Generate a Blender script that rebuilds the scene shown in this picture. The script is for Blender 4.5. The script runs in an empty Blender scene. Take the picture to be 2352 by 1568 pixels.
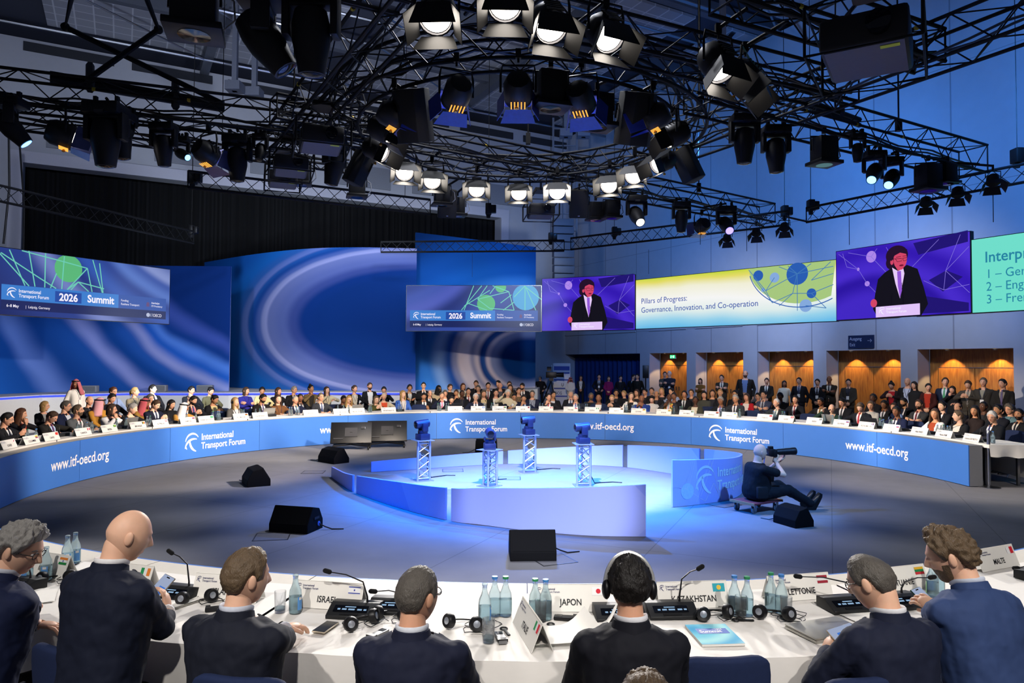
import bpy, bmesh, math, random
from math import sin, cos, pi, radians, degrees, hypot, atan2, sqrt
from mathutils import Vector, Matrix, Euler, noise as mnoise
V = Vector
SC = bpy.context.scene
COL = SC.collection
random.seed(7)

# ------------------------------------------------------------------ camera
F, PIT, HC, ROL = 1636.9, .0302, 2.1248, .0055      # focal length in pixels of the 2352 px frame, pitch, height, roll
RC = V((.2134, 12.3814, 0)); RR = 7.8024            # centre and inner radius of the conference ring
cam = bpy.data.objects.new('camera', bpy.data.cameras.new('camera'))
COL.objects.link(cam); SC.camera = cam
cam.data.sensor_width = 36; cam.data.lens = F / 2352 * 36
cam.data.clip_start = .05; cam.data.clip_end = 200
_r0, _u0, _f0 = V((1, 0, 0)), V((0, -sin(PIT), cos(PIT))), V((0, cos(PIT), sin(PIT)))
_rx = cos(ROL) * _r0 + sin(ROL) * _u0; _ux = -sin(ROL) * _r0 + cos(ROL) * _u0
cam.matrix_world = Matrix(((_rx.x, _ux.x, -_f0.x, 0), (_rx.y, _ux.y, -_f0.y, 0), (_rx.z, _ux.z, -_f0.z, HC), (0, 0, 0, 1)))

# ------------------------------------------------------------------ world, exposure
w = bpy.data.worlds.new('hall_ambient'); SC.world = w; w.use_nodes = True
w.node_tree.nodes['Background'].inputs[0].default_value = (.48, .56, .9, 1)
w.node_tree.nodes['Background'].inputs[1].default_value = .085
SC.view_settings.view_transform = 'Standard'; SC.view_settings.look = 'None'
SC.view_settings.exposure = 0; SC.view_settings.gamma = 1
SC.cycles.max_bounces = 5; SC.cycles.diffuse_bounces = 2; SC.cycles.glossy_bounces = 2
SC.cycles.transmission_bounces = 4; SC.cycles.transparent_max_bounces = 6
SC.cycles.sample_clamp_indirect = 4; SC.cycles.caustics_reflective = False; SC.cycles.caustics_refractive = False

def spot(name, loc, aim, power, col, deg, blend=.4, rad=.12):
    l = bpy.data.lights.new(name, 'SPOT'); l.energy = power; l.color = col; l.spot_size = radians(deg)
    l.spot_blend = blend; l.shadow_soft_size = rad
    o = bpy.data.objects.new(name, l); COL.objects.link(o); o.location = loc
    o.rotation_euler = (V(aim) - V(loc)).to_track_quat('-Z', 'Y').to_euler(); return o
WARM = (1, .86, .72); COOL = (1, .95, .9)
def key(loc, aim, p, deg, col=WARM, blend=.45): spot('key_light', loc, aim, p, col, deg, blend)
# fresnels on the ring, one job each: far, left, right and near seats
key((-1.0, 10.4, 5.3), (-4.2, 20.0, .95), 5200, 34)
key((.35, 10.1, 5.3), (.3, 21.0, .95), 5200, 34)
key((1.6, 10.4, 5.3), (4.9, 19.8, .75), 5400, 25, WARM, .6)
key((2.7, 11.6, 5.3), (-8.2, 14.6, .9), 6800, 40)
key((2.7, 12.6, 5.3), (-7.0, 18.0, .95), 5600, 34)
key((-2.3, 11.6, 5.3), (8.9, 13.2, .75), 7200, 28, WARM, .6)
key((-2.2, 12.8, 5.3), (7.7, 17.0, .75), 7200, 28, WARM, .6)
key((-2.0, 14.0, 5.2), (-1.8, 3.5, .8), 2300, 34, COOL)
key((.2, 14.8, 5.2), (.1, 3.3, .8), 2300, 34, COOL)
key((2.2, 14.2, 5.2), (1.9, 3.5, .8), 2300, 34, COOL)
key((4.5, 9.0, 5.2), (5.2, 5.0, .8), 900, 60, COOL, .7)
key((-4.2, 9.2, 5.2), (-5.0, 6.2, .8), 900, 60, COOL, .7)
# lamps high up behind the viewer, on the backs and name cards of the near side
key((-3.2, -2.5, 7.5), (-1.9, 3.9, .8), 1700, 33, COOL, .6)
key((.3, -3.0, 7.5), (.2, 3.9, .8), 1700, 33, COOL, .6)
key((3.6, -2.5, 7.5), (2.2, 3.9, .8), 1700, 33, COOL, .6)
key((6.5, 3.0, 7.0), (8.2, 12.0, .5), 1300, 24, COOL, .8)  # added lamp at the right, brightens the far table's right end
# soft white work light over the whole arena floor
spot('work_light', (0, 12.4, 11), (0, 12.4, 0), 3100, (.9, .92, 1), 100, .5, .6)
# saturated blue profiles crossing on the centre stage
BLUE = (.0, .19, 1)
for p, e in (((-2.4, 10.6, 5.2), 7500), ((2.7, 10.8, 5.2), 7500), ((.6, 14.6, 5.2), 6500)):
    spot('blue_profile_light', p, (.4, 11.7, 0), e, BLUE, 72, .9, .06)
spot('cyan_profile_light', (.2, 9.5, 5.4), (.5, 12.2, 0), 6500, (.72, .74, 1), 52, .5, .06)
spot('ribbon_fill_light', (.2, .4, 3.6), (.45, 9.3, .35), 3700, (.72, .78, 1), 17, .6, .05)  # unseen fill above the viewer, added to whiten the front ribbon wall
spot('blue_profile_light', (5.4, 6.6, 5.3), (3.0, 11.0, .3), 2200, (.15, .4, 1), 34, .5, .06)  # extra blue spot, added to brighten the outer logo wall
# blue wash on the hall walls and the stage backdrop
WB = (.07, .31, 1)
for p, a, e, d in (((4.5, 17.5, 7.6), (9.5, 25.5, 8), 3600, 100), ((8.5, 12.5, 7.6), (15, 17, 8), 3000, 105), ((1.5, 22, 7.6), (4.5, 33, 8), 1500, 90)):
    spot('wall_wash_light', p, a, e, WB, d, .9, .3)
for p, a, e, d in (((6.2, 22.6, 5.7), (8.6, 27.6, 2.9), 800, 100), ((8.8, 17.6, 5.7), (12.2, 22.2, 2.9), 700, 100)):
    spot('wall_wash_light', p, a, e, (.72, .8, 1), d, .9, .3)
for p, a, e, d in (((-7.6, 16.6, 2.9), (-12.2, 24.5, 3.3), 2000, 95), ((-3.5, 18.5, 4.9), (-7, 28, 3.4), 2500, 75), ((1, 21, 4.6), (-1.5, 29.5, 3.6), 3300, 70)):
    spot('backdrop_wash_light', p, a, e, (.74, .86, 1), d, .7, .3)
for p, a, e, d in (((-9, 12, 7.6), (-14, 28, 12), 3000, 100), ((-2, 16, 7.6), (-5, 33, 12), 2600, 90)):
    spot('hall_fill_light', p, a, e, (.72, .8, 1), d, .9, .3)
spot('hall_fill_light', (1.5, 13, 7.6), (1.5, 15, 14.3), 1300, (.72, .8, 1), 130, .9, .3)  # unseen uplight, added to brighten the ceiling over the ring

# ------------------------------------------------------------------ pixel <-> world (all positions are metres in the hall)
def ray(px, py):
    x0 = (px - 1176) / F; u0 = (784 - py) / F
    return _rx * x0 + _ux * u0 + _f0
def onz(px, py, z=0):
    r = ray(px, py); return V((0, 0, HC)) + r * ((z - HC) / r.z)
def at(px, py, y):
    r = ray(px, py); return V((0, 0, HC)) + r * (y / r.y)
def onring(px, py, rad, far=True):
    d = ray(px, py); a = d.x**2 + d.y**2; b = -2 * (RC.x*d.x + RC.y*d.y); c = RC.x**2 + RC.y**2 - rad*rad
    D = max(0, b*b - 4*a*c); t = (-b + (1 if far else -1) * sqrt(D)) / (2*a)
    return V((0, 0, HC)) + d * t
def pol(rad, ang, z=0): return V((RC.x + rad*cos(ang), RC.y + rad*sin(ang), z))
def angof(p): return atan2(p.y - RC.y, p.x - RC.x)

# ------------------------------------------------------------------ materials
def lin(h):
    c = [int(h[i:i+2], 16) / 255 for i in (0, 2, 4)]
    return tuple(x/12.92 if x <= .04045 else ((x+.055)/1.055)**2.4 for x in c) + (1,)
_mats = {}
def M(name, hx=None, rough=.55, metal=0, var=.12, scale=25, bump=0, bscale=200, emit=0, trans=0, stretch=None, spec=.4, ior=1.45, sub=0):
    if name in _mats: return _mats[name]
    m = bpy.data.materials.new(name); _mats[name] = m; m.use_nodes = True
    nt = m.node_tree; b = nt.nodes['Principled BSDF']; c = lin(hx)
    b.inputs['Roughness'].default_value = rough; b.inputs['Metallic'].default_value = metal
    b.inputs['Specular IOR Level'].default_value = spec; b.inputs['IOR'].default_value = ior
    if emit:
        b.inputs['Emission Color'].default_value = c; b.inputs['Emission Strength'].default_value = emit
        b.inputs['Base Color'].default_value = (.01, .01, .01, 1); b.inputs['Specular IOR Level'].default_value = .05; b.inputs['Roughness'].default_value = .9; return m
    if trans: b.inputs['Transmission Weight'].default_value = trans
    if sub:
        b.inputs['Subsurface Weight'].default_value = sub; b.inputs['Subsurface Radius'].default_value = (.02, .008, .004)
    tc = nt.nodes.new('ShaderNodeTexCoord'); n = nt.nodes.new('ShaderNodeTexNoise')
    n.inputs['Scale'].default_value = scale; n.inputs['Detail'].default_value = 3
    src = tc.outputs['Object']
    if stretch:
        mp = nt.nodes.new('ShaderNodeMapping'); mp.inputs['Scale'].default_value = stretch
        nt.links.new(src, mp.inputs[0]); src = mp.outputs[0]
    nt.links.new(src, n.inputs['Vector'])
    mx = nt.nodes.new('ShaderNodeMix'); mx.data_type = 'RGBA'
    mx.inputs[6].default_value = tuple(v*(1-var) for v in c[:3]) + (1,)
    mx.inputs[7].default_value = tuple(min(1, v*(1+var)) for v in c[:3]) + (1,)
    nt.links.new(n.outputs[0], mx.inputs[0]); nt.links.new(mx.outputs[2], b.inputs['Base Color'])
    if bump:
        n2 = nt.nodes.new('ShaderNodeTexNoise'); n2.inputs['Scale'].default_value = bscale; n2.inputs['Detail'].default_value = 2
        nt.links.new(src, n2.inputs['Vector'])
        bp = nt.nodes.new('ShaderNodeBump'); bp.inputs['Strength'].default_value = bump; bp.inputs['Distance'].default_value = .01
        nt.links.new(n2.outputs[0], bp.inputs['Height']); nt.links.new(bp.outputs[0], b.inputs['Normal'])
    return m
def NM(name):
    m = bpy.data.materials.new(name); _mats[name] = m; m.use_nodes = True
    return m, m.node_tree, m.node_tree.nodes['Principled BSDF']
def math_node(nt, op, a, b=None):
    n = nt.nodes.new('ShaderNodeMath'); n.operation = op
    for i, v in enumerate((a, b)):
        if v is None: continue
        if isinstance(v, (int, float)): n.inputs[i].default_value = v
        else: nt.links.new(v, n.inputs[i])
    return n.outputs[0]
def ramp(nt, fac, stops, interp='LINEAR'):
    r = nt.nodes.new('ShaderNodeValToRGB'); e = r.color_ramp; e.interpolation = interp
    while len(e.elements) < len(stops): e.elements.new(.5)
    for el, (p, h) in zip(e.elements, stops): el.position = p; el.color = lin(h)
    nt.links.new(fac, r.inputs[0]); return r.outputs[0]
def swirl_mat(name, cu, cv, a, b, stops, emit=0, dist=.12, rough=.6, fade=None):
    """printed artwork of concentric sweeping bands in the surface's own u,v (metres)"""
    m, nt, bs = NM(name)
    uv = nt.nodes.new('ShaderNodeUVMap'); sp = nt.nodes.new('ShaderNodeSeparateXYZ')
    nt.links.new(uv.outputs[0], sp.inputs[0])
    x = math_node(nt, 'DIVIDE', math_node(nt, 'SUBTRACT', sp.outputs[0], cu), a)
    y = math_node(nt, 'DIVIDE', math_node(nt, 'SUBTRACT', sp.outputs[1], cv), b)
    d = math_node(nt, 'SQRT', math_node(nt, 'ADD', math_node(nt, 'MULTIPLY', x, x), math_node(nt, 'MULTIPLY', y, y)))
    n = nt.nodes.new('ShaderNodeTexNoise'); n.inputs['Scale'].default_value = .45; n.inputs['Detail'].default_value = 1.5
    nt.links.new(uv.outputs[0], n.inputs['Vector'])
    d = math_node(nt, 'ADD', d, math_node(nt, 'MULTIPLY', math_node(nt, 'SUBTRACT', n.outputs[0], .5), dist))
    c = ramp(nt, math_node(nt, 'DIVIDE', d, 2.0), stops, 'EASE')
    if fade:          # the bands melt into the plain print towards one side: (axis, from, to, colour)
        g = nt.nodes.new('ShaderNodeMapRange'); g.interpolation_type = 'SMOOTHSTEP'; nt.links.new(sp.outputs[fade[0]], g.inputs[0])
        g.inputs[1].default_value, g.inputs[2].default_value = fade[1], fade[2]
        mx = nt.nodes.new('ShaderNodeMix'); mx.data_type = 'RGBA'; nt.links.new(g.outputs[0], mx.inputs[0]); nt.links.new(c, mx.inputs[6]); mx.inputs[7].default_value = lin(fade[3]); c = mx.outputs[2]
    bs.inputs['Roughness'].default_value = rough
    if emit:
        bs.inputs['Base Color'].default_value = (.01, .01, .01, 1); bs.inputs['Specular IOR Level'].default_value = .05; bs.inputs['Roughness'].default_value = .9
        nt.links.new(c, bs.inputs['Emission Color']); bs.inputs['Emission Strength'].default_value = emit
    else:
        nt.links.new(c, bs.inputs['Base Color']); bs.inputs['Specular IOR Level'].default_value = .06; bs.inputs['Roughness'].default_value = .85
    return m

# ------------------------------------------------------------------ mesh builder
class MB:
    def __init__(s): s.v = []; s.f = []; s.m = []; s.mi = 0; s.uv = None
    def add(s, vs, fs, X=None):
        o = len(s.v)
        s.v += [tuple(X @ V(p)) if X else tuple(p) for p in vs]
        s.f += [tuple(i + o for i in f) for f in fs]; s.m += [s.mi] * len(fs); return s
    def box(s, c, d, R=None, X=None):
        x, y, z = d[0]/2, d[1]/2, d[2]/2
        vs = [V((i, j, k)) for i in (-x, x) for j in (-y, y) for k in (-z, z)]
        if R: vs = [R @ p for p in vs]
        vs = [p + V(c) for p in vs]
        return s.add(vs, [(0, 1, 3, 2), (4, 6, 7, 5), (0, 4, 5, 1), (2, 3, 7, 6), (0, 2, 6, 4), (1, 5, 7, 3)], X)
    def bar(s, p, q, w, h=None, up=(0, 0, 1)):
        p, q = V(p), V(q); d = q - p; y = d.normalized(); x = y.cross(V(up))
        x = x.normalized() if x.length > 1e-4 else V((1, 0, 0)); z = x.cross(y)
        return s.box((p+q)/2, (w, d.length, h or w), Matrix((x, y, z)).transposed())
    def rings(s, rs, cap=True, close=False, X=None):
        n = len(rs[0]); vs = [p for r in rs for p in r]; fs = []
        k = len(rs)
        for i in range(k if close else k-1):
            a, b = i*n, ((i+1) % k)*n
            fs += [(a+j, a+(j+1) % n, b+(j+1) % n, b+j) for j in range(n)]
        if cap and not close: fs += [tuple(range(n))[::-1], tuple(range((k-1)*n, k*n))]
        return s.add(vs, fs, X)
    def tube(s, pts, r, n=8, cap=True, close=False, ry=None):
        pts = [V(p) for p in pts]; rs = r if isinstance(r, (list, tuple)) else [r]*len(pts)
        k = len(pts); out = []; ref = None
        for i, p in enumerate(pts):
            a = pts[i-1] if (i or close) else p; b = pts[(i+1) % k] if (i < k-1 or close) else p
            t = (b - a).normalized()
            if ref is None: ref = t.orthogonal().normalized() if abs(t.z) > .99 else V((0, 0, 1)).cross(t).normalized()
            u = (ref - t*ref.dot(t)); u = u.normalized() if u.length > 1e-5 else t.orthogonal().normalized()
            ref = u; v = t.cross(u)
            out.append([p + (u*cos(2*pi*j/n) + v*sin(2*pi*j/n)*(ry or 1))*rs[i] for j in range(n)])
        return s.rings(out, cap, close)
    def capsule(s, p, q, r0, r1, n=10):
        p, q = V(p), V(q); t = (q-p); L = t.length; t = t/L if L > 1e-6 else V((0, 0, 1)); pts = []; rs = []
        for a in (80, 50, 20): pts.append(p - t*r0*sin(radians(a))); rs.append(r0*cos(radians(a)))
        pts += [p, q]; rs += [r0, r1]
        for a in (20, 50, 80): pts.append(q + t*r1*sin(radians(a))); rs.append(r1*cos(radians(a)))
        return s.tube(pts, rs, n)
    def lathe(s, prof, n=16, X=None, cap=True):
        return s.rings([[V((r*cos(2*pi*j/n), r*sin(2*pi*j/n), z)) for j in range(n)] for r, z in prof], cap, X=X)
    def ell(s, c, r, R=None, n=12, k=8):
        rs = []
        for i in range(k+1):
            a = -pi/2 + pi*(i + (.08 if i == 0 else -.08 if i == k else 0))/k
            ring = [V((r[0]*cos(a)*cos(2*pi*j/n), r[1]*cos(a)*sin(2*pi*j/n), r[2]*sin(a))) for j in range(n)]
            rs.append([(R @ p if R else p) + V(c) for p in ring])
        return s.rings(rs)
    def prism(s, poly, h, X=None):
        n = len(poly); vs = [(p[0], p[1], 0) for p in poly] + [(p[0], p[1], h) for p in poly]
        return s.add(vs, [tuple(range(n))[::-1], tuple(range(n, 2*n))] + [(i, (i+1) % n, n+(i+1) % n, n+i) for i in range(n)], X)
    def grid(s, fn, nu, nv, closeu=False, uvfn=None):
        """fn(i/nu, j/nv) -> point"""
        cu = nu if closeu else nu+1
        vs = [fn(i/nu, j/nv) for j in range(nv+1) for i in range(cu)]
        fs = [(j*cu+i, j*cu+(i+1) % cu, (j+1)*cu+(i+1) % cu, (j+1)*cu+i) for j in range(nv) for i in range(nu)]
        if uvfn: s.uv = [uvfn(i/nu, j/nv) for j in range(nv+1) for i in range(cu)]
        return s.add(vs, fs)
    def mesh(s, name, mats=None, smooth=40, bevel=0):
        me = bpy.data.meshes.new(name); me.from_pydata(s.v, [], s.f)
        if any(s.m): me.polygons.foreach_set('material_index', s.m)
        if s.uv:
            u = me.uv_layers.new(name='UVMap')
            for l in me.loops: u.data[l.index].uv = s.uv[l.vertex_index]
        for m in (mats if isinstance(mats, (list, tuple)) else [mats] if mats else []): me.materials.append(m)
        if bevel:
            bm = bmesh.new(); bm.from_mesh(me)
            bmesh.ops.bevel(bm, geom=[e for e in bm.edges if len(e.link_faces) == 2 and e.calc_face_angle(0) > .5], offset=bevel, segments=2, affect='EDGES', profile=.5)
            bm.to_mesh(me); bm.free()
        if smooth:
            me.shade_smooth()
            if smooth < 180: me.set_sharp_from_angle(angle=radians(smooth))
        return me
    def obj(s, name, mats, parent=None, label=None, smooth=40, bevel=0):
        return mobj(name, s.mesh(name, mats, smooth, bevel), parent, label)
def mobj(name, me, parent=None, label=None, X=None, mat=None):
    o = bpy.data.objects.new(name, me); COL.objects.link(o)
    if parent: o.parent = parent
    if X: o.matrix_local = X
    if label: o['label'] = label
    if mat:
        o.material_slots[0].link = 'OBJECT'; o.material_slots[0].material = mat
    return o
def tag(o, label, cat, group=None, kind=None):
    o['label'] = label; o['category'] = cat
    if group: o['group'] = group
    if kind: o['kind'] = kind
    return o
def thing(name, label, cat, loc=(0, 0, 0), rz=0, group=None, scale=1):
    o = bpy.data.objects.new(name, None); COL.objects.link(o); o.location = loc; o.rotation_euler = (0, 0, rz)
    o.empty_display_size = .1
    if scale != 1: o.scale = (scale,)*3
    return tag(o, label, cat, group)
def struct(name, mb, mat, parent=None, smooth=40):
    o = mb.obj(name, mat, parent, smooth=smooth)
    if not parent: o['kind'] = 'structure'
    return o
def copy_tree(o, parent=None):
    c = o.copy(); COL.objects.link(c)
    if parent: c.parent = parent
    for ch in list(o.children): copy_tree(ch, c)
    return c
_meshes = {}
def cached(k, fn):
    if k not in _meshes: _meshes[k] = fn()
    return _meshes[k]
def face_rot(d, up=V((0, 0, 1))):
    """rotation whose -Y looks along d"""
    y = -V(d).normalized(); x = y.cross(up); x = x.normalized() if x.length > 1e-4 else V((1, 0, 0))
    return Matrix((x, y, x.cross(y))).transposed()

# ------------------------------------------------------------------ flat lettering and marks
_txt = {}
def text2d(s, size=1, bold=0, sx=.86):
    k = (s, bold, sx)
    if k not in _txt:
        cu = bpy.data.curves.new('t', 'FONT'); cu.body = s; cu.size = 1; cu.offset = bold; cu.resolution_u = 3; cu.fill_mode = 'FRONT'
        o = bpy.data.objects.new('t', cu); me = o.to_mesh()
        _txt[k] = ([(v.co.x*sx, v.co.y) for v in me.vertices], [tuple(p.vertices) for p in me.polygons])
        o.to_mesh_clear(); bpy.data.objects.remove(o); bpy.data.curves.remove(cu)
    v, f = _txt[k]; return [(x*size, y*size) for x, y in v], f
def wid(v): return max(p[0] for p in v) - min(p[0] for p in v)
def stroke2d(pts, ws):
    vs, fs = [], []
    for i, p in enumerate(pts):
        a = pts[max(0, i-1)]; b = pts[min(len(pts)-1, i+1)]; dx, dy = b[0]-a[0], b[1]-a[1]; L = hypot(dx, dy) or 1
        nx, ny = -dy/L*ws[i]/2, dx/L*ws[i]/2; vs += [(p[0]+nx, p[1]+ny), (p[0]-nx, p[1]-ny)]
        if i: fs.append((2*i-2, 2*i-1, 2*i+1, 2*i))
    return vs, fs
def disc2d(cx, cy, r, n=24, ry=None):
    return [(cx + r*cos(2*pi*i/n), cy + (ry or r)*sin(2*pi*i/n)) for i in range(n)], [tuple(range(n))]
def rect2d(x0, y0, x1, y1): return [(x0, y0), (x1, y0), (x1, y1), (x0, y1)], [(0, 1, 2, 3)]
def line2d(x0, y0, x1, y1, w): return stroke2d([(x0, y0), (x1, y1)], [w, w])
def logo2d():
    """the globe of sweeping arcs, unit height"""
    out = []
    def arc(cx, cy, rx, ry, a0, a1, w, n=14):
        P = [(cx + rx*cos(radians(a0 + (a1-a0)*i/n)), cy + ry*sin(radians(a0 + (a1-a0)*i/n))) for i in range(n+1)]
        out.append(stroke2d(P, [w*(.25 + .75*sin(pi*min(1, max(0, (i+.6)/(n+1.2))))) for i in range(n+1)]))
    arc(.50, .50, .46, .46, 172, 32, .10)       # crown
    arc(.60, .12, .58, .55, 172, 70, .12)       # sweeping left foot and cross bar
    arc(.95, .58, .62, .62, 172, 252, .13)      # stem bending to the right
    arc(.55, .45, .50, .55, 196, 215, .07)
    return out
def merge2d(parts):
    vs, fs = [], []
    for v, f, dx, dy, s in parts:
        o = len(vs); vs += [(x*s+dx, y*s+dy) for x, y in v]; fs += [tuple(i+o for i in q) for q in f]
    return vs, fs
def itf_mark(h=1):
    """logo with the two-line name, h = overall height"""
    P = [(v, f, 0, 0, 1) for v, f in logo2d()]
    for s, y in (('International', .56), ('Transport Forum', .08)):
        v, f = text2d(s, .50, .014, .84); P.append((v, f, 1.10, y, 1))
    v, f = merge2d(P); return [(x*h, y*h) for x, y in v], f
def centred(vf):
    v, f = vf; x0 = min(p[0] for p in v); x1 = max(p[0] for p in v); return [(x-(x0+x1)/2, y) for x, y in v], f
def flat(vf, X, name, mat, parent=None, label=None, off=0):
    """2-D shapes laid on the local plane x,z of X (y = -off)"""
    v, f = vf; mb = MB(); mb.add([(x, -off, y) for x, y in v], f, X); return mb.obj(name, mat, parent, label, smooth=0)

# ================================================================== the hall
KW = V((2.87, 38.3, 0))
XR = Matrix(((.48, .877, 0, KW.x), (-.877, .48, 0, KW.y), (0, 0, 1, 0), (0, 0, 0, 1)))    # right wall: x along, y out of the room
XL = Matrix(((.877, -.48, 0, KW.x), (.48, .877, 0, KW.y), (0, 0, 1, 0), (0, 0, 0, 1)))    # left wall: x along (negative), y out
def onwall(px, py, off):
    """point seen at a pixel, at off metres in front of the right wall"""
    d = ray(px, py); n = V((.877, .48, 0)); q = KW - n*off - V((0, 0, HC)); return V((0, 0, HC)) + d*(q.dot(n)/V((d.x, d.y, 0)).dot(n))
def seam_mat(name, hx, sx, sz, off, dark=.55, width=.012, rough=.7, var=.1, axis=(0, 2)):
    """plain surface with a net of thin joints; object coordinates turned by the mapping"""
    m, nt, b = NM(name); b.inputs['Roughness'].default_value = rough; b.inputs['Specular IOR Level'].default_value = .2
    tc = nt.nodes.new('ShaderNodeTexCoord'); mp = nt.nodes.new('ShaderNodeMapping'); nt.links.new(tc.outputs['Object'], mp.inputs[0])
    mp.inputs['Rotation'].default_value = (0, 0, off)
    sp = nt.nodes.new('ShaderNodeSeparateXYZ'); nt.links.new(mp.outputs[0], sp.inputs[0]); ms = []
    for o, s in ((sp.outputs[axis[0]], sx), (sp.outputs[axis[1]], sz)):
        if s: ms.append(math_node(nt, 'LESS_THAN', math_node(nt, 'FRACT', math_node(nt, 'DIVIDE', o, s)), width / s))
    k = ms[0] if len(ms) == 1 else math_node(nt, 'MAXIMUM', *ms)
    n = nt.nodes.new('ShaderNodeTexNoise'); n.inputs['Scale'].default_value = 3; n.inputs['Detail'].default_value = 6
    nt.links.new(tc.outputs['Object'], n.inputs['Vector'])
    c = lin(hx); mx = nt.nodes.new('ShaderNodeMix'); mx.data_type = 'RGBA'; nt.links.new(n.outputs[0], mx.inputs[0])
    mx.inputs[6].default_value = tuple(v*(1-var) for v in c[:3]) + (1,); mx.inputs[7].default_value = tuple(v*(1+var) for v in c[:3]) + (1,)
    m2 = nt.nodes.new('ShaderNodeMix'); m2.data_type = 'RGBA'; nt.links.new(k, m2.inputs[0]); nt.links.new(mx.outputs[2], m2.inputs[6])
    m2.inputs[7].default_value = tuple(v*dark for v in c[:3]) + (1,); nt.links.new(m2.outputs[2], b.inputs['Base Color']); return m
floor_m = seam_mat('carpet_grey', '77777c', 1.9, 2.7, .42, .66, .012, .85, .12, (0, 1))
wall_m = seam_mat('wall_panel_grey', 'a9abb4', 1.15, 3.6, 0, .6, .02, .6, .06)
wall2_m = M('wall_plaster', 'a5a7b0', .7, var=.05, scale=4)
dark_m = M('black_drape', '08080b', .9, var=.3, scale=6)
black_m = M('black_metal', '0c0c0e', .45, .3, var=.2, spec=.5)
black_p = M('black_plastic', '101013', .42, var=.2)
white_m = M('white_paint', 'd9d4c9', .5, var=.03)
steel_m = M('steel', '9a9da3', .3, 1, var=.08)

struct('floor', MB().box((0, 16, -.1), (64, 76, .2)), floor_m)
# ---- right wall: high panel wall over a row of door niches
zt, top = 2.6, 14.3
niches = [(6.97, 9.38), (9.92, 12.5), (13.21, 15.66), (16.18, 18.8), (19.33, 21.95), (22.6, 25.2), (25.9, 28.6)]
mb = MB(); mb.box((16, .3, (zt+top)/2), (40, .6, top-zt), X=XR)
xs = [6.29] + [v for n in niches for v in n] + [36]
for a, b in zip(xs[0::2], xs[1::2]): mb.box(((a+b)/2, .3, zt/2), (b-a, .6, zt), X=XR)
struct('wall_right', mb, wall_m, smooth=0)
mb = MB()
for a, b in [(-3, 6)] + [(niches[i][0], niches[i][1]) for i in range(5)]:
    mb.box(((a+b)/2, -.02, 3.62), (b-a, .05, .06), X=XR)
struct('trim_1', mb, wall2_m)
wood = NM('door_wood'); m, nt, bs = wood; bs.inputs['Roughness'].default_value = .45
tc = nt.nodes.new('ShaderNodeTexCoord'); mp = nt.nodes.new('ShaderNodeMapping'); mp.inputs['Scale'].default_value = (6, 6, .7)
nn = nt.nodes.new('ShaderNodeTexNoise'); nn.inputs['Scale'].default_value = 4; nn.inputs['Detail'].default_value = 5
nt.links.new(tc.outputs['Object'], mp.inputs[0]); nt.links.new(mp.outputs[0], nn.inputs['Vector'])
nt.links.new(ramp(nt, nn.outputs[0], [(.3, '8a5220'), (.7, 'b47a34')]), bs.inputs['Base Color']); wood_m = m
lamp_glow = M('downlight_glow', 'ffd08a', emit=9)
for i, (a, b) in enumerate(niches[:6]):
    d = struct('door_%d' % (i+1), MB().box(((a+b)/2, .66, zt/2), (b-a, .06, zt), X=XR), wood_m)
    c = (a+b)/2
    for s in (-1, 1):
        MB().box((c + s*(b-a)*.2, .615, 1.02), ((b-a)*.39, .03, 2.04), X=XR).obj('door_leaf', wood_m, d)
        MB().box((c + s*.09, .58, 1.05), (.03, .05, .16), X=XR).obj('door_handle', steel_m, d)
    MB().box((c, .6, 2.06), ((b-a)*.8, .01, .02), X=XR).obj('door_closer', steel_m, d)
    for k, s in enumerate((.26, .76)):
        x = a + (b-a)*s; p = XR @ V((x, .34, 2.56))
        t = thing('downlight', 'small round downlight in the %s wooden door niche from the left, %s one' % (('first', 'second', 'third', 'fourth', 'fifth', 'sixth')[i], ('left', 'right')[k]), 'ceiling light', p, 0, 'downlights over the wooden doors')
        MB().lathe([(.05, .035), (.055, .03), (.055, 0), (.042, 0)], 14, cap=False).obj('rim', steel_m, t)
        MB().lathe([(.042, .012), (.001, .013)], 14).obj('lens', lamp_glow, t)
        if i < 5 or k == 0: spot('downlight_beam', p - V((0, 0, .02)), XR @ V((x, .62, 0)), 95, (1, .62, .24), 88, .25, .03)
sign = thing('exit_sign', 'green lit emergency exit sign over the first wooden door from the left', 'sign', XR @ V((8.2, .25, 2.44)), atan2(-.877, .48))
MB().box((0, .05, 0), (.34, .06, .16)).obj('housing', white_m, sign)
gs = M('exit_green', '35d98a', emit=1.4); MB().box((0, .015, 0), (.32, .012, .14)).obj('sign_panel', gs, sign)
flat(merge2d([(*disc2d(-.08, .03, .018), 0, 0, 1), (*line2d(-.09, .01, -.1, -.03, .025), 0, 0, 1), (*line2d(-.1, -.03, -.12, -.06, .012), 0, 0, 1), (*line2d(-.09, -.03, -.06, -.055, .012), 0, 0, 1), (*rect2d(.04, -.05, .1, .05), 0, 0, 1), (*line2d(-.04, 0, .02, 0, .014), 0, 0, 1)]), Matrix.Translation((0, .006, 0)), 'pictogram', M('sign_white', 'f4fff8', emit=1.6), sign)
sg = thing('wall_sign', 'dark blue wall sign reading Ausgang Exit with an arrow above the fourth door', 'sign', XR @ V((17.5, -.05, 2.87)), atan2(-.877, .48))
MB().box((0, .02, 0), (.9, .04, .42)).obj('sign_board', M('sign_navy', '1a2748', .4), sg)
gr = M('sign_lettering', 'aab4cc', .5)
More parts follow.
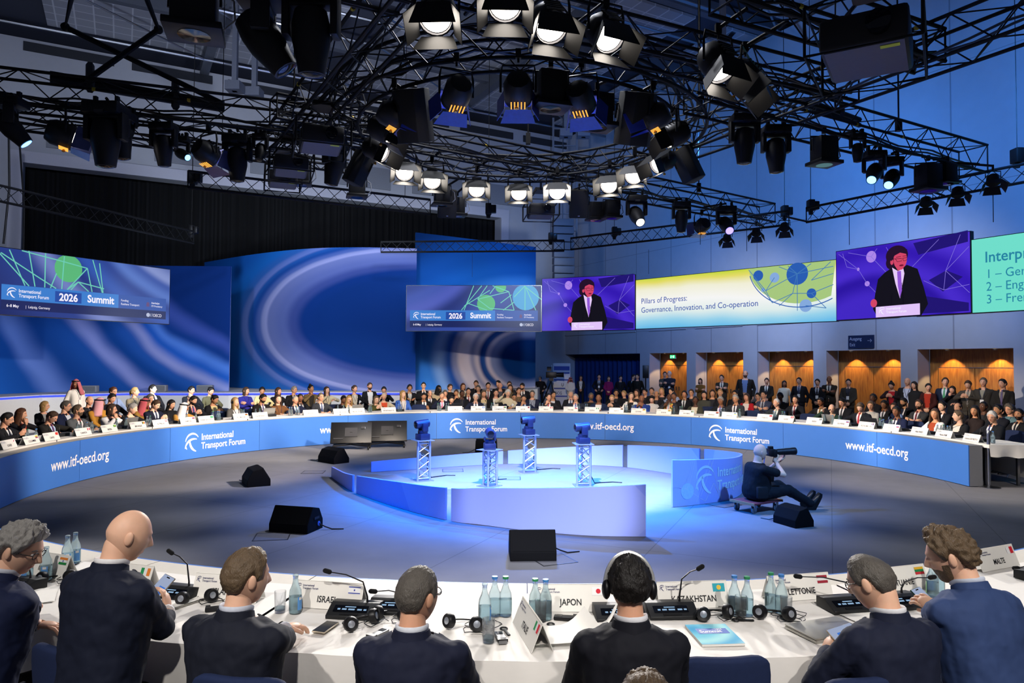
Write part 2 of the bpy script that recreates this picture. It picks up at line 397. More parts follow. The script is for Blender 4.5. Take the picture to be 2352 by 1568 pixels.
flat(merge2d([(*text2d('Ausgang', .15, .004), -.4, .05, 1), (*text2d('Exit', .15, .004), -.4, -.14, 1), (*line2d(.24, .03, .38, .03, .012), 0, 0, 1), (*line2d(.33, .08, .385, .028, .012), 0, 0, 1), (*line2d(.33, -.02, .385, .032, .012), 0, 0, 1)]), Matrix.Translation((0, 0, 0)), 'lettering', gr, sg, off=.003)
# ---- left wall with the big dark stage opening
mb = MB(); o0, o1, oz = -24.3, -4.0, 9.55
mb.box((-16.5, .3, (oz+top)/2), (41, .6, top-oz), X=XL); mb.box((-30.6, .3, oz/2), (12.6, .6, oz), X=XL); mb.box((-1, .3, oz/2), (6, .6, oz), X=XL)
struct('wall_left', mb, wall2_m, smooth=0)
mb = MB()
mb.box(((o0+o1)/2, -.06, oz+.22), (o1-o0+.9, .14, .44), X=XL); mb.box((o0-.22, -.06, oz/2), (.44, .14, oz), X=XL); mb.box((o1+.22, -.06, oz/2), (.44, .14, oz), X=XL)
struct('trim_2', mb, M('opening_frame', 'b3b3c0', .6, var=.05), smooth=0)
slot_m = M('slot_dark', '2a2c33', .8)
mb = MB()
for i in range(7): mb.box((-22.9 + i*3.62, -.03, 14.0 - .02*i), (3.0, .08, .34), X=XL)
struct('trim_3', mb, slot_m, smooth=0)
mb = MB()
for i in range(6): mb.box((-22.3 + i*3.7, -.03, 10.75), (2.6, .08, 1.0), X=XL)
struct('trim_4', mb, M('recess_grey', '7d8089', .7), smooth=0)
n = 260
dr = MB().grid(lambda u, v: XL @ V((o0 - .5 + u*(o1-o0+1), 1.3 + .09*sin(u*420) + .05*sin(u*131), v*(oz+.4))), n, 1)
tag(dr.obj('stage_drape', dark_m), 'tall black pleated drape filling the stage opening behind the blue backdrop', 'curtain')
# ---- ceiling
cz = 14.3
struct('ceiling', MB().box((0, 22, cz+.9), (70, 66, .2)), M('ceiling_dark', '3c4050', .8, scale=1), smooth=0)
gm, nt, bs = NM('ceiling_grid'); bs.inputs['Roughness'].default_value = .8
tc = nt.nodes.new('ShaderNodeTexCoord'); br = nt.nodes.new('ShaderNodeTexBrick'); br.offset = 0
for k, v in (('Scale', 1), ('Mortar Size', .03), ('Brick Width', .62), ('Row Height', .62), ('Mortar Smooth', .3)): br.inputs[k].default_value = v
br.inputs['Color1'].default_value = lin('9fa2ad'); br.inputs['Color2'].default_value = lin('92959f'); br.inputs['Mortar'].default_value = lin('c5c8d0')
nt.links.new(tc.outputs['Object'], br.inputs[0]); nt.links.new(br.outputs[0], bs.inputs['Base Color'])
mb = MB()
for i in range(8):                                  # strips of egg-crate panels, alternating with open dark bays
    for j in range(4): mb.box((-34 + j*11.2, -2.2 - i*4.6, .45), (9.6, 3.1, .1))
o = struct('trim_5', mb, gm, smooth=0); o.matrix_world = XL @ Matrix.Translation((4, 0, cz))
mb = MB()
for i in range(8): mb.box((-14, -4.55 - i*4.6, .35), (44, .3, .5))
for j in range(5): mb.box((-33.3 + j*11.2, -18, .1), (.34, 36, .5))
o = struct('trim_6', mb, M('beam_steel', '5b606c', .6, .2), smooth=0); o.matrix_world = XL @ Matrix.Translation((4, 0, cz))
mb = MB()
for i in range(5):
    for a, b in (((-30, -6.8 - i*6, -.4), (8, -6.8 - i*6, -.4)), ((-30, -3.6 - i*6, -.9), (8, -3.6 - i*6, -.9))): mb.tube([a, b], .05, 6)
    for j in range(7): mb.bar((-28 + j*5.6, -6.8 - i*6, -.4), (-27 + j*5.6, -6.8 - i*6, .6), .16)
    for j in range(6): mb.tube([(-28 + j*5.6, -6.8 - i*6, -.4), (-22.4 + j*5.6, -3.6 - i*6, -.9)], .035, 6)
o = tag(mb.obj('ceiling_pipework', steel_m), 'grey steel pipes and hangers running below the dark ceiling panels', 'pipe'); o.matrix_world = XL @ Matrix.Translation((4, 0, cz))
for k, (px, py) in enumerate(((540, 150), (585, 165), (1300, 265), (1340, 265), (1660, 60))):
    p = onz(px, py, 12.2)
    t = thing('steel_post', '%s of the grey ceiling posts, %s' % (('first', 'second', 'third', 'fourth', 'fifth')[k], ('upper left', 'upper left, right of its twin', 'seen through the ring truss', 'seen through the ring truss, right of its twin', 'near the upper right')[k]), 'steel post', p)
    MB().box((0, 0, .6), (.16, .16, 3)).obj('post', M('post_grey', '6d7280', .5, .4), t); MB().box((0, 0, -.75), (.5, .5, .3)).obj('bracket', M('post_grey'), t)

# ---- stage and printed backdrop
def curve_pts(pts, n):
    P = [V(p) for p in pts]; out = []
    for i in range(n+1):
        t = i/n*(len(P)-1); k = min(int(t), len(P)-2); u = t-k
        a, b, c, d = P[max(k-1, 0)], P[k], P[k+1], P[min(k+2, len(P)-1)]
        out.append(.5*((2*b) + (c-a)*u + (2*a-5*b+4*c-d)*u*u + (3*b-a-3*c+d)*u**3))
    return out
def backdrop(name, label, cpts, z0, z1, mat):
    z0 += .004
    P = curve_pts([at(px, 800, y).xy.to_3d() for px, y in cpts], 30); L = [0]
    for a, b in zip(P, P[1:]): L.append(L[-1] + (b-a).length)
    mb = MB(); nv = []; uv = []
    for p, l in zip(P, L):
        for dz in (z0, z1): nv.append((p.x, p.y, dz)); uv.append((l, dz))
    k = len(nv)
    for i, p in enumerate(P):
        t = (P[min(i+1, 30)] - P[max(i-1, 0)]).normalized(); nrm = V((-t.y, t.x, 0))
        if nrm.y < 0: nrm = -nrm
        for dz, u in ((z0, 0), (z1, 0)): q = p + nrm*.06; nv.append((q.x, q.y, dz)); uv.append(uv[2*i])
    fs = []
    for i in range(30):
        fs += [(2*i, 2*i+2, 2*i+3, 2*i+1), (k+2*i, k+2*i+1, k+2*i+3, k+2*i+2), (2*i+1, 2*i+3, k+2*i+3, k+2*i+1), (2*i, k+2*i, k+2*i+2, 2*i+2)]
    fs += [(0, 1, k+1, k), (60, k+60, k+61, 61)]
    mb.add(nv, fs); mb.uv = uv
    return tag(mb.obj(name, mat), label, 'backdrop', 'printed blue backdrop walls')
st = 1.1
b1 = swirl_mat('swirl_left', 10.2, 7.6, 7.6, 7.4, [(0, '08245c'), (.33, '082660'), (.36, '34478e'), (.385, '103478'), (.41, '4a74c4'), (.43, '1f56b0'), (.455, '858cc2'), (.475, '1f4e9c'), (.50, '0f3c82'), (.53, '747fba'), (.55, '16448e'), (.60, '0e387c'), (.66, '5670b4'), (.69, '12428c'), (.8, '1750a4'), (1, '0a3076')], dist=.10)
b2 = swirl_mat('swirl_middle', 11.2, 3.6, 6.8, 2.62, [(0, '07265e'), (.30, '082a66'), (.35, '0a2c6c'), (.385, '34427e'), (.43, '525e96'), (.485, '606a9e'), (.497, '888cba'), (.507, '8086b4'), (.525, '465a98'), (.55, '164088'), (.568, '1c4c94'), (.582, '586cac'), (.594, '5268a8'), (.615, '26569e'), (.66, '145aa8'), (.75, '1050a0'), (1, '0b4490')], dist=.03)
b3 = swirl_mat('swirl_right', 5.2, 2.3, 4.5, 2.9, [(0, '06326c'), (.13, '083470'), (.19, '7c8ab4'), (.215, 'cfc6d2'), (.235, '2c5698'), (.25, '1f488c'), (.275, 'd2c8d0'), (.30, '9a9cba'), (.325, 'dcd2da'), (.36, 'd8ccd2'), (.39, '8a90b4'), (.42, '26509a'), (.47, '7496c8'), (.52, '2f6ab0'), (.62, '0e4488'), (.75, '083674'), (1, '062656')], dist=.06)
backdrop('backdrop_wall', 'blue backdrop wall with diagonal light streaks behind the left hanging screen', ((-70, 20.5), (100, 22.8), (300, 24.4), (527, 24.6)), st, 5.42, b1)
backdrop('backdrop_wall', 'large curved blue backdrop wall with sweeping lavender rings in the middle', ((466, 29.6), (580, 27.3), (700, 25.9), (820, 25.5), (955, 25.7)), st, 6.25, b2)
backdrop('backdrop_wall', 'tall blue backdrop wall with pale C shaped swirls beside the dark doorway', ((953, 26.6), (1050, 27.6), (1140, 28.7), (1230, 29.8)), st, 7.0, b3)
front = [at(px, 800, y) for px, y in ((-120, 18.2), (100, 21.4), (300, 23.2), (527, 23.5), (700, 24.3), (955, 24.5), (1235, 28.2))]
back = [at(px, 800, y) for px, y in ((1240, 30.6), (1050, 28.2), (955, 27.2), (700, 26.9), (470, 30.3), (430, 30.0), (300, 25.6), (100, 24.2), (-160, 21.5))]
poly = [(p.x, p.y) for p in front + back]
stg = MB().prism(poly, st).obj('stage_platform', M('stage_white', 'b6b3b0', .5, var=.05), smooth=0); tag(stg, 'low white fronted stage platform under the blue backdrop walls', 'stage')
MB().tube([p.xy.to_3d() + V((0, -.04, st-.05)) for p in front[:-1]], .03, 6).obj('light_strip', M('strip_blue', '3a4cff', emit=1.6), stg)
bl = thing('dark_doorway_drape', 'dark blue drape hung inside the wide doorway left of the wooden doors', 'curtain')
MB().grid(lambda u, v: XR @ V((-3.2 + 9.6*u, .62 + .05*sin(u*160), v*2.62)), 160, 1).obj('drape', M('navy_drape', '0d2b62', .85, var=.2, scale=3), bl)
rv = thing('audience_riser', 'low dark carpeted riser under the back rows of seats', 'riser')
def arcslab(r0, r1, a0, a1, z0, z1, n=48):
    mb = MB(); rs = []
    for i in range(n+1):
        a = radians(a0 + (a1-a0)*i/n); rs.append([pol(r0, a, z0), pol(r1, a, z0), pol(r1, a, z1), pol(r0, a, z1)])
    return mb.rings(rs)
arcslab(10.62, 11.8, 62, 168, 0, .2).obj('deck', M('riser_carpet', '2d2e33', .9), rv)

# ================================================================== conference ring
panel_m = M('panel_blue', '3d72c2', .5, var=.05, scale=3)
box_m = M('panel_white', 'cfc9be', .55, var=.04)
grey_m = M('panel_end_grey', '8b8c90', .6, var=.05)
cloth_m = M('tablecloth_white', 'e6e2dc', .75, var=.03, scale=12, bump=.25, bscale=14)
letter_m = M('lettering_white', 'f2eef0', .5, var=.02)
dk = M('table_frame', '6e7074', .35, .8)
BT, BD = .725, .25                          # box height and depth
bounds = [1.2] + [degrees(angof(onz(px, py))) for px, py in ((2014, 1073), (1799, 1042), (1593, 1020.5), (1389, 1011), (1196, 1006.5), (1000, 1007.4), (800, 1018), (600, 1035.5), (389, 1062.5), (180, 1106))]
bounds = [b % 360 for b in bounds]
bounds += [200, 218, 236, 250, 259, 269.2, 278, 287, 300, 316, 330]
plabel = ['ending by the metal post', 'below the SUISSE and SUÈDE cards', 'with the white forum logo right of the photographer', 'below the GUYANA and GHANA cards',
          'with www.itf-oecd.org right of the centre', 'with the white forum logo at the far middle', 'below the SECRETARIAT card', 'with www.itf-oecd.org behind the two tilted monitors',
          'below the ALLEMAGNE card', 'with the white forum logo on the left', 'with www.itf-oecd.org at the far left', 'at the left edge, curving toward the viewer', 'in front of the grey haired man', 'in front of the bald man holding a phone',
          'in front of the ISLANDE card', 'in front of the ISRAEL card', 'left of the JAPON card', 'in front of the JAPON card', 'in front of the KAZAKHSTAN card', 'in front of the LETTONIE card', 'in front of the MALTE card', 'beyond the right edge']
panels = []
def seg_box(r0, r1, a0, a1, z0, z1, n=10):
    rs = []
    for i in range(n+1):
        a = radians(a0 + (a1-a0)*i/n); rs.append([pol(r0, a, z0), pol(r1, a, z0), pol(r1, a, z1), pol(r0, a, z1)])
    return MB().rings(rs)
for i, (a0, a1) in enumerate(zip(bounds, bounds[1:])):
    g = .025
    t = thing('table_front_panel', 'curved blue front panel section ' + plabel[i] if i < 12 else 'white backed curved front panel section ' + plabel[i], 'front panel', pol(RR+.12, radians((a0+a1)/2)), 0, 'curved front panels of the conference ring')
    inv = Matrix.Translation(-t.location)
    for nm, r0, r1, m, lb in (('carcass', RR+.018, RR+BD, box_m if i else grey_m, None), ('printed_face', RR, RR+.018, panel_m, 'blue printed face')):
        o = seg_box(r0, r1, a0+g, a1-g, .012, BT).obj(nm, m, t, lb); o.matrix_local = inv
    panels.append((a0, a1, t))
def on_panel(vf, ang, z, name, mat, r=RR-.004):
    """wrap flat shapes on the inside of the ring, centred at ang"""
    vf = centred(vf); v, f = vf
    k = next((p for p in panels if p[0] <= degrees(ang) % 360 <= p[1]), panels[0])
    mb = MB(); mb.add([pol(r, ang - x/r, z + y) for x, y in v], f)
    o = mb.obj(name, mat, k[2], smooth=0); o.matrix_local = Matrix.Translation(-k[2].location); return o
for px, py in ((182, 1062), (802, 988), (1389, 980), (2014, 1034)):
    on_panel(text2d('www.itf-oecd.org', .265, .013, .86), angof(onring(px, py, RR)), .30, 'web_address', letter_m)
for px, py in ((494, 1014), (1099, 977), (1697, 998)):
    on_panel(itf_mark(.40), angof(onring(px, py, RR)), .17, 'forum_logo', letter_m)
# ---- tables behind the panels
TZ = .75
tb = [0.2, 18, 36, 54, 72, 90, 108, 126, 144, 162, 180, 198, 216, 234, 247, 259.6, 271.2, 283, 296, 312, 330]
tl = ['at the right end by the metal post', 'behind the SUISSE to ROYAUME-UNI cards', 'behind the ANGOLA and UKRAINE cards', 'behind the GUYANA and GHANA cards', 'behind the QATAR to NIGERIA cards', 'behind the TURKMENISTAN card', 'behind the SECRETARIAT card', 'behind the PRESIDENT card',
      'behind the ALLEMAGNE card', 'behind the ARMENIE and AUTRICHE cards', 'behind the CANADA and CHINE cards', 'at the left edge of the far side', 'beyond the left edge', 'beside the grey haired man at the left edge', 'in front of the bald man', 'in front of the ISLANDE and ISRAEL delegates', 'with the fallen card and the white papers', 'in front of the KAZAKHSTAN card', 'with the silver laptop', 'at the right edge of the near side']
for i, (a0, a1) in enumerate(zip(tb, tb[1:])):
    near = a0 > 230; r0, r1 = RR+BD+.03, RR+BD+(1.0 if near else .86)
    t = thing('conference_table', 'white clothed curved conference table ' + tl[i], 'table', pol((r0+r1)/2, radians((a0+a1)/2)), 0, 'conference tables around the ring')
    inv = Matrix.Translation(-t.location); e = .15
    o = seg_box(r0+.02, r1-.02, a0+e, a1-e, TZ-.04, TZ-.008).obj('tabletop', dk, t); o.matrix_local = inv
    nn = 44 if near else 20; wv = .03 if near else .012
    def cl(u, v, a0=a0, a1=a1, r0=r0, r1=r1, i=i):
        a = radians(a0 + e/2 + (a1-a0-e)*u)
        if v < .101: return pol(r0, a, TZ - .06 + .06*v/.1)
        if v < .551: return pol(r0 + (r1-r0)*(v-.1)/.45, a, TZ + .0012*sin(u*37+v*20))
        d = (v-.55)/.45; drop = (.6 + .02*sin(u*9+i))*d
        f = wv*d*(sin(u*(a1-a0)*3.1+i) + .6*sin(u*(a1-a0)*7.3+1.3*i)) + .03*d**.5
        return pol(r1 + f, a, TZ - drop)
    o = MB().grid(cl, nn, 20).obj('tablecloth', cloth_m, t, smooth=60); o.matrix_local = inv
    for a in (a0+2, a1-2):
        for r in (r0+.12, r1-.12):
            o = MB().bar(pol(r, radians(a), 0), pol(r, radians(a), TZ-.05), .045).obj('leg', dk, t); o.matrix_local = inv
    if i == 0:
        aa = radians(a0 + e/2)
        MB().grid(lambda u, v: pol(r0 + (r1-r0)*u, aa, TZ - .20*v*(1 + .25*u*u + .05*sin(u*14))) + V((.012*sin(u*17)*v, -.03*v - .015*sin(u*11)*v, 0)), 16, 4).obj('cloth_corner', cloth_m, t, smooth=60).matrix_local = inv
# ================================================================== centre stage: two rising ribbon walls
def ribbon(name, label, pts, hs, gaps, mat, n=40):
    t = thing(name, label, 'low wall', (pts[0][0], pts[0][1], 0)); inv = Matrix.Translation(-t.location)
    P = curve_pts([V((x, y, 0)) for x, y in pts], n); k = len(pts)-1
    L = [0]
    for a, b in zip(P, P[1:]): L.append(L[-1] + (b-a).length)
    cuts = [0] + [v for g in gaps for v in g] + [1]
    def hat(u): f = u*k; i = min(int(f), k-1); return hs[i] + (hs[i+1]-hs[i])*(f-i)
    def run(u0, u1, th, hh, m):
        mb = MB(); rs = []; uv = []; m_ = max(2, int((u1-u0)*n))
        for j in range(m_+1):
            u = u0 + (u1-u0)*j/m_; f = u*n; i = min(int(f), n-1); p = P[i].lerp(P[i+1], f-i); tt = (P[i+1]-P[i]).normalized()
            nr = V((-tt.y, tt.x, 0))*th/2; h = hat(u)*hh; l = L[i] + (L[i+1]-L[i])*(f-i)
            rs.append([p-nr + V((0, 0, .005)), p+nr + V((0, 0, .005)), p+nr+V((0, 0, h)), p-nr+V((0, 0, h))]); uv += [(l, 0), (l, 0), (l, h), (l, h)]
        mb.rings(rs); mb.uv = uv; return mb, m
    for j in range(0, len(cuts), 2):
        mb, m = run(cuts[j], cuts[j+1], .035, 1, mat); o = mb.obj('wall_panel', m, t); o.matrix_local = inv
    for g in gaps:
        mb, m = run(g[0]-.004, g[1]+.004, .012, .96, acryl); o = mb.obj('acrylic_joint', m, t, 'clear acrylic joint'); o.matrix_local = inv
    return t, P, L, hat
acryl, nt, bs = NM('clear_acrylic'); bs.inputs['Base Color'].default_value = (.85, .93, 1, 1); bs.inputs['Roughness'].default_value = .05
bs.inputs['Transmission Weight'].default_value = .9; bs.inputs['Alpha'].default_value = .35
def facet_mat(name, stops, ang, scale):
    """printed flat facets: straight-edged tints"""
    m, nt, b = NM(name); uv = nt.nodes.new('ShaderNodeUVMap'); mp = nt.nodes.new('ShaderNodeMapping')
    mp.inputs['Rotation'].default_value = (0, 0, ang); nt.links.new(uv.outputs[0], mp.inputs[0])
    vo = nt.nodes.new('ShaderNodeTexVoronoi'); vo.inputs['Scale'].default_value = scale; nt.links.new(mp.outputs[0], vo.inputs['Vector'])
    nt.links.new(ramp(nt, vo.outputs['Color'], stops, 'CONSTANT'), b.inputs['Base Color']); b.inputs['Roughness'].default_value = .45; return m
fm = facet_mat('ribbon_print', [(0, '94a4f2'), (.35, 'a8b4f6'), (.55, 'c0ccfb'), (.8, '9cabf6')], .5, .42)
A = [onz(*p).xy for p in ((763, 1095.6), (790, 1116), (817, 1131.5), (920, 1167), (1034.5, 1196), (1104.6, 1204.5), (1219, 1219), (1357, 1230), (1483, 1232))]
B = [onz(*p).xy for p in ((852, 1084), (1000, 1074.5), (1148, 1065.8), (1290, 1066.5), (1428.6, 1072), (1543, 1088))] + [V((3.62, 13.15)), V((3.93, 12.3)), V((3.55, 11.4)), V((3.0, 10.95))] + [onz(1543.5, 1164.7).xy]
ra, PA, LA, hA = ribbon('ribbon_wall', 'curved lilac blue low wall along the front of the centre stage, tallest at its right', A, [.19, .23, .28, .38, .44, .48, .54, .60, .64], [(.236, .256), (.488, .505)], fm)
rb, PB, LB, hB = ribbon('ribbon_wall', 'curved lilac blue low wall with a white logo behind the centre stage', B, [.20, .235, .27, .36, .45, .52, .56, .60, .64, .67, .70], [(.205, .213), (.402, .411), (.575, .59)], fm)
def on_ribbon(vf, P, L, s0, side, parent, name, mat, z=0, flip=1):
    v, f = vf; mb = MB(); out = []
    for x, y in v:
        l = min(max(s0 + flip*x, 0), L[-1]-1e-3); i = next(i for i in range(len(L)-1) if L[i+1] >= l); u = (l-L[i])/(L[i+1]-L[i])
        t = (P[i+1]-P[i]).normalized(); q = P[i].lerp(P[i+1], u) + V((-t.y, t.x, 0))*side*.022; out.append((q.x, q.y, z+y))
    mb.add(out, f); o = mb.obj(name, mat, parent, smooth=0); o.matrix_local = Matrix.Translation(-parent.location); return o
pale = M('print_pale', 'dfe6ff', .5)
# logo and network print on the outer face of the right-hand end
end = LB[-1]
on_ribbon(merge2d([(v, f, 0, 0, 1) for v, f in [itf_mark(.42)]]), PB, LB, end-.42, 1, rb, 'forum_logo', M('logo_ice', 'd4f0ff', .5), .16, -1)
lines = [line2d(x0, y0, x1, y1, .006) for x0, y0, x1, y1 in ((.22, .25, .34, .66), (.26, .25, .37, .66), (.30, .30, .41, .66), (0, .30, .25, .26), (.25, .26, .62, .04), (.44, .04, .72, .66), (.72, .66, .98, .04), (.62, .04, .80, .30), (.8, .3, .98, .03), (.52, .12, .80, .66))]
on_ribbon(merge2d([(*l, 0, 0, 1) for l in lines]), PB, LB, end, 1, rb, 'network_lines', pale, 0, -1)
on_ribbon(disc2d(.27, .22, .12, 30), PB, LB, end, 1, rb, 'glow_disc', M('disc_ice', 'bfe2ff', .5), 0, -1)

# ================================================================== hanging LED screens
def screen(label, pl, yl, zl, pr, yr, zr, h, mat, back=.12):
    """left/right bottom corners: pixel x, pixel y of the bottom edge, distance"""
    a = at(pl, yl, zl); b = at(pr, yr, zr); z = (a.z+b.z)/2; d = (b-a).xy.to_3d(); W = d.length
    t = thing('led_screen', label, 'screen', (a.x, a.y, z), atan2(d.y, d.x), 'hanging screens around the hall')
    MB().box((W/2, back/2+.004, h/2), (W+.03, back, h+.03)).obj('frame', black_m, t)
    mb = MB().add([(0, 0, 0), (W, 0, 0), (W, 0, h), (0, 0, h)], [(0, 1, 2, 3)]); mb.uv = [(0, 0), (W, 0), (W, h), (0, h)]
    mb.obj('display', mat, t, smooth=0); return t, W, h
def em(name, hx=None, s=1): return M(name, hx, emit=s)
def put(t, name, shapes, mat, lay=1, top=9): return flat(merge2d([([(x, min(y, top)) for x, y in v], f, 0, 0, 1) for v, f in shapes]), Matrix.Identity(4), name, mat, t, off=.002*lay)
E_WH = em('screen_white', 'f4f0ff', 1.0)
def summit(t, W, h, discs, lines):
    X = lambda u: u*W
    put(t, 'green_disc', [disc2d(X(u), v*h, r*h, 28) for u, v, r, c in discs if c == 'g'], em('screen_green', '5fbf80', .9), 1, h)
    cy = [disc2d(X(u), v*h, r*h, 28) for u, v, r, c in discs if c == 'c']
    if cy: put(t, 'cyan_disc', cy, em('screen_cyan', '4aa6dc', .9), 1, h)
    put(t, 'network_lines', [line2d(X(a), b*h, X(c), d*h, .017*h) for a, b, c, d in lines], em('screen_mint', '78e0c8', .8), 2)
    put(t, 'title_band', [rect2d(X(.027), .225*h, X(.66), .455*h)], em('screen_azure', '3f86dc', .85), 3)
    put(t, 'side_band', [rect2d(X(.66), .225*h, X(.975), .455*h)], em('screen_royal', '3a62c0', .7), 3)
    put(t, 'date_band', [rect2d(X(.027), .08*h, X(.975), .225*h)], em('screen_navy', '202c68', .8), 3)
    put(t, 'year_box', [rect2d(X(.295), .25*h, X(.44), .42*h)], em('screen_cobalt', '2a55b4', .8), 4)
    v, f = itf_mark(.15*h); s = .223*W/wid(v); T = [(v, f, X(.052), .265*h, 1)]
    v, f = text2d('2026', .165*h, .03, .9); T.append((v, f, X(.3675)-wid(v)/2, .275*h, 1))
    v, f = text2d('Summit', .17*h, .03, .88); T.append((v, f, X(.553)-wid(v)/2, .285*h, 1))
    for s, x, y, z in (('Funding', .675, .345, .052), ('Resilient Transport', .675, .283, .052), ('Azerbaijan', .873, .345, .046), ('ITF Presidency', .873, .29, .044), ('6–8 May', .052, .12, .06), ('|  Leipzig, Germany', .145, .12, .055), ('OECD', .885, .115, .075)):
        v, f = text2d(s, z*h, .012 if 'May' in s or 'Azer' in s else .003, .84); T.append((v, f, X(x), y*h, 1))
    flat(merge2d(T), Matrix.Identity(4), 'lettering', E_WH, t, off=.01)
    put(t, 'small_emblem', [disc2d(X(.853), .142*h, .036*h, 20)] + [line2d(X(.868)+.03*h*k, .112*h, X(.868)+.03*h*k+.012*h, .172*h, .008*h) for k in (0, 1)], em('screen_pale', 'c8d0ee', .8), 5)
    put(t, 'presidency_emblem', [disc2d(X(.85), .34*h, .03*h, 8), rect2d(X(.84), .29*h, X(.86), .33*h)], em('screen_mauve', '7a5a9a', .6), 5)
sA = swirl_mat('screen_swirl_left', 5.5, 4.2, 3.6, 3.4, [(0, '3a58b0'), (.40, '3350a8'), (.47, '8fa0e0'), (.50, '3c5cb8'), (.54, '5c80d8'), (.58, '2c4aa4'), (.63, '3a62c4'), (.68, '2a3f90'), (.74, '8090d8'), (.80, '30489c'), (1, '1c2a6c')], emit=.75, dist=.05)
sB = swirl_mat('screen_swirl_mid', -1.0, 4.2, 3.4, 3.2, [(0, '3a58b0'), (.40, '5a70c8'), (.46, '3a4fa4'), (.52, '4a62c4'), (.58, '5a6ad0'), (.64, '30408c'), (.74, '3c56b4'), (1, '1c2a6c')], emit=.75, dist=.05)
t, W, h = screen('hanging screen with the 2026 Summit title at the far left', -12, 721, 15.75, 388, 744, 19.6, 1.5, sA)
summit(t, W, h, [(.365, .80, .22, 'g')], [(0, .95, .16, .46), (.06, .98, .14, .46), (.155, 1, .19, .46), (.24, 1, .24, .46), (.30, .70, .27, .46), (.34, .99, .33, .46), (.47, .84, .36, .46), (.47, .84, .50, .46), (.34, .90, .47, .84), (.12, .99, .34, .90), (.02, .92, .20, .62), (.2, .62, .3, .46), (.50, .99, .56, .46), (.54, .95, .565, .46), (.42, .60, .57, .53), (.42, .60, .38, .46), (.42, .60, .48, .46), (.36, .46, .42, .60)])
t, W, h = screen('hanging screen with the 2026 Summit title in front of the pale swirls', 933, 760, 23.6, 1243, 760, 23.4, 1.5, sB)
summit(t, W, h, [(.593, .60, .2, 'g'), (.70, .97, .12, 'g'), (.885, .75, .29, 'c')], [(.43, .46, .50, 1), (.41, .46, .56, 1), (.43, .55, .62, .90), (.53, .70, .60, 1), (.53, .70, .76, .87), (.62, .50, .53, .70), (.62, .50, .80, .46), (.76, .87, .64, 1), (.76, .87, .80, .46), (.88, 1, .88, .46), (.88, 1, .96, .46), (.88, 1, .80, .75), (.88, .98, 1, .70), (.45, .62, .60, .46), (.62, .82, .66, .98), (.70, .62, .78, .80), (.72, .46, .80, .64)])
def speaker(t, W, h):
    Q = lambda x, y: ((x-1352)/838*W, (860-y)/490*h)
    Pg = lambda pts: ([Q(*p) for p in pts], [tuple(range(len(pts)))])
    El = lambda x, y, a, b: disc2d(*Q(x, y), a/838*W, 24, b/490*h)
    put(t, 'pink_discs', [El(1600, 440, 34, 40), El(1510, 515, 9, 12), El(1571, 622, 17, 18)], em('screen_orchid', 'b48cf4', .9), 1, h)
    put(t, 'network_lines', [line2d(*Q(a, b), *Q(c, d), .006*h) for a, b, c, d in ((1400, 390, 1430, 490), (1430, 490, 1510, 515), (1440, 390, 1600, 440), (1370, 390, 1510, 515), (1510, 515, 1571, 622), (1600, 440, 1640, 390), (1860, 545, 2020, 390), (2057, 592, 2185, 460), (2057, 592, 2045, 710), (2057, 592, 2185, 740), (2057, 592, 2140, 380), (1930, 640, 2045, 710), (2045, 710, 2185, 690), (1600, 440, 1700, 560), (1571, 622, 1640, 700), (1700, 390, 1720, 430))], em('screen_lilac', '9a86ff', .7), 2)
    put(t, 'dark_facets', [Pg(((1870, 390), (2180, 360), (2180, 430), (1900, 470))), Pg(((1960, 640), (2060, 590), (2150, 640), (2040, 720))), Pg(((1860, 720), (2180, 800), (2180, 850), (1900, 850)))], em('screen_violet_dark', '2c1c90', .6), 1)
    put(t, 'suit', [Pg(((1610, 800), (1625, 700), (1645, 600), (1690, 560), (1755, 522), (1800, 545), (1830, 525), (1895, 560), (1930, 680), (1955, 790), (1915, 860), (1640, 860)))], em('screen_suit', '16141f', .8), 4)
    put(t, 'hair', [El(1768, 455, 70, 66), El(1728, 500, 30, 42)], em('screen_hair', '2a1430', .8), 4)
    put(t, 'shirt', [Pg(((1738, 532), (1775, 560), (1808, 545), (1815, 580), (1786, 742), (1758, 640)))], em('screen_shirt', 'ecd0ff', .95), 5)
    put(t, 'tie', [Pg(((1770, 562), (1794, 560), (1799, 690), (1786, 738), (1774, 660)))], em('screen_tie', '9a5ce0', .9), 6)
    put(t, 'face', [El(1790, 484, 42, 66), El(1616, 760, 22, 28), El(1737, 496, 10, 18), Pg(((1755, 520), (1815, 520), (1805, 552), (1775, 556)))], em('screen_face', 'd8486a', .95), 6)
    put(t, 'forelock', [Pg(((1722, 470), (1735, 420), (1780, 395), (1835, 425), (1832, 455), (1790, 440), (1755, 455), (1735, 490)))], em('screen_hair'), 7)
    put(t, 'glasses', [stroke2d([Q(x, y) for x, y in ((1750, 476), (1800, 480), (1800, 496), (1772, 498), (1762, 478))], [.006*h]*5), stroke2d([Q(x, y) for x, y in ((1806, 480), (1834, 478), (1832, 494), (1812, 498), (1806, 480))], [.006*h]*5)], em('screen_dark', '0c0614', .8), 8)
    put(t, 'mouth', [El(1798, 525, 14, 6), line2d(*Q(1765, 468), *Q(1795, 466), .008*h), line2d(*Q(1806, 466), *Q(1832, 466), .008*h)], em('screen_mouth', '7a1838', .9), 8)
    put(t, 'lectern', [Pg(((1630, 787), (1908, 783), (1908, 856), (1630, 858)))], em('screen_lectern', 'e6c8ff', .95), 9)
    v, f = itf_mark(48/490*h); flat(merge2d([(v, f, *Q(1650, 838), 1)]), Matrix.Identity(4), 'lectern_logo', E_WH, t, off=.02)
    put(t, 'microphones', [line2d(*Q(1730, 785), *Q(1738, 700), .006*h), line2d(*Q(1808, 785), *Q(1800, 640), .006*h)], em('screen_dark'), 9)
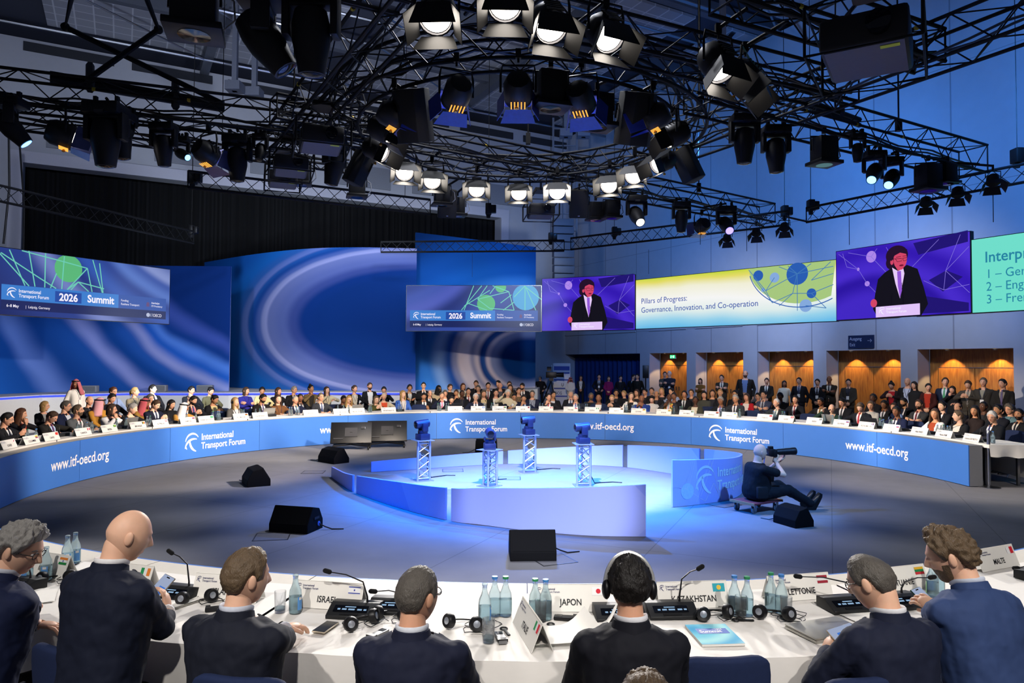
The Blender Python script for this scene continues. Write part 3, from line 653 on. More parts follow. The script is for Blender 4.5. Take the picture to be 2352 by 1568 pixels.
sC = swirl_mat('screen_purple', 1.0, -1.5, 2.4, 2.4, [(0, '3a22c0'), (.4, '4a2cd8'), (.5, '3218b4'), (.56, '5030e0'), (.66, '3a1cc4'), (.75, '5838e8'), (1, '2a1890')], emit=.8, dist=.2)
t, W, h = screen('hanging screen showing a speaker at a lectern, left one beside the slide with the globe', 1245, 759.5, 24.35, 1458, 757, 23.0, 1.78, sC); speaker(t, W, h)
sl, nt, bs = NM('screen_slide'); uv = nt.nodes.new('ShaderNodeUVMap'); sp = nt.nodes.new('ShaderNodeSeparateXYZ'); nt.links.new(uv.outputs[0], sp.inputs[0])
n_ = nt.nodes.new('ShaderNodeTexNoise'); n_.inputs['Scale'].default_value = .35; nt.links.new(uv.outputs[0], n_.inputs['Vector'])
fac = math_node(nt, 'ADD', math_node(nt, 'DIVIDE', sp.outputs[1], 1.6), math_node(nt, 'MULTIPLY', math_node(nt, 'SUBTRACT', n_.outputs[0], .5), .35))
nt.links.new(ramp(nt, fac, [(0, '6cc0ee'), (.12, '9ad6f0'), (.28, 'e4f2f0'), (.5, 'fbfbfa'), (.75, 'f6f4dc'), (.9, 'e8e06a'), (1, 'c8dc3c')]), bs.inputs['Emission Color']); bs.inputs['Emission Strength'].default_value = .95; bs.inputs['Base Color'].default_value = (0, 0, 0, 1); bs.inputs['Specular IOR Level'].default_value = .05
t, W, h = screen('long hanging screen with the Pillars of Progress slide', 1460, 756.5, 23.1, 1921, 735, 18.35, 1.58, sl)
inkb = em('screen_ink', '2a52b4', .85)
flat(merge2d([(*text2d('Pillars of Progress:', .245, .002, .95), .22, .80, 1), (*text2d('Governance, Innovation, and Co-operation', .245, .002, .95), .22, .51, 1)]), Matrix.Identity(4), 'lettering', inkb, t, off=.004)
gx, gy = W*.86, h*1.05
put(t, 'globe_tint', [([(gx + 1.55*cos(a), gy + 1.15*sin(a)) for a in [pi + pi*i/24 for i in range(25)] if gx + 1.55*cos(a) <= W and gy+1.15*sin(a) <= h] + [(W-.001, h-.001), (gx-1.5, h-.001)], [tuple(range(len([0 for a in [pi + pi*i/24 for i in range(25)] if gx + 1.55*cos(a) <= W and gy+1.15*sin(a) <= h])+2))])], em('screen_lime', 'b8dc8c', .8), 1)
put(t, 'globe_discs', [disc2d(W*.84, h*.83, .30, 26), disc2d(W*.665, h*.86, .15, 26), disc2d(W*.9, h*.48, .13, 24)], em('screen_blue_disc', '2f66c4', .8), 2)
put(t, 'pale_discs', [disc2d(W*.74, h*.80, .14, 24), disc2d(W*.875, h*.28, .17, 24), disc2d(W*.6875, h*.6, .06, 20)], em('screen_pale_disc', '8fb6ec', .85), 2)
put(t, 'globe_lines', [line2d(W*a, h*b, W*c, h*d, .018) for a, b, c, d in ((.62, .98, .70, .58), (.70, .58, .74, .80), (.70, .58, .84, .83), (.70, .58, .73, .36), (.73, .36, .82, .50), (.82, .50, .84, .83), (.82, .50, .90, .48), (.84, .83, .84, .20), (.84, .83, .80, .98), (.84, .83, .76, .98), (.84, .83, .90, .98), (.84, .83, .99, .9), (.90, .48, .99, .60), (.90, .48, .96, .22), (.90, .70, .99, .78), (.875, .28, .96, .22), (.65, .80, .73, .36), (.82, .50, .76, .30), (.90, .70, .98, .98))], em('screen_steel', '4a86c8', .8), 3)
put(t, 'globe_rim', [stroke2d([(gx + 1.55*cos(a), gy + 1.25*sin(a)) for a in [pi + pi*i/40 for i in range(3, 34)] if gx + 1.55*cos(a) < W], [.025]*len([1 for a in [pi + pi*i/40 for i in range(3, 34)] if gx + 1.55*cos(a) < W]))], em('screen_blue_disc'), 3)
t, W, h = screen('hanging screen showing a speaker at a lectern, right one beside the mint screen', 1922, 735, 18.3, 2230, 717, 15.4, 1.76, sC); speaker(t, W, h)
t, W, h = screen('mint green hanging screen with the interpretation channel list', 2234, 718, 15.4, 2560, 700, 13.2, 1.58, em('screen_mint_green', '74e6d2', .92))
flat(merge2d([(*text2d('Interpretation', .33, .012, .9), .26, 1.06, 1), (*text2d('1 – German', .27, 0, .9), .28, .72, 1), (*text2d('2 – English', .27, 0, .9), .28, .45, 1), (*text2d('3 – French', .27, 0, .9), .28, .18, 1)]), Matrix.Identity(4), 'lettering', em('screen_teal', '2a8cae', .85), t, off=.004)

# ================================================================== rigging: trusses, lamps, speakers, projectors
ZR = 6.25
tr_m = M('truss_black', '0e0e10', .6, 0, var=.15, spec=.25)
TRS = []
def truss(name, label, a, b, w=.42, h=.42, kind='box', step=.5, group='lighting trusses over the hall', m=None):
    a, b = V(a), V(b); d = b - a; L = d.length; y = d.normalized(); x = y.cross(V((0, 0, 1))).normalized(); z = x.cross(y); m = m or tr_m
    TRS.append((a, b)); t = thing(name, label, 'truss', (a+b)/2, 0, group); inv = -((a+b)/2)
    cs = {'box': [(-w/2, h/2), (w/2, h/2), (w/2, -h/2), (-w/2, -h/2)], 'tri': [(-w/2, h/2), (w/2, h/2), (0, -h/2)], 'flat': [(0, h/2), (0, -h/2)]}[kind]
    P = lambda c, s: a + y*s + x*c[0] + z*c[1] + inv
    r = .026 if kind != 'flat' else .03
    for c in cs: MB().tube([P(c, 0), P(c, L)], r, 8).obj('chord', m, t)
    mb = MB(); n = max(2, int(L/step)); prs = [(cs[i], cs[(i+1) % len(cs)]) for i in range(len(cs))] if kind != 'flat' else [(cs[0], cs[1])]
    for k, (p, q) in enumerate(prs):
        for i in range(n):
            s0, s1 = L*i/n, L*(i+1)/n
            if (i+k) % 2: p_, q_ = q, p
            else: p_, q_ = p, q
            mb.tube([P(p_, s0), P(q_, s1)], .010 if kind != 'flat' else .008, 5)
            if kind == 'flat': mb.tube([P(q_, s0), P(p_, s1)], .008, 5)
        for s in (0, L): mb.tube([P(p, s), P(q, s)], .014, 5)
    mb.obj('lacing', m, t)
    if 'black drape' in label:
        for u in (.12, .88): MB().tube([P((0, h/2), L*u), P((0, h/2), L*u) + V((0, 0, cz - a.z - .3))], .008, 4).obj('lifting_wire', m, t)
    if kind != 'flat':          # cable loom lying in the truss and yellow tape rings
        mb = MB()
        for j in range(3): mb.tube([P((w*(.2*j-.2), -h*.15 + .04*sin(i*1.7+j)), L*i/14) for i in range(15)], .018, 5)
        mb.obj('cable_loom', black_p, t)
        mb = MB()
        for i in range(1, int(L/1.4)): mb.tube([P(cs[0], i*1.4), P(cs[0], i*1.4+.05)], r+.006, 8)
        if mb.v: mb.obj('tape_rings', M('tape_yellow', 'b89a20', .6), t, 'yellow tape rings')
    return t
def rp(px, py, z=ZR): return onz(px, py, z)
truss('box_truss', 'box truss running from the top centre down to the left cluster of lamps', rp(955, -45), rp(640, 335), .5, .5)
truss('box_truss', 'box truss along the top carrying the four big lit fresnels', rp(960, -25), rp(1945, 212), .42, .42)
truss('box_truss', 'box truss at the upper right above the projector', rp(1660, -30), rp(2135, 118), .42, .42)
truss('box_truss', 'long box truss from the upper right corner to the right of the ring', rp(2420, 8), rp(1570, 330), .5, .5)
truss('box_truss', 'box truss at the right carrying dark moving heads before the blue wall', rp(1600, 205), rp(2235, 372), .55, .55)
truss('box_truss', 'box truss below the right of the ring ending over the screens', rp(1330, 405), rp(1762, 492), .5, .5)
truss('box_truss', 'box truss of the left lamp cluster, upper one', rp(-40, 200), rp(850, 300), .5, .5)
truss('box_truss', 'box truss of the left lamp cluster, lower one', rp(-40, 248), rp(800, 365), .45, .45)
truss('box_truss', 'box truss seen through the ring sloping down to the right', rp(628, 250), rp(1330, 392), .4, .4)
truss('ladder_truss', 'flat ladder truss in front of the black drape at the left centre', rp(432, 412, 6), rp(988, 475, 6), .3, .36, 'flat', .35)
truss('ladder_truss', 'flat ladder truss holding the far left hanging screen', rp(-30, 437, 5.9), rp(445, 545, 5.9), .3, .36, 'flat', .35)
truss('ladder_truss', 'flat ladder truss above the middle hanging screen', rp(875, 567, 5.9), rp(1296, 564, 5.9), .3, .34, 'flat', .35)
truss('ladder_truss', 'flat ladder truss above the slide screen with three small floods', rp(1311, 560, 5.9), rp(1812, 500, 5.9), .3, .36, 'flat', .35)
truss('ladder_truss', 'flat ladder truss at the far right above the mint screen', rp(1852, 494, 5.9), rp(2420, 384, 5.9), .3, .36, 'flat', .35)
# the ring
def ring_truss():
    c = onz(1192, 250, ZR); cx = (onz(805, 262, ZR) + onz(1580, 262, ZR))/2
    near, far = onz(1192, 110, ZR), onz(1192, 388, ZR); cy = (near.y + far.y)/2; rad = (far.y - near.y)/2
    C = V((cx.x, cy, ZR)); t = thing('ring_truss', 'large circular black lighting truss hanging over the centre stage', 'truss', C); rad = min(rad, 3.2)
    n = 72; cs = [(rad-.22, .22), (rad+.22, .22), (rad+.22, -.22), (rad-.22, -.22)]
    P = lambda c, a: V((c[0]*cos(a), c[0]*sin(a), c[1]))
    for c in cs: MB().tube([P(c, 2*pi*i/n) for i in range(n)], .028, 8, close=True).obj('chord', tr_m, t)
    mb = MB(); m = 48
    for k in range(4):
        p, q = cs[k], cs[(k+1) % 4]
        for i in range(m):
            a, b = 2*pi*i/m, 2*pi*(i+1)/m; p_, q_ = (p, q) if (i+k) % 2 else (q, p); mb.tube([P(p_, a), P(q_, b)], .011, 5)
    mb.obj('lacing', tr_m, t); mb = MB()
    for j in range(3): mb.tube([P((rad + .1*j - .1, -.05 + .05*sin(i*1.9+j)), 2*pi*i/60) for i in range(60)], .02, 5, close=True)
    mb.obj('cable_loom', black_p, t); return C, rad
RCn, RRad = ring_truss()
# ---- lamp kinds; every lamp hangs from its own clamp at z = 0 and looks along aim
lens_on = M('lens_lit', 'fff4e6', emit=14); lens_hot = M('lens_hot', 'fff6ea', emit=40); gold = M('lamp_gold', 'c98a2c', .4, .3); gel = M('gel_blue', '1c2c8c', .4, var=.3, scale=20)
glass_d = M('lens_dark', '0a0c12', .08, var=.1); lamp_m = M('lamp_housing', '141416', .5, .2, var=.25); flap_m = M('flap_black', '1a1a1b', .5, .3, var=.2)
warm_in = M('lamp_inner_warm', 'ffb24a', emit=1.3); foil = M('foil_silver', '6a72a8', .25, .8, var=.4, scale=14); tape = M('tape_yellow')
def hang(px, py, drop=.55, z=ZR-.22): p = onz(px, py, z - drop); return V((p.x, p.y, z))
def axis(d): return face_rot(d).to_4x4()
def fresnel(px, py, aim, label, lit=True, s=1.0, drop=.5, back=None, hot=False, orange=True):
    p = hang(px, py, drop*s); t = thing('fresnel_lamp', label, 'stage lamp', p, 0, 'fresnel lamps with barn doors'); c = V((0, 0, -drop*s)); d = V(aim) - p - c; d.normalize(); X = Matrix.Translation(c) @ axis(d)
    MB().box((0, 0, .02), (.07, .06, .12)).tube([(0, 0, -.02), (0, 0, -.10*s)], .015, 6).obj('clamp', black_m, t)
    hx = d.cross(V((0, 0, 1))).normalized()*.235*s
    MB().tube([c - hx, c - hx + V((0, 0, .24*s)), c - hx*.9 + V((0, 0, .36*s)), c + hx*.9 + V((0, 0, .36*s)), c + hx + V((0, 0, .24*s)), c + hx], .016, 6).obj('yoke', black_m, t)
    mb = MB(); Rr = X @ Matrix.Rotation(pi/2, 4, 'X')      # lathe axis z -> -y (looking direction)
    mb.lathe([(.09*s, -.26*s), (.15*s, -.25*s), (.195*s, -.16*s), (.195*s, .06*s), (.185*s, .08*s), (.165*s, .085*s)], 10, Rr)
    for k in range(5): mb.box((0, (.12 - .05*k)*s, .2*s), (.2*s, .018*s, .02*s), None, X)
    h = mb.obj('housing', lamp_m, t)
    lm = lens_hot if hot else lens_on if lit else glass_d
    MB().lathe([(.158*s, .086*s), (.12*s, .104*s), (.06*s, .115*s), (.001, .118*s)], 20, Rr).obj('lens', lm, h)
    MB().lathe([(.186*s, .07*s), (.19*s, .12*s), (.172*s, .12*s), (.165*s, .09*s)], 20, Rr, False).obj('lens_ring', M('lens_ring', '3a3a3e', .35, .7), h)
    for k in range(4):
        fa = (-.40, .42, .05, .42)[k]; q = X @ Matrix.Rotation(k*pi/2, 4, 'Y'); w0, w1, L = .17*s, (.24 if k % 2 == 0 else .17)*s, .26*s
        tip = V((0, -.13*s - L*cos(fa), .18*s + L*sin(fa))); mb = MB(); y0 = -.13*s
        A = [V((-w0, y0, .18*s)), V((w0, y0, .18*s)), V((w1, tip.y, tip.z)), V((-w1, tip.y, tip.z))]; n_ = V((0, .006, .006))
        mb.add(A + [v + n_ for v in A], [(0, 1, 2, 3), (7, 6, 5, 4), (0, 4, 5, 1), (1, 5, 6, 2), (2, 6, 7, 3), (3, 7, 4, 0)], q)
        mb.obj('barn_door', flap_m if not back else gel if back == 'gel' else foil, t, smooth=0)
    if orange: MB().lathe([(.02*s, 0), (.028*s, .012), (.02*s, .03*s), (.006*s, .05*s)], 8, X @ Matrix.Translation((.02*s, -.04*s, -.245*s))).obj('focus_knob', gold, t, 'orange knob')
    if back:
        mb = MB()
        for k in range(5): mb.box(((k-2)*.045*s, -.03*s, -.2*s), (.015*s, .13*s, .008*s), None, X)
        mb.obj('vent_glow', warm_in, t)
    return t
def moving_head(px, py, aim, label, lit=None, s=1.0, drop=.3, fat=1.0):
    p = hang(px, py, drop*s + .12); t = thing('moving_head_lamp', label, 'stage lamp', p, 0, 'moving head lamps on the trusses'); c = V((0, 0, -.1 - .36*s)); d = V(aim).normalized()
    X = Matrix.Translation(c) @ axis(d)
    MB().box((-.12*s, 0, .01), (.05, .06, .1)).box((.12*s, 0, .01), (.05, .06, .1)).obj('clamp', black_m, t)
    MB().box((0, 0, -.11*s), (.40*s, .30*s, .13*s)).obj('base', lamp_m, t, bevel=.02*s)
    hx = d.cross(V((0, 0, 1))); hx = hx.normalized() if hx.length > .1 else V((1, 0, 0)); R3 = Matrix((hx, V((0, 0, 1)).cross(hx), V((0, 0, 1)))).transposed()
    mb = MB(); mb.box(R3 @ V((0, 0, -.19*s)), (.40*s, .12*s, .05*s), R3)
    for sg in (-1, 1): mb.box(R3 @ V((sg*.19*s, 0, -.30*s)) , (.06*s, .14*s, .30*s), R3)
    mb.obj('yoke', lamp_m, t, bevel=.012*s)
    Rr = X @ Matrix.Rotation(pi/2, 4, 'X'); f = fat
    hd = MB().lathe([(.07*s*f, -.22*s), (.125*s*f, -.19*s), (.15*s*f, -.08*s), (.15*s*f, .05*s), (.12*s*f, .20*s), (.105*s*f, .30*s), (.085*s*f, .305*s)], 14, Rr).obj('head', lamp_m, t)
    MB().lathe([(.086*s*f, .307*s), (.05*s*f, .318*s), (.001, .322*s)], 16, Rr).obj('lens', lit or glass_d, hd)
    MB().box((.0, 0, -.165*s), (.1*s, .31*s, .03*s)).obj('display_strip', M('lamp_label', '2c2c30', .4), t)
    return t
def profile_box(px, py, label, s=1.0, drop=.25, tilt=0, lens=None):
    """square wash light in a frame, cable loop at its side"""
    p = hang(px, py, drop*s + .1); t = thing('scroller_lamp', label, 'stage lamp', p, 0, 'box shaped wash lamps on the trusses'); R = Euler((tilt, 0, .3)).to_matrix()
    MB().box((0, 0, .01), (.06, .06, .1)).obj('clamp', black_m, t)
    MB().tube([(-.2*s, 0, -.3*s), (-.2*s, 0, -.08*s), (.2*s, 0, -.08*s), (.2*s, 0, -.3*s)], .015, 6).obj('yoke', black_m, t)
    MB().box((0, 0, -.28*s), (.32*s, .26*s, .36*s), R).box(R @ V((0, -.02, -.14*s)), (.2*s, .2*s, .1*s), R).obj('housing', lamp_m, t, bevel=.015*s)
    MB().box(V((0, 0, -.49*s)), (.42*s, .36*s, .055*s), R).obj('colour_frame', black_m, t, bevel=.01)
    MB().lathe([(.12*s, -.521*s), (.001, -.527*s)], 16).obj('lens', lens or glass_d, t)
    MB().tube([(.16*s, .1*s, -.12*s), (.26*s, .1*s, -.2*s), (.28*s, .08*s, -.36*s), (.2*s, .06*s, -.45*s)], .010, 6).obj('cable', M('cable_grey', '77787c', .6), t)
    MB().ell((-.15*s, -.185*s, -.49*s), (.012, .006, .008), None, 6, 5).obj('status_light', M('led_red', 'ff2a1a', emit=2), t)
    return t
def small_flood(px, py, label, lit=True, s=.55, aim=None):
    p = hang(px, py, .22, 5.9 - .15); t = thing('flood_lamp', label, 'stage lamp', p, 0, 'small floods on the thin trusses'); c = V((0, 0, -.22)); d = V(aim or (-.15, -.35, -1)).normalized(); X = Matrix.Translation(c) @ axis(d); Rr = X @ Matrix.Rotation(pi/2, 4, 'X')
    MB().tube([(0, 0, .05), (0, 0, -.06)], .02, 6).tube([c + V((-.14, 0, .02)), (-.14, 0, -.07), (.14, 0, -.07), c + V((.14, 0, .02))], .010, 5).obj('yoke', black_m, t)
    MB().lathe([(.05, -.1), (.10, -.06), (.12, .08), (.115, .085)], 12, Rr).obj('housing', lamp_m, t)
    MB().lathe([(.112, .075), (.001, .080)], 14, Rr).obj('lens', lens_on if lit else glass_d, t)
    for k in range(4):
        q = X @ Matrix.Rotation(k*pi/2, 4, 'Y'); A = [V((-.11, -.08, .115)), V((.11, -.08, .115)), V((.15, -.21, .20)), V((-.15, -.21, .20))]; n_ = V((0, .004, .004))
        MB().add(A + [v + n_ for v in A], [(0, 1, 2, 3), (7, 6, 5, 4), (0, 4, 5, 1), (1, 5, 6, 2), (2, 6, 7, 3), (3, 7, 4, 0)], q).obj('barn_door', flap_m, t, smooth=0)
    return t
def speaker_box(px, py, label, yaw, tilt, s=1.0, drop=.45, roll=0):
    p = hang(px, py, drop); t = thing('hanging_loudspeaker', label, 'loudspeaker', p, 0, 'loudspeakers hung around the ring'); R = Euler((tilt, roll, yaw)).to_matrix(); c = V((0, 0, -drop))
    MB().tube([(0, 0, .05), (0, 0, -.1)], .018, 6).tube([c + R @ V((-.26*s, 0, 0)), c + R @ V((-.26*s, 0, .2*s)) , (0, 0, -.1), c + R @ V((.26*s, 0, .2*s)), c + R @ V((.26*s, 0, 0))], .014, 6).obj('bracket', black_m, t)
    X = Matrix.Translation(c) @ R.to_4x4() @ Matrix.Translation((0, .15*s, -.35*s))
    MB().prism([(-.24*s, -.17*s), (.24*s, -.17*s), (.24*s, .05*s), (.13*s, .19*s), (-.13*s, .19*s), (-.24*s, .05*s)], .72*s, X).obj('cabinet', M('speaker_black', '15130f', .7, var=.2, bump=.2, bscale=500), t, bevel=.01)
    MB().box((0, -.175*s, .36*s), (.45*s, .012, .68*s), None, X).obj('grille', M('speaker_grille', '1c1a17', .8, var=.5, scale=400), t)
    MB().box((0, -.184*s, .06*s), (.05*s, .004, .02*s), None, X).obj('badge', steel_m, t)
    return t
def projector(px, py, label, s=1.0, yaw=0, drop=.5, sticker=True):
    p = hang(px, py, drop); t = thing('projector', label, 'projector', p, yaw, 'projectors hung in frames'); z = -drop
    MB().box((0, 0, z), (.56*s, .66*s, .24*s)).obj('housing', M('projector_body', '1b1b1e', .55, var=.2), t, bevel=.03*s)
    MB().box((0, 0, z-.122*s), (.50*s, .60*s, .01)).obj('base_plate', M('projector_plate', '4a4a55', .5, var=.1), t)
    mb = MB()
    for k in range(9): mb.box((-.285*s, (-.24+.06*k)*s, z), (.01, .03*s, .14*s))
    mb.obj('vents', black_m, t)
    mb = MB(); w, l = .36*s, .42*s
    for zz in (z-.16*s, z+.18*s): mb.tube([(-w, -l, zz), (w, -l, zz), (w, l, zz), (-w, l, zz)], .016, 6, close=True)
    for sx in (-1, 1):
        for sy in (-1, 1): mb.tube([(sx*w, sy*l, z-.16*s), (sx*w, sy*l, z+.18*s)], .016, 6); mb.tube([(sx*w, sy*l, z+.18*s), (sx*.1, sy*.15, .02)], .012, 5)
    mb.obj('frame', tr_m, t)
    MB().box((0, 0, .02), (.3, .4, .06)).obj('clamp', black_m, t)
    MB().lathe([(.075*s, 0), (.08*s, .08*s), (.06*s, .09*s)], 14, Matrix.Translation((.1*s, -.33*s, z)) @ Matrix.Rotation(pi/2, 4, 'X')).obj('lens', glass_d, t)
    if sticker: MB().box((.16*s, -.24*s, z-.129*s), (.12*s, .05*s, .004)).obj('sticker', M('sticker_yellow', 'c8c838', .6), t)
    return t
CST = V((.3, 12, 0))
nearT = lambda x: V((x, 3.2, .8))
# big lit fresnels along the top truss
fresnel(1003, 32, nearT(-1.0), 'lit fresnel lamp at the top with wide open barn doors, leftmost of four', True, .98, .3)
fresnel(1160, 2, nearT(0), 'lit fresnel lamp cut by the top edge of the picture', True, .95, .3)
fresnel(1262, 55, nearT(1.6), 'lit fresnel lamp at the top, third from the left', True, .95, .35)
fresnel(1392, 78, nearT(3.2), 'lit fresnel lamp at the top, rightmost of four', True, .95, .35)
fresnel(1650, 148, V((4.2, 5.2, .8)), 'bright fresnel lamp at the upper right left of its darker twin', True, 1.0, .4)
fresnel(1712, 185, V((6.2, 6.8, .8)), 'fresnel lamp at the upper right turned away, right of the bright one', True, 1.0, .4)
# on the far half of the ring, looking at the near seats
for px, py, x, n, hot in ((928, 392, .6, 'first', 0), (992, 412, .4, 'second', 0), (1095, 432, -.4, 'third', 0), (1192, 440, -.2, 'fourth', 0), (1280, 437, .0, 'fifth', 1), (1400, 422, -1.2, 'sixth', 0), (1458, 400, -1.6, 'seventh', 0)):
    fresnel(px, py, nearT(x), 'lit fresnel lamp under the far side of the ring, %s from the left%s' % (n, ', brightest' if hot else ''), True, .95, .42, None, bool(hot))
for px, py, a, lb in ((884, 300, (7.5, 10.5, .8), 'fresnel lamp on the left of the ring, upper of two glowing sideways'), (868, 345, (6.5, 8, .8), 'fresnel lamp on the left of the ring, lower of two glowing sideways'), (1545, 312, (-7.5, 10.5, .8), 'fresnel lamp on the right of the ring, upper of two glowing sideways'), (1518, 372, (-6.5, 8, .8), 'fresnel lamp on the right of the ring, lower of two glowing sideways')):
    fresnel(px, py, a, lb, True, .95, .42)
# on the near half, backs toward the viewer
for px, py, a, lb in ((1048, 220, (-5, 20.5, .9), 'dark fresnel lamp with a blue gel inside the ring, left of three'), (1190, 212, (.2, 21, .9), 'dark fresnel lamp with a blue gel inside the ring, middle of three'), (1335, 232, (5, 20.5, .9), 'dark fresnel lamp with a blue gel inside the ring, right of three')):
    fresnel(px, py, V(a), lb, True, .95, .5, 'gel')
fresnel(905, 268, V((9, 15, 1)), 'dark fresnel lamp behind the left big loudspeaker', True, .9, .5, 'gel')
fresnel(1500, 272, V((-9, 15, 1)), 'dark fresnel lamp behind the right big loudspeaker', True, .9, .5, 'gel')
# left cluster
fresnel(150, 312, V((8, 20, 1)), 'fresnel lamp wrapped in silver foil at the far left with an orange glow', True, 1.0, .45, 'foil')
fresnel(478, 355, V((1, 22, 1)), 'fresnel lamp wrapped in silver foil in the left cluster with an orange glow', True, .95, .45, 'foil')
fresnel(1612, 520, V((2, 30, 3)), 'foil wrapped fresnel lamp under the truss at the right of the ring', False, .9, .4, 'foil')
blue_l = M('lens_blue', '5aa0ff', emit=7); vio_l = M('lens_violet', '7a6cff', emit=4); wht_l = M('lens_cream', 'fff0dc', emit=5)
moving_head(24, 285, (.6, .3, -.75), 'moving head lamp with a lit blue lens at the far left edge', blue_l, 1.0)
moving_head(243, 300, (0, .05, -1), 'large dark moving head lamp hanging straight down in the left cluster', None, 1.35, .25)
moving_head(278, 315, (.1, .1, -1), 'moving head lamp close behind the large dark one', None, 1.0)
moving_head(296, 300, (0, -.3, -.8), 'small round moving head lamp right of the large dark one', None, .55)
moving_head(375, 335, (0, .2, -1), 'moving head lamp with a square hanger in the left cluster', None, .95)
moving_head(418, 352, (.5, -.3, -.3), 'small moving head lamp with a bright blue lens in the left cluster', blue_l, .6)
moving_head(545, 358, (0, .05, -1), 'dark moving head lamp right of the foil wrapped fresnel', None, 1.1, .25)
moving_head(598, 345, (0, -.3, -.8), 'small round moving head lamp above the projectors', None, .6)
moving_head(768, 375, (-.2, .1, -1), 'moving head lamp left of the ring below the upper projector', None, 1.1)
moving_head(715, 70, (0, .1, -1), 'large dark moving head lamp near the top left of the centre', None, 1.3, .3)
moving_head(605, 75, (.5, .1, -.7), 'tilted dark moving head lamp near the top left', None, 1.3, .3)
profile_box(447, 25, 'box wash lamp with a grey cable at the top left', 1.3)
moving_head(1710, 322, (0, .05, -1), 'dark moving head lamp hanging before the blue wall, leftmost', None, 1.05, .3)
moving_head(1782, 345, (.05, .05, -1), 'dark moving head lamp hanging before the blue wall, second from the left', None, 1.05, .3)
profile_box(1893, 345, 'box wash lamp before the blue wall with a pale lens', 1.1, .2, 0, M('lens_pale', '6c9aa0', emit=.5))
moving_head(1970, 345, (0, .05, -1), 'small dark lamp right of the box wash lamp on the right truss', None, .6)
moving_head(2008, 392, (-.45, -.55, -.6), 'moving head lamp with a lit blue lens before the blue wall, left of two', blue_l, .9)
moving_head(2048, 405, (-.5, -.55, -.6), 'moving head lamp with a lit blue lens before the blue wall, right of two', blue_l, .9)
profile_box(2132, 405, 'box wash lamp at the right end of the right truss, front one', 1.2, .2)
profile_box(2175, 400, 'box wash lamp at the right end of the right truss, rear one', .9, .2)
moving_head(1462, 490, (.1, -.6, -.5), 'moving head lamp with a cream lit lens below the ring', wht_l, 1.1)
moving_head(1565, 500, (0, .05, -1), 'slim dark moving head lamp right of the cream lit one', None, 1.0)
moving_head(1668, 512, (0, -.7, -.5), 'moving head lamp with a violet lit lens above the slide screen', vio_l, 1.1)
for px, py, lb in ((1368, 490, 'box wash lamp below the ring left of the cream lit lamp'), (1405, 485, 'box wash lamp with a grey cable below the ring'), (1265, 215, 'box wash lamp hanging inside the ring at its near side'), (1372, 262, 'box wash lamp with cables inside the ring at the right'), (690, 405, 'box wash lamp among the projectors at the left'), (1050, 480, 'dark box lamp below the lit fresnels at the left'), (820, 435, 'dark box lamp below the left of the ring'), (1015, 455, 'dark box lamp under the second lit fresnel')):
    profile_box(px, py, lb, 1.0 if py > 300 else 1.15)
for px, py, lb, yw, tl in ((955, 268, 'big dark loudspeaker tilted inside the left of the ring', 2.9, -.35), (1452, 275, 'big dark loudspeaker tilted inside the right of the ring', 3.4, -.35), (836, 395, 'dark loudspeaker hung outside the left of the ring', 2.2, .35), (1568, 388, 'dark loudspeaker hung outside the right of the ring', -2.3, .35), (1028, 470, 'dark loudspeaker under the lit fresnels at the left', .2, .35), (1330, 470, 'dark loudspeaker under the lit fresnels at the right', .0, .35)):
    speaker_box(px, py, lb, yw, tl, 1.0 if py < 300 else .85, .4, -.25 if px in (836,) else .25 if px == 1568 else 0)
projector(1992, 105, 'large black projector in a frame at the upper right', 1.45, -.55, .55)
projector(738, 322, 'projector in a frame left of the ring, uppermost of three', 1.1, .35, .5)
projector(668, 382, 'projector in a frame left of the ring, middle of three', 1.0, .35, .5)
projector(650, 412, 'projector in a frame left of the ring, lowest of three', .9, .35, .5)
projector(1242, 485, 'projector in a frame under the lit fresnels', 1.0, .1, .45, False)
for i, (px, py) in enumerate(((1670, 545), (1737, 532), (1802, 520), (2127, 462), (2200, 440), (2281, 412))):
    small_flood(px, py, 'small lit flood on the thin truss, %s' % ('left of three above the slide screen', 'middle of three above the slide screen', 'right of three above the slide screen', 'left of three at the far right', 'middle of three at the far right', 'right of three at the far right')[i])
def hoist(px, py, label, z=5.9, s=1, cable=True):
    p = onz(px, py, z+.42); t = thing('chain_hoist', label, 'hoist', (p.x, p.y, z+.2), 0, 'motor hoists with chains')
    MB().box((0, 0, .22*s), (.16*s, .22*s, .3*s)).box((.14*s, 0, .22*s), (.14*s, .16*s, .22*s)).obj('motor', black_m, t, bevel=.02)
    MB().lathe([(.05, -.02), (.07, .1), (.03, .12)], 8).obj('chain_bag', M('canvas_black', '101012', .9), t)
    if cable: MB().tube([(0, 0, .3), (0, 0, cz - z - .75)], .009, 5).obj('chain', tr_m, t)
for px, py, lb in ((1265, 545, 'motor hoist on the thin truss above the middle hanging screen'), (1411, 532, 'motor hoist on the thin truss right of the wall ladder'), (1802, 485, 'motor hoist at the right end of the thin truss over the slide'), (1862, 472, 'motor hoist at the left end of the far right thin truss'), (2336, 358, 'motor hoist at the far right edge'), (1122, 480, 'small motor hoist hanging under the lit fresnels'), (440, 528, 'motor hoist at the end of the far left thin truss'), (442, 408, 'motor hoist at the left end of the thin truss before the drape')):
    hoist(px, py, lb)
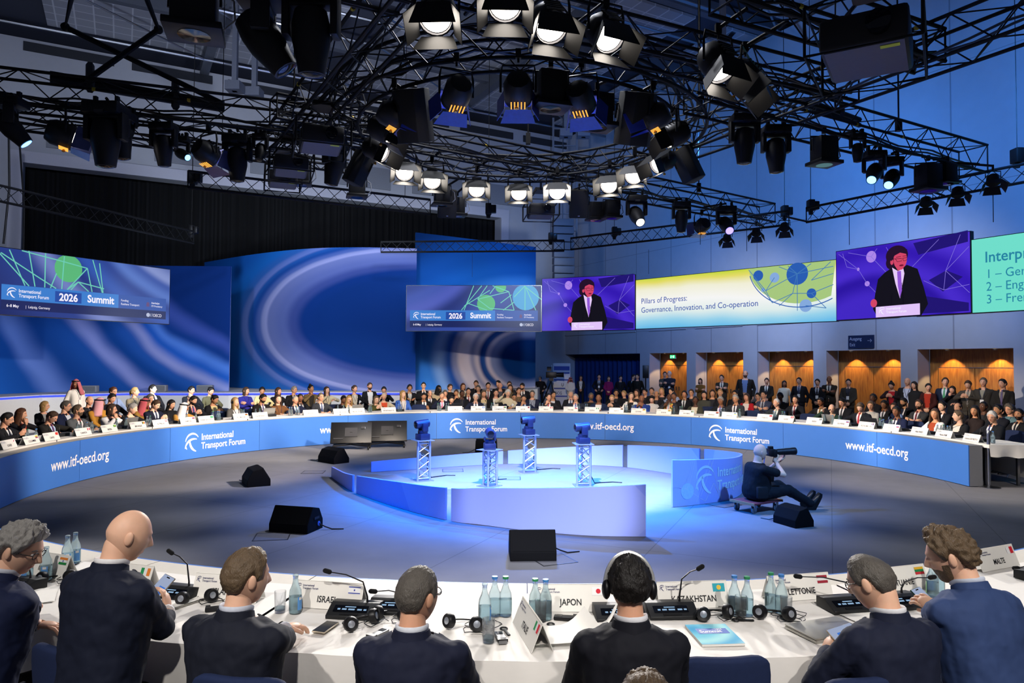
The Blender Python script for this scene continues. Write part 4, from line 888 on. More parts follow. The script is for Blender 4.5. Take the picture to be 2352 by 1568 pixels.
for px, py, lb in ((675, 245, 'thin steel chain dropping to the left cluster'), (1607, 250, 'steel chain dropping to the truss with the bright fresnel'), (2064, 300, 'thick steel chain dropping to the right truss'), (1605, 440, 'steel chain dropping to the truss below the ring'), (1213, 330, 'steel chain seen through the ring')):
    p = onz(px, py, ZR+.2); t = thing('lifting_chain', lb, 'chain', p, 0, 'lifting chains above the trusses')
    MB().tube([(0, 0, 0), (0, 0, cz-ZR-.25)], .016, 5).obj('chain', tr_m, t); MB().box((0, 0, .1), (.09, .09, .22)).obj('hook_block', black_m, t)
for o in [o for o in COL.objects if o.get('category') in ('stage lamp', 'loudspeaker', 'projector') and not o.parent and o.location.z > 5]:
    p = o.location; best = None            # lamps beside a truss sit on an outrigger tube clamped to its nearest chord
    for a, b in TRS:
        u = max(0, min(1, (p-a).dot(b-a)/(b-a).length_squared)); q = a.lerp(b, u); q.z -= .16
        if best is None or (q-p).length < (best-p).length: best = q
    rr = V((p.x-RCn.x, p.y-RCn.y, 0)); q = RCn + rr.normalized()*(RRad + (.22 if rr.length > RRad else -.22)); q.z = ZR - .22
    if (q-p).length < (best-p).length: best = q
    if (best-p).length > .03: MB().tube([V((0, 0, .03)), best - p], .024, 6).obj('outrigger_tube', tr_m, o)
# black articulated arms and rails above the trusses
def bars(name, label, pts, r, cat='rigging arm', up=0):
    t = thing(name, label, cat, pts[0][0]); o = pts[0][0]
    for pl in pts:
        MB().tube([p - o for p in pl], r, 6).obj('arm', tr_m, t)
    mb = MB()
    for pl in pts:
        for p in pl[1:-1]: mb.ell(p - o, (r*1.6,)*3, None, 8, 6)
    if mb.v: mb.obj('joint', tr_m, t)
bars('folding_arm', 'black folding rigging arms crossing at the top left', [[onz(170, -30, 8.2), onz(150, 62, 8.0), onz(512, 238, 6.9)], [onz(330, -20, 8.2), onz(364, 68, 8.0), onz(205, 180, 6.9)]], .05)
bars('guard_rail', 'black rail bar with two stubs over the right truss', [[onz(1845, 228, 6.8), onz(1975, 275, 6.8)], [onz(1845, 240, 6.7), onz(1975, 288, 6.7)], [onz(1935, 262, 6.7), onz(1933, 238, 7.0)]], .045)
bars('winch_beam', 'black double beam above the left lamp cluster', [[onz(115, 172, 7.0), onz(515, 240, 7.0)], [onz(115, 182, 6.9), onz(515, 250, 6.9)], [onz(207, 150, 7.4), onz(207, 205, 6.7)], [onz(403, 190, 7.4), onz(403, 245, 6.7)]], .07)
la = thing('line_array', 'tall grey line array loudspeaker column hanging on the wall left of the speaker screen', 'loudspeaker', at(1292, 650, 29.5))
for k in range(9): MB().box((.02*k*.3, .0, 2.5 - .32*k), (.85, .5, .29), Euler((.03*k, 0, .12)).to_matrix()).obj('cabinet', M('array_grey', '54565e', .6, var=.06), la, bevel=.02)
MB().tube([(0, 0, 2.6), (0, 0, cz - la.location.z)], .02, 5).obj('cable', steel_m, la)
lad = thing('wall_ladder', 'pale metal ladder frame on the wall above the line array', 'ladder', at(1297, 540, 33))
for sg in (-1, 1): MB().bar((sg*.55, 0, -.2), (sg*.55, 0, 5.5), .09).obj('stile', M('ladder_grey', '6e7078', .6, 0), lad)
for k in range(7): MB().bar((-.55, 0, .2+.8*k), (.55, 0, .2+.8*k), .06).obj('rung', M('ladder_grey'), lad)
for i, (px, y0, y1, yd) in enumerate(((20, 300, 560, 21), (45, 330, 620, 24))):
    a = at(px, y0, yd); b = at(px - 12 + 20*i, y1, yd)
    o = MB().tube([a, a.lerp(b, .5) + V((.1, 0, 0)), b], .03, 6).obj('hanging_cable', black_p); tag(o, 'black cable hanging down the far left wall, %s one' % ('thinner', 'thicker')[i], 'cable')
for i, (px, py) in enumerate(((1085, 570), (1200, 560), (1490, 560), (1608, 470), (1715, 490), (1950, 470), (2085, 450), (2280, 400))):
    yd = at(px, py, 20).y; p = onz(px, py, 5.9) if i in (0, 2, 3, 4, 5, 6, 7) else None
    if p is None: continue
    o = MB().tube([(p.x, p.y, 5.72), (p.x, p.y, 4.95)], .007, 4).obj('suspension_wire', tr_m); tag(o, 'thin wire holding a hanging screen, %s' % ('above the middle title screen', '', 'above the left speaker screen', 'above the slide on its left', 'above the slide near its middle', 'above the right speaker screen on its left', 'above the right speaker screen on its right', 'above the mint screen')[i], 'wire')

# ================================================================== things on the tables
TT = TZ + .003
card_m = M('card_white', 'ece9e2', .6, var=.02); ink_m = M('ink_black', '16161a', .6); navy_ink = M('ink_navy', '2a2f62', .6)
def to_rz(d): return atan2(d.y, d.x) + pi/2          # local -Y looks along d
TH = atan2(.055, .135)
CX = Matrix.Translation((0, -.055, 0)) @ Matrix.Rotation(-TH, 4, 'X')
def card(p, rz, text, flag, label, w=.41, near=False):
    t = thing('name_card', label, 'name card', (p.x, p.y, TT), rz, 'folded name cards on the tables'); h = .146
    mb = MB(); k = .0012
    for s in (1, -1):
        a = [(-w/2, s*-.055, 0), (w/2, s*-.055, 0), (w/2, 0, .135), (-w/2, 0, .135)]; b = [(x, y + s*.003, z) for x, y, z in a]
        mb.add(a + b, [(0, 1, 2, 3), (7, 6, 5, 4), (0, 4, 5, 1), (1, 5, 6, 2), (3, 7, 4, 0)] if s > 0 else [(3, 2, 1, 0), (4, 5, 6, 7), (1, 5, 4, 0), (2, 6, 5, 1), (0, 4, 7, 3)])
    mb.obj('folded_card', card_m, t, smooth=0)
    ls = text.split('/'); P = []
    for i, s in enumerate(ls):
        v, f = text2d(s, .048 if len(ls) == 1 else .034, .016, .84); sc = min(1, .32/wid(v)); P.append((v, f, -wid(v)*sc/2, .034 + (len(ls)-1-i)*.034 - (.010 if len(ls) > 1 else 0), sc))
    flat(merge2d(P), CX, 'lettering', ink_m, t, off=.002)
    v, f = itf_mark(.032); flat(merge2d([(v, f, -w/2+.014, h-.050, 1)]), CX, 'forum_logo', navy_ink, t, off=.002)
    if flag:
        mb = MB(); x0, y0, fw, fh = w/2-.086, h-.060, .070, .044; kind, cols = flag[0], flag[1:].split(','); ms = []
        def q(a, b, c, d, col, lay):
            if col not in ms: ms.append(col)
            mb.mi = ms.index(col); mb.add([(x0+a*fw, -.002-.0006*lay, y0+b*fh), (x0+c*fw, -.002-.0006*lay, y0+b*fh), (x0+c*fw, -.002-.0006*lay, y0+d*fh), (x0+a*fw, -.002-.0006*lay, y0+d*fh)], [(0, 1, 2, 3)], CX)
        bands = [c for c in cols if '@' not in c]; n = len(bands)
        for i, c in enumerate(bands): q(*((0, 1-(i+1)/n, 1, 1-i/n) if kind == 'h' else (i/n, 0, (i+1)/n, 1)), c, 0)
        for c in cols:
            if '@' in c:
                col, sh = c.split('@')
                if sh == 'o':
                    if col not in ms: ms.append(col)
                    mb.mi = ms.index(col); v, f = disc2d(x0+.5*fw, y0+.5*fh, .3*fh, 16); mb.add([(a, -.0032, b) for a, b in v], f, CX)
                elif sh == '+': q(.42, .2, .58, .8, col, 1); q(.25, .4, .75, .6, col, 1)
                elif sh == 'n': q(.30, 0, .44, 1, col, 1); q(0, .42, 1, .58, col, 1)
                elif sh == 'c': q(0, .5, .42, 1, col, 1)
                elif sh == 'l': q(0, 0, .28, 1, col, 1)
                elif sh == 'i': q(0, .08, 1, .2, col, 1); q(0, .8, 1, .92, col, 1); q(.44, .4, .56, .6, col, 1)
                else: q(.44, .38, .56, .62, col, 1)
        mb.obj('flag', [M('flag_' + c, c, .6, var=.02) for c in ms], t, smooth=0)
    return t
FAR = '''18|CORÉE|he8e8e8,c03040@o|at the left edge reading CORÉE
70|COLOMBIE|he8c020,e8c020,2040a0,c02030|reading COLOMBIE with a yellow, blue and red flag
116|CHINE|hd02020,e8d040@s|reading CHINE with a red flag
189|CANADA|vd02030,e8e8e8,d02030|reading CANADA
249|BRÉSIL|h209040,e8d040@o|reading BRÉSIL with a green flag
315|BELGIQUE|v181818,e8c830,c02030|reading BELGIQUE
367|AUTRICHE|hd03040,e8e8e8,d03040|reading AUTRICHE
430|ARMENIE|hc02030,3040a0,e09030|reading ARMENIE
472|ARABIE SAOUDITE|h209050,e8e8e8@s|reading ARABIE SAOUDITE
552|ALLEMAGNE|h181818,c02020,e0b020|reading ALLEMAGNE
596|VICE-PRESIDENT||reading VICE-PRESIDENT
713|PRESIDENT||reading PRESIDENT
782|SECRETAIRE GENERAL||reading SECRETAIRE GENERAL
820|Melinda CRANE||with a person's name right of the SECRETAIRE GENERAL card
892|SECRETARIAT FIT||reading SECRETARIAT FIT
1045|CESAM-ENU||reading CESAM left of the silver haired man
1098|CEE-ONU|h5a90d0,e8e8e8@o|reading CEE-ONU with a pale blue flag
1147|TURKMENISTAN|h208848,b04030@l|reading TURKMENISTAN with a green flag
1201|QATAR|h8a1838,e8e8e8@l|reading QATAR with a maroon flag
1254|PEROU|vd02030,e8e8e8,d02030|reading PEROU
1311|PANAMA|he8e8e8,d02030,2040a0@c|reading PANAMA
1360|NIGERIA|v209050,e8e8e8,209050|reading NIGERIA
1416|KENYA|h181818,b02030,208040|reading KENYA
1467|GUYANA|h209050,e0c030,c03030@l|reading GUYANA
1525|GHANA|hc02030,e0c030,208040|reading GHANA
1578|BAHAMAS|h20a0b0,e0c030,20a0b0,181818@l|reading BAHAMAS
1635|ANGOLA|hc02030,181818,e0c030@s|reading ANGOLA
1676|UKRAINE|h3060c0,e8d040|reading UKRAINE with a blue and yellow flag
1758|TÜRKIYE|hd02030,e8e8e8@s|reading TÜRKIYE with a red flag
1807|SUISSE|hd02030,f0f0f0@+|reading SUISSE with a red flag and white cross
1872|SUÈDE|h3060a8,e8d040@n|reading SUÈDE with a blue and yellow cross flag
1934|SLOVÉNIE|he8e8e8,3050b0,c02030|reading SLOVÉNIE
1992|ROYAUME-UNI|h283a80,e8e8e8@n,c02030@+|reading ROYAUME-UNI
2049|RÉPUBLIQUE/SLOVAQUE|he8e8e8,3050b0,c02030,c02030@s|reading RÉPUBLIQUE SLOVAQUE on two lines
2114|Hiba FARES||with a person's name before the woman with long brown hair
2170|Naoki FUJII||with a person's name second from the right end of the table
2234|Umberto DE PRETTO||with a person's name at the right end of the table'''
far_cards = []
for ln in FAR.split('\n'):
    px, tx, fl, lb = ln.split('|'); p = onring(float(px), 950, RR+.36); far_cards.append((float(px), tx if 'person' not in lb else None, lb))
    card(p, to_rz(RC - p), tx, fl, 'white folded name card ' + lb)
def near_card(px):
    c = min((c for c in far_cards if c[1]), key=lambda c: abs(c[0]-px)); return c[1].split('/')[0], ('left of' if px < c[0]-8 else 'right of' if px > c[0]+8 else 'behind')
# ---- bottles
glass_b, nt, bs = NM('bottle_glass'); bs.inputs['Base Color'].default_value = lin('c9e9f5'); bs.inputs['Roughness'].default_value = .06
bs.inputs['Transmission Weight'].default_value = .85; bs.inputs['Alpha'].default_value = .72; bs.inputs['IOR'].default_value = 1.2; bs.inputs['Specular IOR Level'].default_value = .8
clear_g, nt, bs = NM('clear_glass'); bs.inputs['Base Color'].default_value = (.93, .96, 1, 1); bs.inputs['Roughness'].default_value = .03
bs.inputs['Transmission Weight'].default_value = .95; bs.inputs['IOR'].default_value = 1.25; bs.inputs['Alpha'].default_value = .5
caps = [M('cap_green', '3c9a64', .35, .4), M('cap_blue', '4a8ad0', .35, .4), M('cap_silver', 'b8bcc4', .3, .8)]
labs = [M('label_green', '9ccf9a', .6), M('label_blue', '5f9cdc', .6), M('label_pale', 'c8d8e4', .6)]
BP = [(.026, 0), (.033, .004), (.034, .02), (.034, .10), (.031, .125), (.020, .150), (.0140, .172), (.0135, .196), (.0155, .199), (.0155, .206), (.0135, .208)]
def bottle(p, label, k=0, hi=False, rz=0, opened=False):
    t = thing('water_bottle', label, 'bottle', (p.x, p.y, TT), rz, 'small blue glass water bottles on the tables')
    mobj('glass', cached(('bot', hi), lambda: MB().lathe(BP, 20 if hi else 10).mesh('glass', glass_b, 60)), t)
    if not opened: mobj('cap', cached(('cap', k), lambda: MB().lathe([(.0165, .200), (.0170, .205), (.0155, .213), (.001, .214)], 12).mesh('cap', caps[k])), t)
    if hi:
        o = MB().grid(lambda u, v: V((.0346*sin(-.55+1.1*u), -.0346*cos(-.55+1.1*u), .022 + .07*v)), 8, 1).obj('paper_label', labs[k % 3], t)
        MB().grid(lambda u, v: V((.0352*sin(-.3+.6*u), -.0352*cos(-.3+.6*u), .075 + .015*v)), 5, 1).obj('label_mark', card_m, t)
        MB().lathe([(.0305, .006), (.0315, .09), (.001, .091)], 16).obj('water', M('water', 'cfe6ee', .05, trans=.9, ior=1.1), t)
    return t
FB = [64, 84, 179, 185.5, 200, 212, 268, 290, 338, 345, 429, 450, 489, 500, 504, 555, 560, 587, 596.5, 665, 670, 681, 686, 776, 789, 800, 848, 852, 916, 921, 1006, 1011, 1025, 1030, 1111, 1115, 1129, 1133, 1217, 1240, 1246, 1326, 1330, 1345, 1349, 1435, 1439, 1452, 1456, 1548, 1562, 1566, 1657, 1663, 1699, 1777, 1781, 1797, 1802, 1893, 1898, 1913, 1927, 2021, 2029, 2043, 2048, 2153, 2161, 2167, 2176, 2182, 2270, 2280]
byc = {}
for px in FB: byc.setdefault(near_card(px), []).append(px)
ORD = ('first', 'second', 'third', 'fourth', 'fifth', 'sixth', 'seventh', 'eighth', 'ninth')
for i, px in enumerate(FB):
    c, side = near_card(px); row = byc[c, side]; k = row.index(px)
    if len(row) == 1: lb = 'blue glass water bottle on the far table %s the %s card' % (side, c)
    else: lb = '%s blue glass bottle from the left of those %s the %s card' % (ORD[k], side, c)
    p = onring(px, 945, RR + (.50 if i % 3 else .58)); bottle(p, lb, i % 3)
# ---- microphone consoles
con_m = M('console_black', '191a1c', .5, var=.15); disp_m = M('console_display', '9fc4e8', emit=.8)
def console(p, rz, label, tip, near=False, w=.27):
    """sloping desk unit with display, seat for a gooseneck ending at tip (local)"""
    t = thing('microphone_console', label, 'microphone', (p.x, p.y, TT), rz, 'black microphone consoles on the tables'); d = .17
    MB().rings([[V((x, -d/2, 0)), V((x, d/2, 0)), V((x, d/2, .055)), V((x, d/2-.07, .062)), V((x, -d/2, .018))] for x in (-w/2, w/2)]).obj('body', con_m, t, bevel=.003)
    sl = Matrix.Translation((0, -d/2, .0185)) @ Matrix.Rotation(atan2(.044, .10), 4, 'X')
    mb = MB(); mb.box((-.01, .055, .001), (.19, .05, .002), None, sl); mb.obj('display_bezel', glass_d, t)
    if near:
        mb = MB()
        for x, w_ in ((-.075, .015), (-.045, .025), (-.005, .035), (.04, .025), (.07, .015)): mb.box((x, .050, .0025), (w_, .010, .001), None, sl)
        mb.box((-.015, .068, .0025), (.06, .006, .001), None, sl); mb.obj('display_keys', disp_m, t)
        mb = MB(); mb.box((-.01, .015, .002), (.10, .012, .003), None, sl); mb.obj('button_bar', black_p, t)
    tip = V(tip); b = V((.06, .03, .058)); m_ = V((b.x, b.y, tip.z*.55 + .03)) + (tip-b)*.12
    MB().tube([b, b + V((0, 0, .03)), m_, m_.lerp(tip, .5) + V((0, 0, .012)), tip], [.007, .005, .0042, .0035, .003], 7).obj('gooseneck', black_p, t)
    dr = (tip - m_).normalized(); MB().capsule(tip, tip + dr*.026, .013, .013, 10).obj('mic_head', M('foam_black', '0e0e10', .95, bump=.5, bscale=600), t)
    return t
for i, (px, tx, lb) in enumerate(far_cards):
    if i % 2 == 0 or px > 1900:
        p = onring(px + 24, 945, RR+.62); nm = tx.split('/')[0] if tx else lb.replace('with a person\'s name ', '')
        console(p, to_rz(p - RC), 'black microphone console on the far table right of the %s card' % nm if tx else 'black microphone console right of the name card ' + lb[lb.find('name ')+5:][:60], ((-.02, -.12, .30), (.08, -.10, .26), (0, -.14, .22))[i % 3])
# ---- laptops and papers on the far table
def laptop(p, rz, label, m, open_=True, w=.32):
    t = thing('laptop', label, 'laptop', (p.x, p.y, TT), rz)
    MB().box((0, 0, .008), (w, .22, .016)).obj('keyboard_base', m, t, bevel=.004)
    if open_: MB().box((0, .125, .115), (w, .008, .21), Euler((-.3, 0, 0)).to_matrix()).obj('lid', m, t, bevel=.003)
    else: MB().box((0, 0, .021), (w, .22, .008)).obj('lid', m, t, bevel=.003)
    return t
silver = M('laptop_silver', 'b4b2aa', .35, .7, var=.04); darkl = M('laptop_dark', '2a2b30', .4, .5)
for px, lb, m in ((291, 'silver laptop open behind the BRÉSIL card', silver), (612, 'grey laptop open right of the VICE-PRESIDENT card', silver), (818, 'silver laptop open behind the name card of the curly blond woman', silver), (1048, 'dark laptop open behind the CESAM card', darkl), (1910, 'silver laptop open before the man in the green jacket', silver), (2010, 'dark laptop open right of the ROYAUME-UNI card', darkl)):
    p = onring(px, 945, RR+.68); laptop(p, to_rz(p - RC), lb, m)
# ---- front row chairs
nav = M('chair_navy', '18264a', .85, var=.15, scale=50, bump=.2, bscale=700); chrome = M('chrome', 'b8bac0', .18, 1, var=.04)
def chair(p, rz, label, w=.45, m=None, scale=1):
    t = thing('conference_chair', label, 'chair', (p.x, p.y, p.z if p.z < .5 and p.z > 0 else 0), rz, 'padded conference chairs', scale); m = m or nav
    MB().grid(lambda u, v: V(((u-.5)*w*(1-.10*max(0, (v-.7)/.3)**2), -.20 - .03*v + .05*(2*u-1)**2 + .0, .50 + .37*v - (.025*abs(2*u-1)**6 if v > .9 else 0))), 12, 8).obj('backrest', m, t)
    o = [c for c in t.children][0]; sm = o.modifiers.new('pad', 'SOLIDIFY'); sm.thickness = .045; sm.offset = 0; b = o.modifiers.new('round', 'BEVEL'); b.width = .018; b.segments = 3; b.limit_method = 'ANGLE'
    MB().box((0, .02, .45), (w, .44, .06)).obj('seat', m, t, bevel=.025)
    for sx in (-1, 1):
        MB().tube([(sx*.22, .2, 0), (sx*.22, -.12, .42)], .012, 7).obj('leg', chrome, t); MB().tube([(sx*.24, -.24, 0), (sx*.24, -.02, .42), (sx*.24, -.1, .42), (sx*.238, -.215, .66)], .012, 7).obj('leg', chrome, t)
    MB().box((-.24, -.215, .63), (.018, .03, .10)).box((.24, -.215, .63), (.018, .03, .10)).obj('back_bracket', chrome, t)
    return t
for px, r_, lb in ((518, 10.3, 'dark empty chair in the second row left of the blond woman in the headset'), (512, 9.3, 'navy empty chair behind the far table right of the ARABIE SAOUDITE card'), (573, 9.35, 'navy empty chair behind the far table right of the ALLEMAGNE card'), (770, 10.2, 'dark empty chair behind the SECRETAIRE GENERAL card'), (908, 10.3, 'dark empty chair left of the blue blazer'), (965, 9.3, 'navy chair behind the far table left of the CESAM card'), (1605, 9.4, 'navy empty chair right of the BAHAMAS card'), (1622, 10.2, 'navy empty chair in the second row behind the ANGOLA card'), (1721, 9.3, 'navy empty chair between the UKRAINE and TÜRKIYE cards'), (1848, 9.3, 'navy empty chair left of the SUÈDE card'), (2088, 9.4, 'dark empty chair right of the RÉPUBLIQUE SLOVAQUE card'), (2310, 9.5, 'navy chair under the right end of the far table')):
    p = onring(px, 930, r_); d = RC - p; chair(V((p.x, p.y, 0)), atan2(d.y, d.x) - pi/2, lb)
# ---- metal post at the right end
t = thing('barrier_post', 'steel barrier post standing at the right end of the far table', 'post', onz(2272, 1119))
MB().lathe([(.17, 0), (.17, .012), (.05, .03), (.028, .04)], 24).obj('base', steel_m, t); MB().lathe([(.028, .03), (.028, .93), (.034, .935), (.034, .98), (.02, 1.0)], 16).obj('pole', steel_m, t)
# ================================================================== the arena floor: wedges, cameras, monitors
wed_m = M('wedge_black', '0b0b0d', .75, var=.25, bump=.15, bscale=300, spec=.12); wgr = M('wedge_grille', '0f0f11', .8, var=.6, scale=300, spec=.1)
def wedge(px, py, rz, label, w=.54, sc=1):
    p = onz(px, py); t = thing('stage_monitor', label, 'stage monitor', (p.x, p.y, 0), rz, 'black wedge loudspeakers on the arena floor', sc)
    prof = [(-.19, 0), (.19, 0), (.19, .12), (.10, .27), (-.06, .31), (-.19, .10)]
    MB().rings([[V((x, a, b)) for a, b in prof] for x in (-w/2, w/2)]).obj('cabinet', wed_m, t, smooth=0, bevel=.008)
    n_ = V((0, -.21, .13)).normalized(); c = V((0, -.125, .205)) + n_*.004
    MB().box(c, (w-.05, .235, .008), Matrix((V((1, 0, 0)), V((0, .13, .21)).normalized(), n_)).transposed()).obj('grille', wgr, t)
    MB().box((w/2+.003, .03, .16), (.006, .12, .03)).obj('handle', black_p, t); MB().lathe([(.03, 0), (.03, .008)], 12, Matrix.Translation((w/2+.001, .08, .08)) @ Matrix.Rotation(pi/2, 4, 'Y')).obj('connector', M('connector_blue', '3c6ac8', .4), t)
    MB().tube([(w/2, .08, .08), (w/2+.08, .10, .04), (w/2+.16, .13, .008), (w/2+.30, .18, .006)], .008, 6).obj('cable', black_p, t)
wedge(588, 1112, 2.1, 'black wedge monitor on the floor left of the centre stage'); wedge(766, 1061, 2.4, 'black wedge monitor before the two tilted screens', .6)
wedge(680, 1216, -.25, 'black wedge monitor on the floor at the front left'); wedge(1222, 1278, .05, 'black wedge monitor on the floor at the front centre', .5); wedge(1822, 1204, 1.95, 'black wedge monitor on the floor beside the sitting photographer', .5, .82)
wedge(1117, 1038, 3.1, 'black wedge monitor behind the centre stage', .5)
alu = M('aluminium', 'c9ccd2', .3, .85, var=.05); cam_m = M('camera_navy', '1b2340', .35, .2, var=.15)
def tower(px, py, rz, yaw, label, h=.72):
    p = onz(px, py); t = thing('camera_tower', label, 'camera stand', (p.x, p.y, 0), rz, 'truss stands on the centre stage'); w = .115
    cs = [(w*1.15*cos(a), w*1.15*sin(a)) for a in (pi/2, pi/2+2.094, pi/2+4.189)]
    for c in cs: MB().tube([(c[0], c[1], .012), (c[0], c[1], h)], .022, 10).obj('chord', alu, t)
    mb = MB()
    for k in range(3):
        a, b = cs[k], cs[(k+1) % 3]
        for i in range(4):
            z0, z1 = .06 + (h-.12)*i/4, .06 + (h-.12)*(i+1)/4; u, v = (a, b) if i % 2 else (b, a); mb.tube([(*u, z0), (*v, z1)], .008, 6); mb.tube([(*v, z0), (*u, z1)], .008, 6)
        for z in (.05, h-.05): mb.tube([(*a, z), (*b, z)], .009, 6)
    mb.obj('lacing', alu, t); MB().box((0, 0, .006), (.32, .32, .012)).obj('foot_plate', alu, t); MB().box((0, 0, h+.006), (.33, .33, .012)).obj('top_plate', alu, t)
    MB().tube([(.12, .1, h), (.17, .12, h-.2), (.14, .12, .2), (.25, .2, .01), (.6, .3, .008), (.75, .22, .008)], .009, 6).obj('cable', black_p, t)
    c = thing('ptz_camera', label.replace('truss stand', 'remote camera').replace('holding a camera', 'on its stand'), 'camera', (p.x, p.y, h+.012), yaw, 'remote cameras on the truss stands')
    MB().box((0, 0, .055), (.20, .20, .11)).obj('base', cam_m, c, bevel=.012); MB().box((0, .102, .05), (.15, .006, .07)).obj('socket_plate', M('socket_grey', '70747c', .4, .4), c)
    MB().lathe([(.085, .11), (.09, .12), (.09, .16), (.07, .17)], 20).obj('turntable', cam_m, c)
    MB().bar((.085, 0, .15), (.085, 0, .30), .045, .11).bar((-.085, 0, .15), (-.085, 0, .22), .03, .08).obj('yoke', cam_m, c, bevel=.01)
    X = Matrix.Translation((0, -.01, .285)) @ Matrix.Rotation(pi/2 + .08, 4, 'X')
    MB().lathe([(.055, -.13), (.072, -.12), (.075, .12), (.07, .14), (.06, .145)], 20, X).obj('head', cam_m, c); MB().lathe([(.058, .146), (.03, .156), (.001, .16)], 18, X).obj('lens', glass_d, c)
    MB().box((0, .12, .095), (.03, .006, .015)).obj('tally_light', M('led_green', '50ff70', emit=1.5), c)
tower(970, 1103, .5, -.9, 'truss stand holding a camera at the left of the centre stage'); tower(1124, 1116, .9, .15, 'truss stand holding a camera at the front of the centre stage', .62)
tower(1214, 1084, .3, -1.2, 'truss stand holding a camera at the back of the centre stage'); tower(1339, 1115, .1, -1.3, 'truss stand holding a camera at the right of the centre stage')
def tvmon(px, py, rz, label):
    p = onz(px, py); t = thing('floor_screen', label, 'monitor', (p.x, p.y, 0), rz, 'tilted screens on low wheeled stands'); R = Euler((-.55, 0, 0)).to_matrix(); c = V((0, .05, .40)); X = Matrix.Translation(c) @ R.to_4x4()
    MB().box((0, 0, 0), (.98, .045, .56), None, X).obj('panel', black_p, t, bevel=.006); mb = MB()
    for x, z, w_, h_ in ((0, 0, .30, .24), (-.3, -.17, .22, .03), (.28, .12, .09, .06)): mb.box((x, -.032, z), (w_, .02, h_), None, X)
    mb.obj('rear_fittings', M('tv_back', '26262a', .5), t); MB().box((.3, -.024, .12), (.08, .004, .05), None, X).obj('rating_plate', M('plate_grey', '62666e', .5), t)
    MB().bar((0, .0, .14), (0, .04, .42), .06).obj('column', black_m, t); mb = MB()
    for sx in (-1, 1): mb.bar((0, 0, .13), (sx*.42, -.16, .10), .04); mb.bar((0, 0, .13), (sx*.42, .2, .10), .04)
    mb.obj('stand_feet', black_m, t)
    for sx in (-1, 1):
        for y in (-.16, .2): MB().lathe([(.04, -.018), (.045, -.012), (.045, .012), (.04, .018)], 12, Matrix.Translation((sx*.42, y, .045)) @ Matrix.Rotation(pi/2, 4, 'Y')).box((sx*.42, y, .075), (.05, .03, .05)).obj('caster', black_p, t)
tvmon(806, 1032, .16, 'tilted screen on a low wheeled stand, left of two seen from behind'); tvmon(889, 1027, .16, 'tilted screen on a low wheeled stand, right of two seen from behind')
for i, (px, py, a) in enumerate(((720, 1084, .1), (625, 1232, .2), (1040, 1080, .1), (1270, 1285, .4), (1170, 1098, 0), (1660, 1158, .6))):
    p = onz(px, py); t = thing('floor_box', 'flush floor box lid, %s' % ('left of the centre stage', 'beside the front left wedge monitor', 'inside the stage at its back left', 'beside the front centre wedge monitor', 'inside the stage between the camera stands', 'beside the stage logo wall')[i], 'floor box', (p.x, p.y, 0), a, 'floor boxes in the arena')
    mb = MB(); mb.box((0, .19, .002), (.4, .012, .004)); mb.box((0, -.19, .002), (.4, .012, .004)); mb.box((.2, 0, .002), (.012, .39, .004)); mb.box((-.2, 0, .002), (.012, .39, .004)); mb.obj('frame', M('box_frame', '2a2b30', .5), t); MB().box((0, 0, .001), (.39, .37, .003)).obj('lid', M('box_lid', '6c6c72', .85), t)
# ---- things among the crowd
bn = onwall(1290, 900, 2.0); t = thing('roll_up_banner', 'tall white sponsor banner with blue bars before the navy drape', 'banner', (bn.x, bn.y, 0), to_rz(-bn))
MB().box((0, 0, 1.08), (.85, .02, 2.1)).obj('panel', M('banner_white', 'c6c8d2', .6), t); MB().box((0, .03, .04), (.9, .2, .08)).obj('base', steel_m, t)
put2 = lambda shapes, m, nm: flat(merge2d([(v, f, 0, 0, 1) for v, f in shapes]), Matrix.Translation((0, -.012, 0)), nm, m, t, off=.002)
put2([rect2d(-.38, 1.78, .38, 1.98)] + [rect2d(-.38, y, .38, y+.07) for y in (1.62, 1.28, .86, .48)], M('banner_blue', '3a4c9c', .6), 'blue_bars')
flat(merge2d([(*text2d('BCG', .20, .006, .84), -.32, .60, 1), (*text2d('U', .22, .02, .84), -.02, 1.0, 1)]), Matrix.Translation((0, -.012, 0)), 'lettering', M('banner_ink', '30323c', .6), t, off=.002)
vc = onwall(1266, 900, 3.1); t = thing('video_camera', 'large black broadcast camera on a tripod operated by the cameraman', 'video camera', (vc.x, vc.y, 0), to_rz(V((1, -.3, 0))) + .2)
for a in (0, 2.1, 4.2): MB().tube([(.5*sin(a), .5*cos(a), 0), (0, 0, 1.3)], .03, 8).obj('leg', black_m, t)
MB().box((0, 0, 1.58), (.22, .5, .28)).obj('body', black_p, t, bevel=.02); MB().lathe([(.10, 0), (.11, .3), (.13, .34)], 16, Matrix.Translation((0, -.25, 1.58)) @ Matrix.Rotation(pi/2, 4, 'X')).obj('lens', black_m, t)
MB().box((-.02, .1, 1.86), (.26, .2, .2)).obj('viewfinder', black_p, t); MB().box((0, -.02, 2.0), (.12, .02, .06)).obj('camera_tag', card_m, t); MB().box((0, 0, 1.36), (.16, .2, .14)).obj('tripod_head', black_m, t)
sp_ = onwall(1483, 860, .9); t = thing('speaker_on_stand', 'slim black speaker on a stand beside the first wooden door', 'loudspeaker', (sp_.x, sp_.y, 0), to_rz(-sp_))
MB().tube([(0, 0, 0), (0, 0, 1.5)], .025, 8).obj('pole', black_m, t); MB().box((0, 0, 1.78), (.26, .24, .56)).obj('cabinet', black_p, t, bevel=.02)
for a in (0, 2.1, 4.2): MB().tube([(.35*sin(a), .35*cos(a), .01), (0, 0, .45)], .014, 6).obj('leg', black_m, t)
